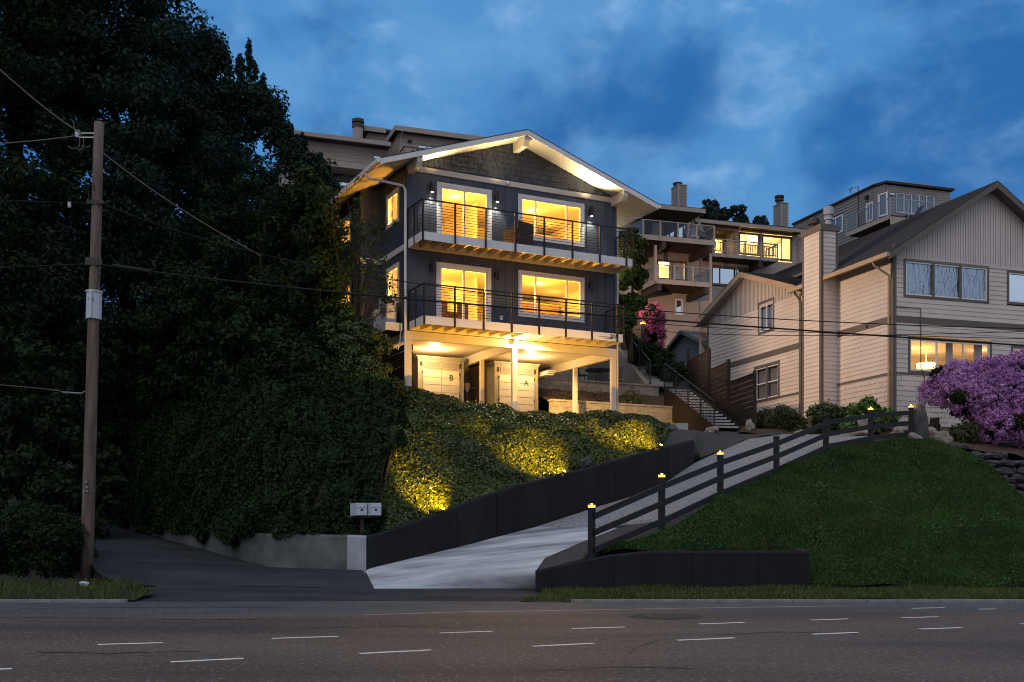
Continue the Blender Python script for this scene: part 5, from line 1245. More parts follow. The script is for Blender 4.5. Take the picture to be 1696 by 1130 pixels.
m = MB(); m.box(a0-.05, a1+.02, RV-.82, RV-.702, zroof-.10, zroof+.10); m.build('gutter', M['condotrim'], C_)
m = MB(); m.box(a0-.05, a1+.02, RV-.80, RV+8, zroof+.102, zroof+.16); m.build('roof', M['roof'], C_)
for x in (930, 1367): w = cw5(x, RV-.1); m = MB(); m.tube([(w, RV-.72, zroof-.05), (w, RV-.1, zroof-.45), (w, RV-.08, 14.5)], .05, 7); m.build('downspout', M['condotrim'], C_)
m = MB(); m.box(wl, wr_, RV-.0+.03, RV+8, 14.0, 14.05); m.build('soffit', M['condodark'], C_)
# lit rooms of the condominium
def lit_room(parent, fr, a, b, v, z0, z1, d, e, c=(1, .66, .30), ml='room'):
    m = MB()
    for q in (((a,v,z1),(b,v,z1),(b,v+d,z1),(a,v+d,z1)), ((a,v,z0),(b,v,z0),(b,v+d,z0),(a,v+d,z0)), ((a,v+d,z0),(b,v+d,z0),(b,v+d,z1),(a,v+d,z1)), ((a,v,z0),(a,v+d,z0),(a,v+d,z1),(a,v,z1)), ((b,v,z0),(b,v+d,z0),(b,v+d,z1),(b,v,z1))): m.poly(*q)
    m.build('interior_wall', M[ml], parent); lamp('room_lamp', 'POINT', None, e, c, parent, .12, world_loc=fr.world((a+b)/2, v+d*.45, z1-.4))
lit_room(C_, CR, o1[0][0]-.1, o1[1][1]+.1, RV+.12, o1[1][2]-.1, o1[0][3]+.15, 4, 330, (1, .64, .22))
lit_room(C_, CR, ro[0]-.1, rec[1]+.0-.05, RD+.1, ro[2], ro[3]+.2, 3, 130, (1, .62, .16)); lit_room(C_, CR, rec[1]+.06, rec[1]+.9, RV+.15, zf1+.1, rec[3]-.1, 1.6, 60, (1, .60, .15))
lit_room(C_, CR, ops5[2][0]-.1, ops5[2][1]+.3, WV+.12, ops5[2][2]-.1, ops5[2][3]+.1, 2.5, 110, (1, .55, .24))
m = MB(); k = 30; q = ops5[2]
for i in range(k):
    x, y = q[0]+(q[1]-q[0])*(.45+.5*i/k), q[0]+(q[1]-q[0])*(.45+.5*(i+1)/k); m.poly(cf_(x, q[2], -.2-.03*(i % 2)), cf_(y, q[2], -.2-.03*((i+1) % 2)), cf_(y, q[3], -.2-.03*((i+1) % 2)), cf_(x, q[3], -.2-.03*(i % 2)))
m.build('curtain', M['curtain'], C_)
# patio chairs and folded umbrellas on the upper deck
for x, lab in ((300, 'round backed metal chair at the left end of the upper glass railed deck'), (628, 'low pale chair in the middle of the upper glass railed deck'), (690, 'low dark lounge chair at the right end of the upper glass railed deck')):
    w = cw5(x, .8); zf = A[3]; t = thing('patio_chair', lab, 'chair', CR.world(w, .8, zf), CR.t, 'chairs on the glass railed deck', framed=True)
    mt = 'winwhite' if x == 628 else 'black'
    m = MB(); m.box(-.26, .26, -.26, .26, zf+.40, zf+.44); m.build('seat', M[mt], t)
    m = MB(); m.tube([(-.27, .24, zf+.42), (-.3, .3, zf+.75), (-.15, .33, zf+.95), (.15, .33, zf+.95), (.3, .3, zf+.75), (.27, .24, zf+.42)], .02, 6)
    for i in range(5): m.tube([(-.18+.09*i, .25, zf+.42), (-.18+.09*i, .33, zf+.93)], .009, 5)
    m.build('backrest', M[mt], t)
    for a in (-.24, .24):
        for b in (-.24, .24): m = MB(); m.tube([(a, b, zf), (a*.95, b*.95, zf+.41)], .015, 5); m.build('leg', M[mt], t)
for x, lab in ((622, 'folded grey patio umbrella in the middle of the upper glass railed deck'), (712, 'folded slanting grey patio umbrella at the right end of the upper glass railed deck')):
    w = cw5(x, 1.3); zf = A[3]; bp = CR.world(w, 1.3, zf); t = thing('patio_umbrella', lab, 'umbrella', bp, group='folded umbrellas on the glass railed deck'); sx = .0 if x == 622 else -.5
    m = MB(); m.tube([bp, (bp[0]+sx, bp[1], bp[2]+1.95)], .025, 6); m.build('pole', M['black'], t)
    m = MB(); m.tube([(bp[0]+sx*.3, bp[1], bp[2]+.55), (bp[0]+sx*.5, bp[1], bp[2]+.9), (bp[0]+sx*.95, bp[1], bp[2]+1.85)], [.24, .2, .04], 9); m.build('canopy', M['bwall'], t)

# ---- grey building at the top right
TR = Frame(*P(1447, 375, 70)[:2], 18.0)
T_ = thing('hilltop_house', 'grey hilltop house with a glass railed deck above the steep gable', 'house', TR.world(0, 0, 14), TR.t, framed=True)
def t6(x, y): return 1300+x/6.057, 290+y/6.057
zt = TR.z(309.5, 0, 0); vL = TR.v(1314); wE = TR.w(1558)
def tv(x): return TR.v(1300+x/6.057)
def tw(x, v=0): return TR.w(1300+x/6.057, v)
def tz(y, v=0, w=0): return TR.z(290+y/6.057, w, v)
oS = [(tv(585), tv(435), tz(570, tv(585)), tz(388, tv(585))), (tv(887), tv(812), tz(462, tv(887)), tz(262, tv(887))), (tv(968), tv(898), tz(440, tv(968)), tz(198, tv(968)))] if False else [(tv(583), tv(437), tz(565, tv(583)), tz(388, tv(583))), (tv(886), tv(815), tz(455, tv(886)), tz(262, tv(886)))]
m = MB(); lap_wall(m, left(0), (.0, vL), 14, zt, oS, .2, .035); m.build('siding', M['greylap'], T_)
cw0, cw1 = tw(1008, -.9), wE
fo = (tw(1108, -.9), tw(1506, -.9), tz(385, -.9, tw(1108, -.9)), tz(165, -.9, tw(1108, -.9)))
m = MB(); lap_wall(m, front(-.9), (cw0, cw1), 14, zt-.1, [fo], .18, .02); panel_wall(m, right(cw1), -.9, 6, 14, zt-.1)
L2 = math.hypot(cw0, .9); ang = lambda a, z, o: (a/L2*cw0-o*.9/L2, -a/L2*.9-o*cw0/L2, z)
o3 = (.35, 1.1, tz(432, -.4, .4), tz(198, -.4, .4)); lap_wall(m, ang, (0, L2), 14, zt-.05, [o3], .18, .02); m.build('siding', M['greylap'], T_)
for q in oS: window(T_, left(0), *q, (1, 1), .08, 'winwhite', 'winwhite', 'darkglass')
window(T_, ang, *o3, (1,), .08, 'winwhite', 'winwhite', 'darkglass'); window(T_, front(-.9), *fo, (1, 1, 1, 1, 1), .07, 'greylap', 'winwhite', 'darkglass')
m = MB(); m.box(.5, cw1-.1, .3, .35, 14, zt-.12); m.box(.3, .34, .3, vL, 14, zt-.12); m.build('window_back', M['condodark'], T_)
m = MB(); m.add([(-.15, vL, zt), (-.15, -.05, zt), (cw0-.05, -1.1, zt-.04), (cw1+.2, -1.1, zt-.04), (cw1+.2, 6, zt-.04), (cw1, vL, zt), (-.15, vL, zt+.12), (-.15, -.05, zt+.12), (cw0-.05, -1.1, zt+.1), (cw1+.2, -1.1, zt+.1), (cw1+.2, 6, zt+.1), (cw1, vL, zt+.12)], [(0,1,2,3,4,5),(11,10,9,8,7,6),(0,6,7,1),(1,7,8,2),(2,8,9,3),(3,9,10,4),(4,10,11,5),(5,11,6,0)]); m.build('roof', M['condodark'], T_)
m = MB()
for i in range(2): m.box(cw0+.9+1.5*i, cw0+2.3+1.5*i, -.95, .2, zt+.14, zt+.19)
m.build('skylight', M['steel'], T_)
# deck: corner forward of the angled wall
pc = P(1474, 356, 66); pl = P(1402, 387, 70.2); pr = P(1540, 369, 67.5)
def toloc(p): dx, dy = p[0]-TR.x, p[1]-TR.y; return (dx*TR.c+dy*TR.s, -dx*TR.s+dy*TR.c, p[2])
c_, l_, r_ = toloc(pc), toloc(pl), toloc(pr); zf = c_[2]
m = MB(); pts = [(c_[0], c_[1]), (r_[0], c_[1]), (r_[0], 1.0), (.02, l_[1]), (l_[0], l_[1])]
m.add([(x, y, zf-.18) for x, y in pts]+[(x, y, zf) for x, y in pts], [(4,3,2,1,0),(5,6,7,8,9)]+[(i, (i+1) % 5, (i+1) % 5+5, i+5) for i in range(5)]); d = m.build('deck', M['condodark'], T_)
m = MB(); m.bar((c_[0], c_[1]-.03, zf-.35), (r_[0], c_[1]-.03, zf-.35), .05, .5); m.bar((c_[0]-.03, c_[1], zf-.12), (l_[0]-.03, l_[1], zf-.12), .05, .26); m.build('fascia', M['condolap'], d)
m = MB(); hr = 1.05
m.bar((c_[0], c_[1], zf+hr), (l_[0], l_[1], zf+hr), .05, .05); m.bar((c_[0], c_[1], zf+hr), (r_[0], c_[1], zf+hr), .05, .05)
for t in (0, .25, .5, .75, 1): m.box(c_[0]+(l_[0]-c_[0])*t-.025, c_[0]+(l_[0]-c_[0])*t+.025, c_[1]+(l_[1]-c_[1])*t-.025, c_[1]+(l_[1]-c_[1])*t+.025, zf-.1, zf+hr)
for t in (.4, .8): m.box(c_[0]+(r_[0]-c_[0])*t-.025, c_[0]+(r_[0]-c_[0])*t+.025, c_[1]-.03, c_[1]+.02, zf-.3, zf+hr)
r = m.build('railing', M['steel'], d)
m = MB(); m.poly((c_[0], c_[1], zf+.05), (l_[0], l_[1], zf+.05), (l_[0], l_[1], zf+hr), (c_[0], c_[1], zf+hr)); m.poly((c_[0], c_[1], zf+.05), (r_[0], c_[1], zf+.05), (r_[0], c_[1], zf+hr), (c_[0], c_[1], zf+hr)); m.build('pane', M['railglass'], r)
for q in ((.0, tv(832), tz(228, tv(832))),):
    m = MB(); m.mbox(left(0), q[1]-.15, q[1]+.15, q[2]-.1, q[2]+.1, .02, .16); m.build('wall_lamp', M['black'], T_)
m = MB(); m.mbox(front(-.9), tw(1048, -.9), tw(1082, -.9), tz(197, -.9), tz(180, -.9), .02, .16); m.build('wall_lamp', M['winwhite'], T_)
vp = tv(742); m = MB(); za = tz(112, vp); m.tube([(-.05, vp, 20), (-.05, vp, za)], .03, 6); m.tube([(-.05, vp, za-.02), (-.05, vp+.85, za+.03)], .018, 5)
for k in range(3): m.bar((-.05, vp+.85, za+.03), (-.05+.2*math.cos(k*2.1+.5), vp+.9, za+.03+.28*math.sin(k*2.1+.9)), .05, .03)
m.build('weather_station', M['iron'], T_)
bp = TR.world(c_[0]+2.3, c_[1]+.9, zf); t = thing('deck_chair', 'folding lounge chair on the deck of the grey hilltop house', 'chair', bp, TR.t, framed=True)
m = MB(); m.bar((-.5, 0, zf+.35), (.3, 0, zf+.35), .5, .04); m.build('seat', M['black'], t)
m = MB(); m.bar((.28, 0, zf+.35), (.75, 0, zf+1.05), .5, .04); m.build('backrest', M['black'], t)
for a in (-.45, .25): m = MB(); m.bar((a, -.2, zf), (a+.15, -.2, zf+.34), .03, .03); m.bar((a, .2, zf), (a+.15, .2, zf+.34), .03, .03); m.build('leg', M['black'], t)

# ---- building behind the main house, upper left
CL = Frame(*P(643.7, 250, 58)[:2], 20.0)
K_ = thing('hillside_building', 'brown clapboard building with flat roofs rising behind the charcoal house', 'building', CL.world(0, 0, 12), CL.t, framed=True)
def l7(x, y): return 500+x/7.064, 180+y/7.064
def lw7(x, v=0): return CL.w(500+x/7.064, v)
def lz7(y, w, v=0): return CL.z(180+y/7.064, w, v)
zl = lz7(438, 0, 0); wl0 = lw7(-60)
q1 = (lw7(818, .6), lw7(985, .6), lz7(600, lw7(818, .6), .6), lz7(520, lw7(818, .6), .6)); q2 = (lw7(350, .6), lw7(700, .6), lz7(910, lw7(350, .6), .6), lz7(722, lw7(350, .6), .6))
m = MB(); lap_wall(m, front(.6), (wl0, 0.2), 12, zl, [q1, q2], .21, .02); panel_wall(m, left(wl0), .6, 9, 12, zl); m.build('siding', M['condolap'], K_)
window(K_, front(.6), *q1, (1,), .07, 'condotrim', 'condotrim', 'skyglass'); window(K_, front(.6), *q2, (2, .5), .07, 'condotrim', 'condotrim', 'skyglass')
m = MB(); m.mbox(front(.6), wl0+.5, .1, q2[2]-.3, zl-.2, -.3, -.25); m.build('window_back', M['condodark'], K_)
m = MB(); m.box(wl0-.3, .1, 0, 9, zl-.02, zl+.16); m.build('roof', M['condodark'], K_)
m = MB(); m.box(wl0-.3, .1, -.14, -.002, zl-.04, zl+.18); m.build('gutter', M['condotrim'], K_)
zd = lz7(640, lw7(300, -.6), -.6); m = MB(); m.box(lw7(290, -.6), lw7(860, -.6), -.6, .55, zd-.12, zd+.18); m.build('deck', M['condotrim'], K_)
# upper storey
UV = 2.2; u0 = lw7(778, UV); u1 = lw7(990, UV); zu = lz7(245, u0, UV)
vfar = CL.v(500+690/7.064, u0)
m = MB(); lap_wall(m, front(UV), (u0, u1+.6), zl-.1, zu-.15, (), .2, .02); lap_wall(m, left(u0), (UV, vfar+1), zl-.1, zu-.15, (), .2, .02); m.build('siding', M['condolap'], K_)
UV2 = -.1; w2 = lw7(1130, UV2); zu2 = lz7(243, w2, UV2); v2_ = CL.v(500+990/7.064, w2); q3 = (lw7(1342, UV2), lw7(1580, UV2), lz7(480, lw7(1342, UV2), UV2), lz7(395, lw7(1342, UV2), UV2))
m = MB(); lap_wall(m, front(UV2), (w2, w2+7), 15, zu2-.15, [q3], .2, .02); lap_wall(m, left(w2), (UV2, max(v2_, UV2+2.6)), 15, zu2-.15, [(UV2+.55, UV2+.95, zl-2, zu2-1.2)], .2, .02); panel_wall(m, right(w2+7), UV2, 8, 15, zu2-.15); m.build('siding', M['condolap'], K_)
window(K_, front(UV2), *q3, (1, 1), .07, 'condotrim', 'condotrim', 'skyglass'); window(K_, left(w2), UV2+.55, UV2+.95, zl-2, zu2-1.2, (1,), .06, 'winwhite', 'winwhite', 'skyglass')
m = MB(); m.mbox(front(UV2), q3[0], q3[1], q3[2], q3[3], -.3, -.28); m.build('window_back', M['condodark'], K_)
m = MB(); m.box(u0-.35, u1+.7, UV-.4, 9, zu-.16, zu); m.box(w2-.25, w2+7.4, UV2-.4, 9, zu2-.162, zu2-.004); m.build('roof', M['condodark'], K_)
m = MB(); m.box(u0-.37, w2-.26, UV-.46, UV-.402, zu-.24, zu+.02); m.box(w2-.27, w2+7.4, UV2-.5, UV2-.402, zu2-.24, zu2+.02); m.box(w2-.31, w2-.252, UV2-.5, UV-.47, zu2-.24, zu2+.02); m.build('fascia', M['condotrim'], K_)
m = MB(); wq = w2+.12; m.tube([(wq, UV2-.42, zu2-.2), (wq, UV2-.06, zu2-.5), (wq, UV2-.06, 15)], .05, 7); m.build('downspout', M['condotrim'], K_)
m = MB(); m.box(lw7(1240, UV2-.05), lw7(1280, UV2-.05), UV2-.2, UV2-.02, lz7(392, w2), lz7(372, w2)); m.build('wall_lamp', M['black'], K_)
m = MB(); a = lw7(1190, UV2-.9); zz = lz7(440, a, UV2-.9)
m.box(a, a+3.5, UV2-.95, UV2-.9, zz-.05, zz); m.box(a, a+.05, UV2-.9, UV2-.02, zz-.05, zz)
for i in range(8): m.box(a+.5*i, a+.5*i+.04, UV2-.94, UV2-.91, zz-.9, zz-.051)
m.box(a, a+3.5, UV2-.96, UV2-.0, zz-1.1, zz-.9); m.build('railing', M['iron'], K_)
wc = lw7(657, 1.6); m = MB(); ztp = lz7(132, wc, 1.6); h = ztp-zl; m.lathe([(.30, .1), (.27, .3), (.27, h-.45), (.27, h-.44)], (wc, 1.6, zl), 16); f = m.build('flue', M['condotrim'], K_, smooth=False)
m = MB(); m.lathe([(.33, h-.44), (.33, h-.25), (.25, h-.24), (.25, h-.18), (.34, h-.17), (.34, h)], (wc, 1.6, zl), 16); m.build('cap', M['iron'], f)
wc = lw7(1442, 1.0); m = MB(); m.lathe([(.14, -.1), (.14, .28), (.22, .3), (.22, .38), (.12, .42)], (wc, 1.0, zu2), 10); m.build('roof_vent', M['iron'], K_)

# ================================================================== FENCES, STAIRS, WALLS
fp = [(980, 920, 835, 24.6), (1096, 871, 785, 26.3), (1193, 824, 748, 28.2), (1286, 784, 718, 30.3), (1368, 746, 685.5, 32.4), (1442, 731.5, 675, 34.0), (1509, 724.5, 671, 35.5)]
base = [Vector(P(x, y0, d)) for x, y0, y1, d in fp]; topz = [P(x, y1, d)[2] for x, y0, y1, d in fp]
RFN = thing('rail_fence', 'black three rail fence with lit post caps climbing beside the driveway', 'fence', tuple(base[0]))
for i, b in enumerate(base):
    lit = i in (0, 1, 2, 5, 6); h = .062
    dv = (base[min(i+1, 6)]-base[max(i-1, 0)]); dv.z = 0; dv.normalize()
    m = MB(); m.bar((b.x, b.y, b.z-.15), (b.x, b.y, topz[i]-.10), .125, .125, tuple(dv)); p = m.build('post', M['fenceblack'], RFN)
    m = MB(); c = (b.x, b.y, topz[i])
    m.lathe([(.10, -.098), (.105, -.088), (.07, -.084)], c, 12); m.lathe([(.07, -.03), (.105, -.026), (.04, .01), (.01, .016)], c, 12); m.build('post_cap', M['black'] if lit else M['fenceblack'], p)
    if lit:
        m = MB(); m.lathe([(.082, -.083), (.086, -.032)], c, 12); m.build('cap_light', M['capglow'], p)
        lamp('cap_lamp', 'POINT', None, 6, (1, .60, .16), p, .012, world_loc=(b.x, b.y, topz[i]+.06))
for i in range(6):
    for f in (.10, .48, .84):
        a, b = base[i], base[i+1]; za = a.z+.02+(topz[i]-.13-a.z)*f; zb = b.z+.02+(topz[i+1]-.13-b.z)*f
        dv = (b-a).normalized(); n = Vector((dv.y, -dv.x, 0)).normalized()*.083
        m = MB(); m.bar((a.x+n.x, a.y+n.y, za), (b.x+n.x, b.y+n.y, zb), .038, .145); m.build('rail', M['fenceblack'], RFN)

# boulders, standing stone and stump at the top of the driveway
def boulder(name, label, p, r, seed, mt='stonepale', group=None, rough=.2, rot=0.0):
    m = MB(); m.rock((p[0], p[1], p[2]+r[2]*.62), r, seed, 14, 9, rough*1.5, rot); o = m.build(name, M[mt], smooth=False); tag(o, label, 'rock', group); return o
s = Vector(P(1524, 724, 35.7)); m = MB(); m.prism([(-.22, -.1), (.24, -.1), (.22, .55), (.10, 1.0), (-.05, 1.12), (-.2, 1.08)], lambda a, z, o: (s.x+a, s.y-o, s.z+z), -.14, .14)
tag(m.build('standing_stone', M['stonegrey']), 'tall upright stone slab at the upper end of the black rail fence', 'stone')
boulder('boulder', 'rounded pale boulder behind the last fence rail, left of the standing stone', P(1495, 723, 36.8), (.40, .3, .24), 1)
boulder('boulder', 'flat pale boulder just right of the standing stone', P(1539, 727, 36.6), (.30, .26, .21), 2)
boulder('boulder', 'small grey boulder at the lawn edge below the standing stone', P(1513, 729, 35.0), (.26, .2, .13), 3)
boulder('boulder', 'small pale boulder at the corner of the lawn and the mulch', P(1564, 733, 35.0), (.27, .2, .2), 4)
boulder('boulder', 'pale upright boulder behind the second last fence post', P(1432, 709, 38.5), (.22, .2, .30), 5)
boulder('boulder', 'low broad tan rocks on the driveway edge behind the fence', P(1417, 724, 37.5), (.55, .3, .15), 6)
boulder('boulder', 'small tan stone lying in the mulch right of the brown shrub', P(1326, 722, 38.5), (.18, .15, .12), 7)
boulder('boulder', 'rounded boulder at the foot of the stairs', P(1178, 719, 40.0), (.26, .24, .16), 8)
boulder('boulder', 'grey boulder against the rounded end of the ivy bank', P(1112, 716, 37.9), (.26, .2, .16), 9, 'stonegrey', None, .4)
boulder('boulder', 'tall tan boulder at the foot of the brown fence post', P(1241, 709, 41.0), (.15, .15, .20), 10)
m = MB(); b_ = Vector(P(1138, 712, 38.6)); m.box(b_.x-.42, b_.x-.0, b_.y-.22, b_.y+.3, b_.z-.1, b_.z+.22); tag(m.build('stone_block', M['step']), 'pale rectangular block lying by the foot of the stairs', 'block')
m = MB(); b_ = P(1548, 718, 38.0)
for k in range(6): m.tube([(b_[0]+.1*math.cos(k), b_[1]+.1*math.sin(k), b_[2]-.1), (b_[0]+.12*math.cos(k), b_[1]+.12*math.sin(k), b_[2]+.34+.1*(k % 3))], .08, 6)
tag(m.build('tree_stump', M['bark']), 'small weathered stump in the mulch right of the standing stone', 'stump')
boulder('paving_stone', 'flat pale stone at the bottom right of the lawn', P(1645, 944, 25.6), (.22, .2, .05), 12, 'stonegrey')
boulder('paving_stone', 'flat stone on the far right edge at the bottom of the lawn', P(1690, 960, 25.2), (.22, .2, .06), 13, 'stonegrey')
m = MB(); b_ = P(140, 973, 24.6); m.rock((b_[0], b_[1], b_[2]+.05), (.15, .08, .08), 5, 6, 4, .6); tag(m.build('paper_scrap', M['boxgrey']), 'crumpled white scrap in the grass at the foot of the utility pole', 'litter')
boulder('boulder', 'small grey stone in the ivy on top of the black wall', P(969, 771, 30.5), (.16, .13, .14), 15, 'stonegrey')
# dry stone wall on the right
m = MB(); rr = random.Random(5)
for j in range(9):
    for i in range(26):
        px = 1575+i*9+rr.uniform(-4, 4)+(j % 2)*4; yt = 742+max(0, (px-1575))*.20; yb = 745+max(0, px-1578)*.78
        py = 742+j*13+max(0, (1640-px))*.0
        if py > yb+3 or py < yt-4+12*(px > 1650)*0: continue
        p = P(px, py, 34.6-.12*j); m.rock(p, (rr.uniform(.11, .26), .2, rr.uniform(.08, .15)), rr.randint(0, 999), 8, 6, .3, rr.uniform(-.3, .3))
tag(m.build('stone_wall', M['stonegrey'], smooth=False), 'dry stone wall of dark field stones at the right edge of the lawn', 'stone wall')

# stairs beside the house
def stair(name, label, bl, tl, width, n, group, closed=True, mt='step', riser_mt=None):
    """bl/tl: bottom/top point of the left edge"""
    t = thing(name, label, 'stairs', tuple(bl), group=group); bl, tl = Vector(bl), Vector(tl); run = tl-bl; h = Vector((run.x, run.y, 0)); side = Vector((h.y, -h.x, 0)).normalized()*width; hd = h.normalized()
    up = Vector((0, 0, 1))
    for i in range(n):
        p = bl+h*(i/n); z = bl.z+run.z*(i+1)/n; d = h.length/n; m = MB()
        zb = (bl.z-.05+run.z*i/n*.9) if closed else z-.07
        V = [p, p+side, p+side+hd*(d+.04), p+hd*(d+.04)]
        m.add([(q.x, q.y, zb) for q in V]+[(q.x, q.y, z) for q in V], [(3,2,1,0),(4,5,6,7),(0,1,5,4),(1,2,6,5),(2,3,7,6),(3,0,4,7)]); m.build('step', M[mt], t)
    return t, side, run
bl, tl = Vector(P(1184, 712, 41.0)), Vector(P(1101, 646, 45.8))
t, side, run = stair('lower_stairs', 'lower flight of concrete stairs with dark side boards climbing from the driveway', bl, tl, 1.0, 14, None, False)
for k, s in ((0, -.04), (1, 1.04)):
    o = side*s; m = MB(); a, b = bl+o, tl+o; m.add([tuple(a+Vector((0, 0, -.45))), tuple(b+Vector((0, 0, -1.2))), tuple(b+Vector((0, 0, .16))), tuple(a+Vector((0, 0, .14)))]+[tuple(q+side*.05) for q in (a+Vector((0, 0, -.45)), b+Vector((0, 0, -1.2)), b+Vector((0, 0, .16)), a+Vector((0, 0, .14)))], [(0,1,2,3),(7,6,5,4),(0,4,5,1),(1,5,6,2),(2,6,7,3),(3,7,4,0)]); m.build('stringer', M['stringer'], t)
def stair_rail(label, a, b, n, rows=7, h=.98, ext=True):
    a, b = Vector(a), Vector(b); t = thing('stair_railing', label, 'railing', tuple(a), group='black metal railings of the stairs')
    m = MB(); U = Vector((0, 0, h)); m.bar(a+U, b+U, .05, .045)
    for i in range(rows): u = Vector((0, 0, .12+(h-.2)*i/rows)); m.bar(a+u, b+u, .016, .016)
    m.build('rail', M['railing'], t)
    for i in range(n):
        q = a.lerp(b, i/(n-1)); m = MB(); m.bar(q+Vector((0, 0, -.15)), q+Vector((0, 0, h-.024)), .05, .05); m.build('post', M['railing'], t)
o = side*-.02
stair_rail('long black metal railing along the left side of the lower stairs', bl+o+Vector((0, 0, .1)), tl+o+Vector((0, 0, .15)), 5)
bl2, tl2 = Vector(P(1077, 638, 48.2)), Vector(P(1028, 582, 53.2))
t2_, side2, run2 = stair('upper_stairs', 'upper flight of pale concrete steps between tan wall and shrubs', bl2, tl2, 1.05, 14, None, True)
stair_rail('shorter black metal railing along the upper flight of steps', bl2+Vector((0, 0, .1)), tl2+Vector((0, 0, .2)), 4)
# tan side wall of the upper stairs
m = MB(); a, b = bl2-side2*.06, tl2-side2*.06
m.add([(a.x, a.y, a.z-.8), (b.x, b.y, a.z-.8), (b.x, b.y, b.z+.22), (a.x, a.y, a.z+.12)]+[tuple(Vector(q)-side2*.2) for q in ((a.x, a.y, a.z-.8), (b.x, b.y, a.z-.8), (b.x, b.y, b.z+.22), (a.x, a.y, a.z+.12))], [(0,1,2,3),(7,6,5,4),(0,4,5,1),(1,5,6,2),(2,6,7,3),(3,7,4,0)])
tag(m.build('stair_wall', M['stucco']), 'sloping tan wall carrying the left side of the upper steps', 'wall')
# back of the patio: tan wall, block walls, soil bed between
def mh_wall(name, label, w0, w1, v, z0, z1, mt, th=.25, cap=True, courses=0):
    t = thing(name, label, 'retaining wall', MH.world(w0, v, z0), MH.t, framed=True)
    ox = w0
    m = MB()
    if courses:
        for i in range(courses):
            za, zb = z0+(z1-z0)*i/courses, z0+(z1-z0)*(i+1)/courses; a = -(i % 2)*.22
            while a < w1-w0:
                x0, x1 = max(a+.004, 0), min(a+.446, w1-w0)
                if x1-x0 > .03: m.box(x0, x1, rnd.uniform(-.006, .006), th, za+.004, zb-.004)
                a += .45
        m.box(.01, w1-w0-.01, .02, th-.01, z0, z1-.01)
    else: m.box(0, w1-w0, 0, th, z0, z1)
    m.build('blocks' if courses else 'wall', M[mt], t)
    if cap: m = MB(); m.box(-.03, w1-w0+.03, -.04, th+.03, z1, z1+.07); m.build('cap', M[mt], t)
    return t
mh_wall('block_wall', 'low tan block wall beside the carport, lit by its lamps', 7.4, 13.3, 3.35, 5.4, 6.52, 'block', .25, True, 5)
mh_wall('block_wall', 'upper weathered block wall below the bistro patio', 7.4, 14.0, 5.6, 7.25, 7.72, 'stucco', .25, True, 2)
for i, (w1, z1) in enumerate(((13.75, 6.3), (14.15, 6.05), (14.55, 5.8), (14.95, 5.55))):
    q = MH.world(w1-.42, 3.2-.25*i, 5.0); m = MB(); m.box(-.0, .44, -.1, .35, 5.0, z1); t = thing('stone_step', ['highest tan stone step at the end of the lit block wall', 'second tan stone step below the lit block wall', 'third tan stone step below the lit block wall', 'lowest tan stone step by the pale block'][i], 'step', q, MH.t, 'stone steps below the lit block wall', framed=True); m.build('block', M['block'], t)
sb = sheet_grid([[MH.world(w, 3.5, 6.5) for w in (7.4, 10, 13.4, 14.6)], [MH.world(w, 4.6, 6.85) for w in (7.4, 10, 13.6, 14.8)], [MH.world(w, 5.62, 7.3) for w in (7.4, 10, 13.8, 15)]], 40, 6, .06, 20); sheet('soil_bed', sb, M['mulch'])
pt_ = sheet_grid([[MH.world(7.4, 5.8, 7.66), MH.world(14.1, 5.8, 7.66)], [MH.world(7.4, 9.4, 7.75), MH.world(13.5, 9.4, 7.75)]], 20, 6); sheet('patio', pt_, M['stucco'])
mh_wall('patio_wall', 'tan wall at the back of the bistro patio', 7.2, 12.6, 9.3, 7.3, 9.55, 'stucco', .3, True)
# bistro set
t = thing('bistro_table', 'small black metal bistro table on the patio behind the carport post', 'table', MH.world(11.55, 6.6, 7.7), MH.t, framed=True)
m = MB(); m.lathe([(.62, .70), (.62, .74)], (0, 0, 7.7), 20); m.build('tabletop', M['black'], t)
for a in (0, 2.1, 4.2): m = MB(); m.tube([(.05*math.cos(a), .05*math.sin(a), 8.4), (.3*math.cos(a), .3*math.sin(a), 7.7)], .016, 5); m.build('leg', M['black'], t)
for w, rot, lab in ((10.75, 80, 'black metal bistro chair left of the round table'), (12.45, -80, 'black metal bistro chair right of the round table')):
    b = MH.world(w, 6.7, 7.7); t = thing('bistro_chair', lab, 'chair', b, MH.t+R(rot), 'bistro chairs on the patio', framed=True)
    m = MB(); m.box(-.2, .2, -.2, .2, 8.14, 8.17); m.build('seat', M['black'], t)
    m = MB(); m.tube([(-.2, .2, 8.15), (-.2, .26, 8.62), (.2, .26, 8.62), (.2, .2, 8.15)], .017, 5)
    for x in (-.1, 0, .1): m.tube([(x, .2, 8.15), (x, .255, 8.61)], .012, 5)
    m.build('backrest', M['black'], t)
    for x in (-.18, .18):
        for y in (-.18, .18): m = MB(); m.tube([(x, y, 7.7), (x, y, 8.15)], .015, 5); m.build('leg', M['black'], t)

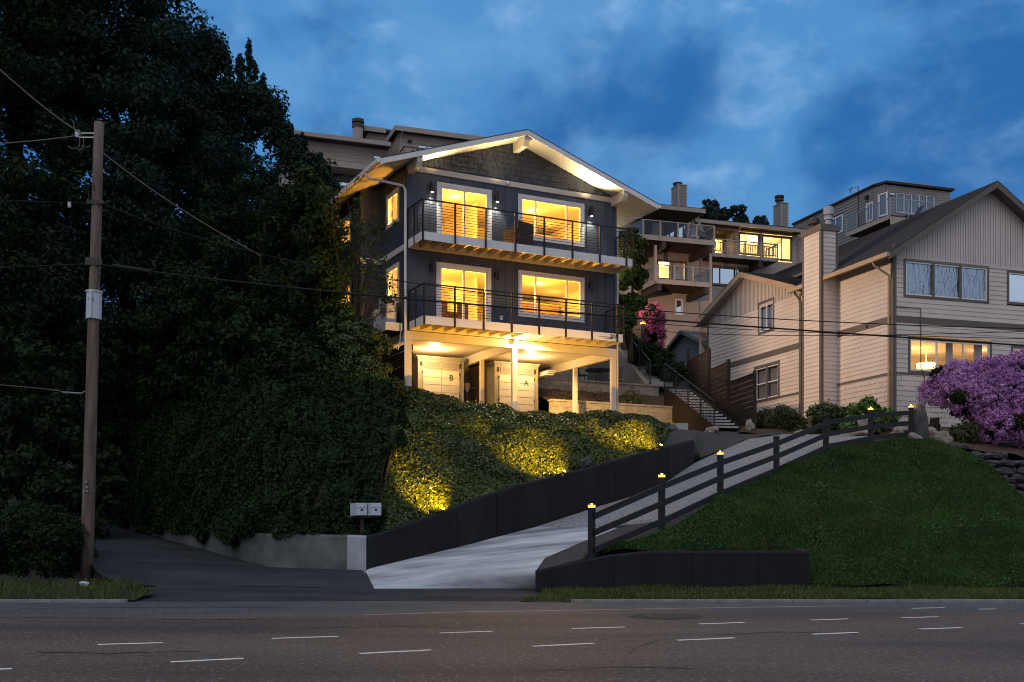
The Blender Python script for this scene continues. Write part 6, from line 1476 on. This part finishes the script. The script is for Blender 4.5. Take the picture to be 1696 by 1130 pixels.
# brown board fence right of the stairs, in stepped panels
BF = thing('board_fence', 'tall brown horizontal board fence in stepped panels right of the stairs', 'fence', P(1250, 712, 41.5))
def fpanel(x0, d0, x1, d1, yt, zlow):
    a, b = P(x0, yt, d0), P(x1, yt, d1); zt = a[2]; h = zt-zlow; n = int(h/.19); m = MB(); step = h/n
    for i in range(n): m.bar((a[0], a[1], zlow+step*(i+.5)), (b[0], b[1], zlow+step*(i+.5)), .03, step-.022)
    m.build('board', M['bwood'], BF)
    m = MB(); m.bar((a[0], a[1], zt+.02), (b[0], b[1], zt+.02), .07, .04); m.build('cap_rail', M['bwood'], BF)
fpanel(1249, 41.5, 1208, 44.2, 619, 5.0); fpanel(1206, 44.2, 1176, 46.6, 600, 5.4); fpanel(1174, 46.6, 1140, 49.8, 581, 6.0)
for x, yt, d in ((1250, 616, 41.5), (1207, 597, 44.2), (1175, 579, 46.6), (1140, 579, 49.8)):
    p = P(x, yt, d); m = MB(); m.box(p[0]-.06, p[0]+.06, p[1]-.06, p[1]+.06, 4.8, p[2]+.04); m.build('post', M['stringer'], BF)
# dark fence and lamp post at the head of the stairs
DF = thing('dark_fence', 'dark vertical board fence at the head of the upper steps', 'fence', P(1045, 590, 53.5))
m = MB(); a, b = P(1022, 525, 53.6), P(1062, 532, 53.2); n = 12
for i in range(n): p = Vector(a).lerp(Vector(b), i/n); q = Vector(a).lerp(Vector(b), (i+.92)/n); m.bar((p.x, p.y, (p.z+9)/2), (q.x, q.y, (q.z+9)/2), .03, p.z-9.0)
m.build('board', M['stringer'], DF)
p = P(1065, 590, 52.8); zt = P(1065, 537, 52.8)[2]; LP = thing('lamp_post', 'dark post with a small amber cap light in front of the pink rhododendron', 'lamp post', p)
m = MB(); m.box(p[0]-.09, p[0]+.09, p[1]-.09, p[1]+.09, 8.8, zt); m.build('post', M['stringer'], LP)
m = MB(); m.lathe([(.12, 0), (.15, .04), (.10, .10)], (p[0], p[1], zt), 10); m.build('cap_light', M['capglow'], LP)
lamp('cap_lamp', 'POINT', None, 3, (1, .6, .2), LP, .05, world_loc=(p[0], p[1], zt+.2))

# spotlights at the foot of the ivy
for i, (x, y, d, e) in enumerate(((722, 849, 27.9, 52), (922, 787, 29.75, 85), (1080, 743.5, 31.7, 95))):
    p = P(x, y, d); lab = ['small black ground spotlight on the wall top at the left end of the ivy', 'small black ground spotlight on the wall top at the middle of the ivy', 'small black ground spotlight on the wall top at the rounded right end of the ivy'][i]
    t = thing('ground_spotlight', lab, 'spotlight', p, group='spotlights along the black wall')
    m = MB(); m.tube([p, (p[0]+.19, p[1]-.38, p[2]+.04)], .018, 6); m.build('stake', M['black'], t)
    m = MB(); m.tube([(p[0]+.23, p[1]-.46, p[2]-.02), (p[0]+.19, p[1]-.38, p[2]+.08)], [.04, .055], 10); m.build('head', M['black'], t)
    lamp('spot_lamp', 'SPOT', None, e*36.0, (1, .47, .03), t, .03, (p[0]-.42, p[1]+.85, p[2]+.50), 66, 1, (p[0]+.26, p[1]-.52, p[2]+.10))
# mailboxes
mp_ = P(600, 880, 26.85); MBX = thing('mailbox_pair', 'pair of pale grey mailboxes on one dark post in front of the ivy', 'mailbox', mp_)
zb = P(600, 854, 26.8)[2]
m = MB(); m.box(mp_[0]-.05, mp_[0]+.05, mp_[1]-.05, mp_[1]+.05, mp_[2]-.2, zb-.05); m.build('post', M['slat'], MBX)
m = MB(); m.box(mp_[0]-.34, mp_[0]+.36, mp_[1]-.16, mp_[1]+.2, zb-.05, zb-.002); m.build('shelf', M['bark'], MBX)
for i, px in enumerate((589.5, 613)):
    c = Vector(P(px, 853, 26.55)); ca, sa = math.cos(R(26)), math.sin(R(26)); X = Vector((ca, sa, 0)); Y = Vector((-sa, ca, 0))
    def T3(a, b, z): q = c+X*a+Y*b; return (q.x, q.y, zb+z)
    def bx(a0, a1, b0, b1, z0, z1):
        m = MB(); m.add([T3(a, b, z) for z in (z0, z1) for a, b in ((a0, b0), (a1, b0), (a1, b1), (a0, b1))], [(0,3,2,1),(4,5,6,7),(0,1,5,4),(1,2,6,5),(2,3,7,6),(3,0,4,7)]); return m
    b = bx(0, .29, 0, .46, 0, .31).build('box', M['mailbox'], MBX)
    bx(.015, .275, -.012, -.001, .01, .19).build('door', M['mailbox'], b); bx(.015, .275, -.018, -.001, .20, .30).build('flap', M['boxgrey'], b)
    m = MB(); q0 = Vector(T3(.145, -.012, .14)); m.tube([q0, q0-Y*.012], .028, 10); m.build('lock', M['black'], b)

# ================================================================== UTILITY POLE AND WIRES
D = 27.5; pb, ptp = Vector(P(143, 966, D)), Vector(P(164, 203, D))
UP = thing('utility_pole', 'tall weathered wooden utility pole at the left of the side lane', 'utility pole', tuple(pb))
m = MB(); m.tube([pb+(ptp-pb)*f+Vector((0, 0, -.2 if f == 0 else 0)) for f in np.linspace(0, 1, 9)], [.168-.05*f for f in np.linspace(0, 1, 9)], 18); m.build('pole', M['pole'], UP, smooth=True)
def on(y, off=0, f=0): q = Vector(P(143+21*(966-y)/763, y, D)); return q+Vector((off, -f, 0))
c = on(507); ax = (ptp-pb).normalized(); m = MB(); m.tube([c-ax*.34, c+ax*.34], .19, 14); m.bar(c+Vector((0, -.17, 0))-ax*.34, c+Vector((0, -.17, 0))+ax*.34, .16, .06, (1, 0, 0)); m.tube([c+ax*.34, c+ax*.38], .215, 14); bx_ = m.build('equipment_box', M['boxgrey'], UP)
text_mesh('box_number', '880', .10, M['black'], bx_, lambda a, z, o: (c.x+a, c.y-.205-o, c.z+.10+z), 0, 0)
for yy, w in ((222, .42), (229, .42)):
    q = on(yy); m = MB(); m.bar(q+Vector((-.5, -.05, 0)), q+Vector((0, -.05, 0)), .03, .03); m.build('bracket', M['steel'], UP)
q = on(222); m = MB(); m.lathe([(.05, -.08), (.07, 0), (.05, .1)], (q.x-.52, q.y-.05, q.z-.03), 10); m.build('insulator', M['boxgrey'], UP)
m = MB(); m.tube([(q.x-.62+.16*math.cos(a), q.y-.05, q.z-.22+.18*math.sin(a)) for a in np.linspace(-2.6, 1.2, 12)], .010, 5); m.tube([(q.x-.48+.12*math.cos(a), q.y-.05, q.z-.22+.2*math.sin(a)) for a in np.linspace(-2.0, .8, 10)], .010, 5); m.tube([(q.x-.6, q.y-.05, q.z+.05), (q.x-.62, q.y-.05, q.z+.28), (q.x-.70, q.y-.05, q.z+.36)], .010, 5); m.build('wire_loop', M['guy'], UP)
for yy in (337, 432, 438):
    q = on(yy); m = MB(); m.bar(q+Vector((-.2, -.10, 0)), q+Vector((.2, -.10, 0)), .10, .10); m.build('clamp', M['iron'], UP)
q = on(338); m = MB(); m.tube([(q.x-.12, q.y-.15, q.z), (q.x-.16, q.y-.17, q.z+.35), (q.x-.05, q.y-.17, q.z+.5), (q.x, q.y-.16, q.z+.3)], .014, 5); m.build('wire_loop', M['wire'], UP)
q = on(799); m = MB()
for k, (a, z) in enumerate(((0, 0), (.02, -.13), (.03, -.24), (-.05, -.24))): m.lathe([(.03 if k else .045, -.02), (.03 if k else .045, .02)], (q.x+a, q.y-.18, q.z+z), 8)
m.build('tag_plate', M['steel'], UP)
q = on(652); m = MB(); m.tube([(q.x-.16, q.y, q.z+.06), (q.x-.25, q.y, q.z), (q.x-.55, q.y, q.z+.02), (q.x-.75, q.y, q.z+.03)], .022, 6); m.build('cable_arm', M['steel'], UP)
def wire(label, pts, r, mt='wire', seg=10):
    """pts: three points it hangs through"""
    a, b, c = [Vector(p) for p in pts]; P_ = []
    for t in np.linspace(0, 1, 28): P_.append(a*(1-t)*(1-2*t)+b*4*t*(1-t)+c*t*(2*t-1))
    m = MB(); m.tube(P_, r, 6); tag(m.build('overhead_wire', M[mt]), label, 'wire', 'wires strung from the utility pole')
e = lambda y: tuple(on(y, .12, .12))
wire('thick black cable running from the pole across both houses', (e(440), P(800, 506, 27.5), P(1800, 579, 27.5)), .021)
wire('thinner black cable above the thick one, crossing the lower balcony', (e(337), P(790, 484, 27), P(1800, 546, 27)), .012)
wire('thin wire crossing the neighbour house just below the upper cable', (P(1010, 528, 30), P(1300, 549, 29.5), P(1800, 563, 29)), .009)
wire('thin wire crossing the neighbour house just above the thick cable', (P(1010, 540, 30), P(1300, 556, 29.5), P(1800, 545, 29)), .009)
wire('twisted pale guy wire falling from the pole top into the trees', (tuple(on(252, .1)), P(290, 340, 28.4), P(432, 424, 29.5)), .014, 'guy')
wire('pale guy wire rising from the pole bracket to the upper left', (P(133, 219, 27.4), P(66, 172, 27), P(-60, 62, 26)), .016, 'guy')
wire('pale wire running left from the pole bracket', (P(136, 223, 27.4), P(60, 233, 27.5), P(-80, 244, 27.5)), .014, 'guy')
wire('black wire running left from the middle clamp of the pole', (tuple(on(337, -.12)), P(60, 334, 27.5), P(-80, 328, 27.5)), .010)
wire('black wire running left from the lower clamp of the pole', (tuple(on(437, -.12)), P(60, 441, 27.5), P(-80, 447, 27.5)), .012)
wire('pale wire ending at the lowest cable arm of the pole', (P(112, 650, 27.5), P(40, 641, 27.5), P(-80, 632, 27.5)), .009, 'guy')
a, b = P(187, 440, 27.35), P(250, 450, 27.35); m = MB(); m.tube([a, b], .05, 8); tag(m.build('splice_case', M['wire']), 'fat black splice case on the thick cable right of the pole', 'cable box')
for px, py in ((115, 341),):
    q = P(px, py, 27.4); m = MB(); m.lathe([(.03, -.05), (.05, 0), (.03, .08), (.06, .1)], q, 8); tag(m.build('wire_insulator', M['boxgrey']), 'small pale insulator hanging on the wire left of the pole', 'insulator')

# ================================================================== TREES AND SHRUBS
GT = 'dark trees on the left'
tree('conifer_tree', 'huge dark tree at the far left edge, taller than the picture', P(30, 800, 38), P(20, -160, 38), .45, [(-16.9, 37, 21, 3.2, 3.4, 5.0), (-18.5, 36.5, 14, 4.4, 4.0, 6.5), (-18, 36, 8.5, 4.5, 4, 5)], 150000, M['leaf_tree'], .18, .095, 21, GT, 360, (.5, 1.2), squash=.6)
tree('conifer_tree', 'tall dark tree behind the utility pole, its top cut off by the picture', P(215, 780, 40), P(225, -120, 40), .42, [(-14.3, 39.5, 20, 2.7, 3.0, 5.5), (-14.4, 39, 14, 3.8, 3.5, 6), (-14.5, 38.5, 9, 4.2, 3.5, 5)], 150000, M['leaf_blue'], .17, .095, 22, GT, 360, (.5, 1.1), squash=.65)
tree('maple_tree', 'rounded dark tree with upright leafy tips left of the charcoal house', P(400, 700, 43), P(385, 215, 43), .34, [(-12.2, 42.5, 16.2, 2.2, 2.4, 3.8), (-10.6, 42, 12.8, 2.6, 2.6, 3.6), (-9.6, 41.5, 9.5, 3.2, 2.6, 4)]+[P(x, y, 42.5)+(rx, .5, rz) for x, y, rx, rz in ((385, 165, 1.0, 1.1), (360, 190, 1.1, 1.3), (495, 262, .7, .7), (525, 292, .6, .5), (412, 92, .16, .8), (398, 108, .22, .8), (376, 100, .2, .6), (352, 100, .3, .6), (425, 128, .2, .5), (436, 142, .14, .32), (420, 160, .45, .6), (440, 195, .5, .7), (452, 180, .16, .4), (465, 225, .5, .7), (490, 255, .5, .7), (512, 282, .4, .5), (535, 300, .3, .4))], 130000, M['leaf_blue'], .155, .095, 23, GT, 300, (.32, .8), squash=1.0, extra=[P(x, y, 42.5)+(r, r, h) for x, y, r, h in ((412, 88, .12, .55), (418, 118, .24, .5), (398, 112, .2, .55), (376, 108, .2, .5), (352, 112, .3, .6), (436, 134, .12, .32), (432, 152, .3, .45), (448, 176, .16, .4), (455, 200, .4, .5), (442, 165, .2, .4), (468, 222, .45, .5), (480, 212, .14, .3), (492, 245, .45, .5), (500, 232, .12, .3), (515, 268, .4, .4), (530, 262, .14, .25), (538, 290, .35, .4), (552, 312, .3, .35), (340, 80, .4, .7), (335, 140, .5, .9))]*3)
tree('alder_tree', 'leafy understory tree catching light from the house windows', P(420, 700, 37.5), P(440, 330, 37.5), .2, [(-9.2, 37.5, 11.0, 2.6, 2.0, 2.6), (-8.2, 37, 8.2, 2.6, 1.8, 2.6), (-11.5, 37, 8.6, 2.4, 2.0, 2.4), (-7.4, 37.4, 11.6, 1.2, 1.2, 2.0)], 65000, M['leaf_tree'], .15, .09, 24, GT, 150, (.35, .8))
tree('laurel_tree', 'bushy tree with dark leaves in front of the house side windows', P(530, 640, 37.0), P(530, 360, 37.2), .14, [(-6.9, 37.3, 12.2, 1.0, .9, 1.6), (-6.6, 37.2, 9.6, 1.0, .9, 1.8), (-6.2, 37.4, 7.8, .9, .8, 1.2)], 15000, M['leaf_under'], .17, .10, 25, GT, 80, (.22, .5))
def twiggy(name, label, base, ends, n, leafm, seed, nl, group=None):
    t = thing(name, label, 'tree', base, group=group); rr = random.Random(seed); m = MB(); bl_ = []
    for e_ in ends:
        a, b = Vector(base), Vector(e_); mid = a.lerp(b, .5)+Vector((rr.uniform(-.3, .3), rr.uniform(-.2, .2), .2)); m.tube([a, mid, b], [.03, .018, .006], 5)
        for k in range(n):
            f = rr.uniform(.35, 1); s = a.lerp(mid, f*2) if f < .5 else mid.lerp(b, f*2-1); q = s+Vector((rr.uniform(-.7, .7), rr.uniform(-.4, .4), rr.uniform(-.3, .6))); m.tube([s, s.lerp(q, .5)+Vector((0, 0, .06)), q], [.010, .007, .003], 4); bl_.append((q.x, q.y, q.z, .22, .18, .16))
    m.build('trunk', M['bark'], t); quads_object('crown', leafm, cloud(bl_, nl, .12, .07, seed, .1), t)
twiggy('sapling_tree', 'sparse twiggy sapling in front of the dark left side of the house', P(590, 560, 35.6), [P(x, y, 35.6) for x, y in ((548, 262), (572, 290), (600, 330), (612, 360), (630, 400), (560, 350), (640, 440), (585, 400), (650, 350))], 10, M['leaf_under'], 31, 1500)
twiggy('sapling_tree', 'bare twiggy shrub in front of the heat pumps', P(600, 540, 35.2), [P(x, y, 35.2) for x, y in ((655, 470), (640, 450), (665, 515), (620, 470), (648, 500), (610, 490))], 8, M['leaf_under'], 32, 130)
tree('vine_tree', 'dark narrow tree squeezed between the charcoal house and the condominium', P(1045, 600, 49), P(1048, 420, 49), .12, [P(1042, 430, 49)+(.8, .8, 1.4), P(1038, 480, 49)+(.75, .8, 1.5), P(1050, 400, 49)+(.45, .6, .7), P(1030, 520, 49)+(.6, .7, 1.2)], 13000, M['leaf_under'], .17, .10, 26, None, 70, (.22, .48))
tree('hilltop_tree', 'rounded tree showing above the condominium roof between its two chimneys', P(1205, 400, 90), P(1200, 352, 90), .2, [P(1195, 362, 90)+(1.9, 1.5, 1.1), P(1172, 352, 90)+(.8, .8, 1.0), P(1220, 356, 90)+(1.0, .8, .9), P(1245, 375, 90)+(1.3, .8, .5)], 5200, M['leaf_blue'], .30, .18, 27, None, 34, (.28, .6))
# clipped hedges left of the carport
shrub('clipped_hedge', 'rounded clipped hedge directly left of the slatted carport side', [P(612, 596, 34.6)+(.62, .6, .95), P(612, 640, 34.6)+(.6, .6, .8)], 14000, M['leaf_hedge'], .10, .07, 41, 'hedge', 'clipped hedges beside the carport', 60, (.18, .32))
shrub('clipped_hedge', 'taller round topped hedge behind the first, below the side window', [P(572, 560, 34.9)+(.85, .7, .85), P(575, 620, 34.5)+(.9, .7, 1.2)], 20000, M['leaf_hedge'], .11, .07, 42, 'hedge', 'clipped hedges beside the carport', 80, (.2, .36))
shrub('loose_shrub', 'loose low shrub in front of the clipped hedges', [P(610, 655, 33.2)+(1.0, .6, .65), P(560, 650, 33.4)+(.9, .6, .7)], 15000, M['leaf_under'], .12, .07, 43, k=60)
# dark scrub above the side lane
rr = random.Random(9); lab = ['dark scrub at the left edge above the box hedge', 'dark scrub behind the utility pole', 'tall scrub right of the utility pole', 'broad leafy scrub in the middle of the dark bank', 'scrub below the understory tree', 'scrub beside the taller clipped hedge']
for i, (px, py, d, rx, rz) in enumerate(((40, 720, 33, 2.6, 2.6), (150, 660, 38, 2.6, 2.8), (260, 590, 37, 2.3, 1.8), (350, 570, 35.5, 2.0, 1.6), (440, 590, 34.6, 1.7, 1.5), (490, 610, 34.4, 1.0, 1.2))):
    c = P(px, py, d); shrub('scrub', lab[i], [(c[0], c[1], c[2], rx, 1.4, rz), (c[0]+rx*.4, c[1]-.4, c[2]-rz*.5, rx*.8, 1.2, rz*.8)], 15000, M['leaf_dark'] if i % 2 else M['leaf_tree'], .19, .12, 50+i, 'scrub', 'scrub on the dark bank', 70, (.3, .6))
shrub('box_hedge', 'dark square hedge left of the utility pole beside the side lane', [P(-10, 900, 26.6)+(1.0, 1.3, .8), P(60, 895, 27)+(1.0, 1.3, .85), P(108, 895, 28)+(.7, 1.6, .85)], 22000, M['leaf_tree'], .10, .07, 61, 'hedge', None, 120, (.22, .4))
# shrubs round the neighbour's house
shrub('juniper_shrub', 'brownish olive shrub in front of the neighbour side window', [P(1290, 697, 42.5)+(.85, .6, .55), P(1268, 704, 42)+(.5, .5, .35), P(1310, 705, 42)+(.5, .5, .35)], 9000, M['leaf_olive'], .13, .05, 71, k=46)
shrub('bright_shrub', 'bright green shrub with pointed tip in front of the house corner', [P(1428, 690, 40.5)+(.55, .5, .62), P(1434, 665, 40.5)+(.22, .25, .35), P(1458, 690, 40.5)+(.55, .5, .5), P(1415, 706, 40)+(.4, .4, .3)], 5200, M['leaf_bright'], .16, .11, 72, k=44, cr=(.16, .3))
shrub('low_hedge', 'low rounded dark hedge between brown shrub and bright green shrub', [P(1375, 691, 41.6)+(.75, .5, .42), P(1395, 690, 41.6)+(.6, .5, .42)], 8000, M['leaf_hedge'], .10, .07, 73, k=40)
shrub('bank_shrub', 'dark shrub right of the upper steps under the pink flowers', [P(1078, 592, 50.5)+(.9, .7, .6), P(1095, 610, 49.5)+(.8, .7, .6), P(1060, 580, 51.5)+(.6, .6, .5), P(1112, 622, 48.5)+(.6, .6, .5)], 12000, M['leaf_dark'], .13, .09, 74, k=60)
shrub('yellow_shrub', 'small olive plant at the foot of the purple rhododendron', [P(1596, 718, 36.6)+(.42, .4, .3)], 2600, M['leaf_olive'], .13, .06, 75, k=20)
def rhododendron(name, label, blobs, leaves, L, nb, r, pm, seed, npetal=46):
    t = shrub(name, label, blobs, leaves, M['leaf_dark'], L, L*.42, seed, 'rhododendron', None, 80, (.2, .42))
    rs = np.random.RandomState(seed); B = np.array(blobs, float); wt = B[:, 3]*B[:, 5]; i = rs.choice(len(B), nb, p=wt/wt.sum()); d = rs.normal(size=(nb, 3)); d[:, 1] = -np.abs(d[:, 1])*1.0+.2*rs.normal(size=nb); d /= np.linalg.norm(d, axis=1, keepdims=True)
    c = B[i, :3]+d*B[i, 3:6]*rs.uniform(.92, 1.12, (nb, 1)); keep = np.sin(c[:, 0]*2.3+1)*np.sin(c[:, 2]*3.1+c[:, 0])*.5+rs.rand(nb) > .14; c = c[keep]
    rr_ = r*rs.uniform(.7, 1.2, len(c)); k = np.repeat(np.arange(len(c)), npetal); q = rs.normal(size=(len(k), 3)); q /= np.linalg.norm(q, axis=1, keepdims=True)
    pos = c[k]+q*rr_[k][:, None]*np.array([1, 1, .85]); o = quads_object('blossoms', pm, leaf_quads(pos, q, r*.55, r*.45, rs, .7), t); o['kind'] = 'stuff'
    return t
rhododendron('purple_rhododendron', 'huge purple flowering rhododendron in front of the neighbour house at the right edge', [P(1585, 640, 37.6)+(.8, .8, .8), P(1640, 642, 38)+(1.2, 1.0, .95), P(1600, 655, 37.4)+(1.05, .9, .7), P(1660, 670, 37.2)+(1.1, 1.0, 1.0), P(1700, 634, 38)+(1.3, 1.0, 1.0), P(1645, 705, 36.8)+(.62, .7, .55), P(1700, 690, 36.8)+(.9, .9, .9), P(1760, 662, 37.4)+(1.4, 1.0, 1.4), P(1545, 650, 37.8)+(.45, .5, .45)], 44000, .17, 1700, .145, M['petal_purple'], 81, 52)
rhododendron('pink_rhododendron', 'pink flowering rhododendron at the head of the stairs below the condominium', [P(1078, 535, 54)+(.65, .6, .9), P(1062, 525, 54)+(.6, .6, .5), P(1085, 560, 53.5)+(.45, .5, .6), P(1040, 532, 54.5)+(.4, .4, .3)], 7000, .16, 300, .12, M['petal_pink'], 82, 36)
shrub('bed_plant', 'low weedy plants in the soil bed between the two block walls', [MH.world(8.5, 4.2, 6.85)+(.5, .4, .3), MH.world(9.8, 4.4, 6.9)+(.4, .3, .25), MH.world(11.8, 4.3, 6.9)+(.5, .3, .22)], 1500, M['leaf_olive'], .12, .03, 83, 'plant', None, 24)
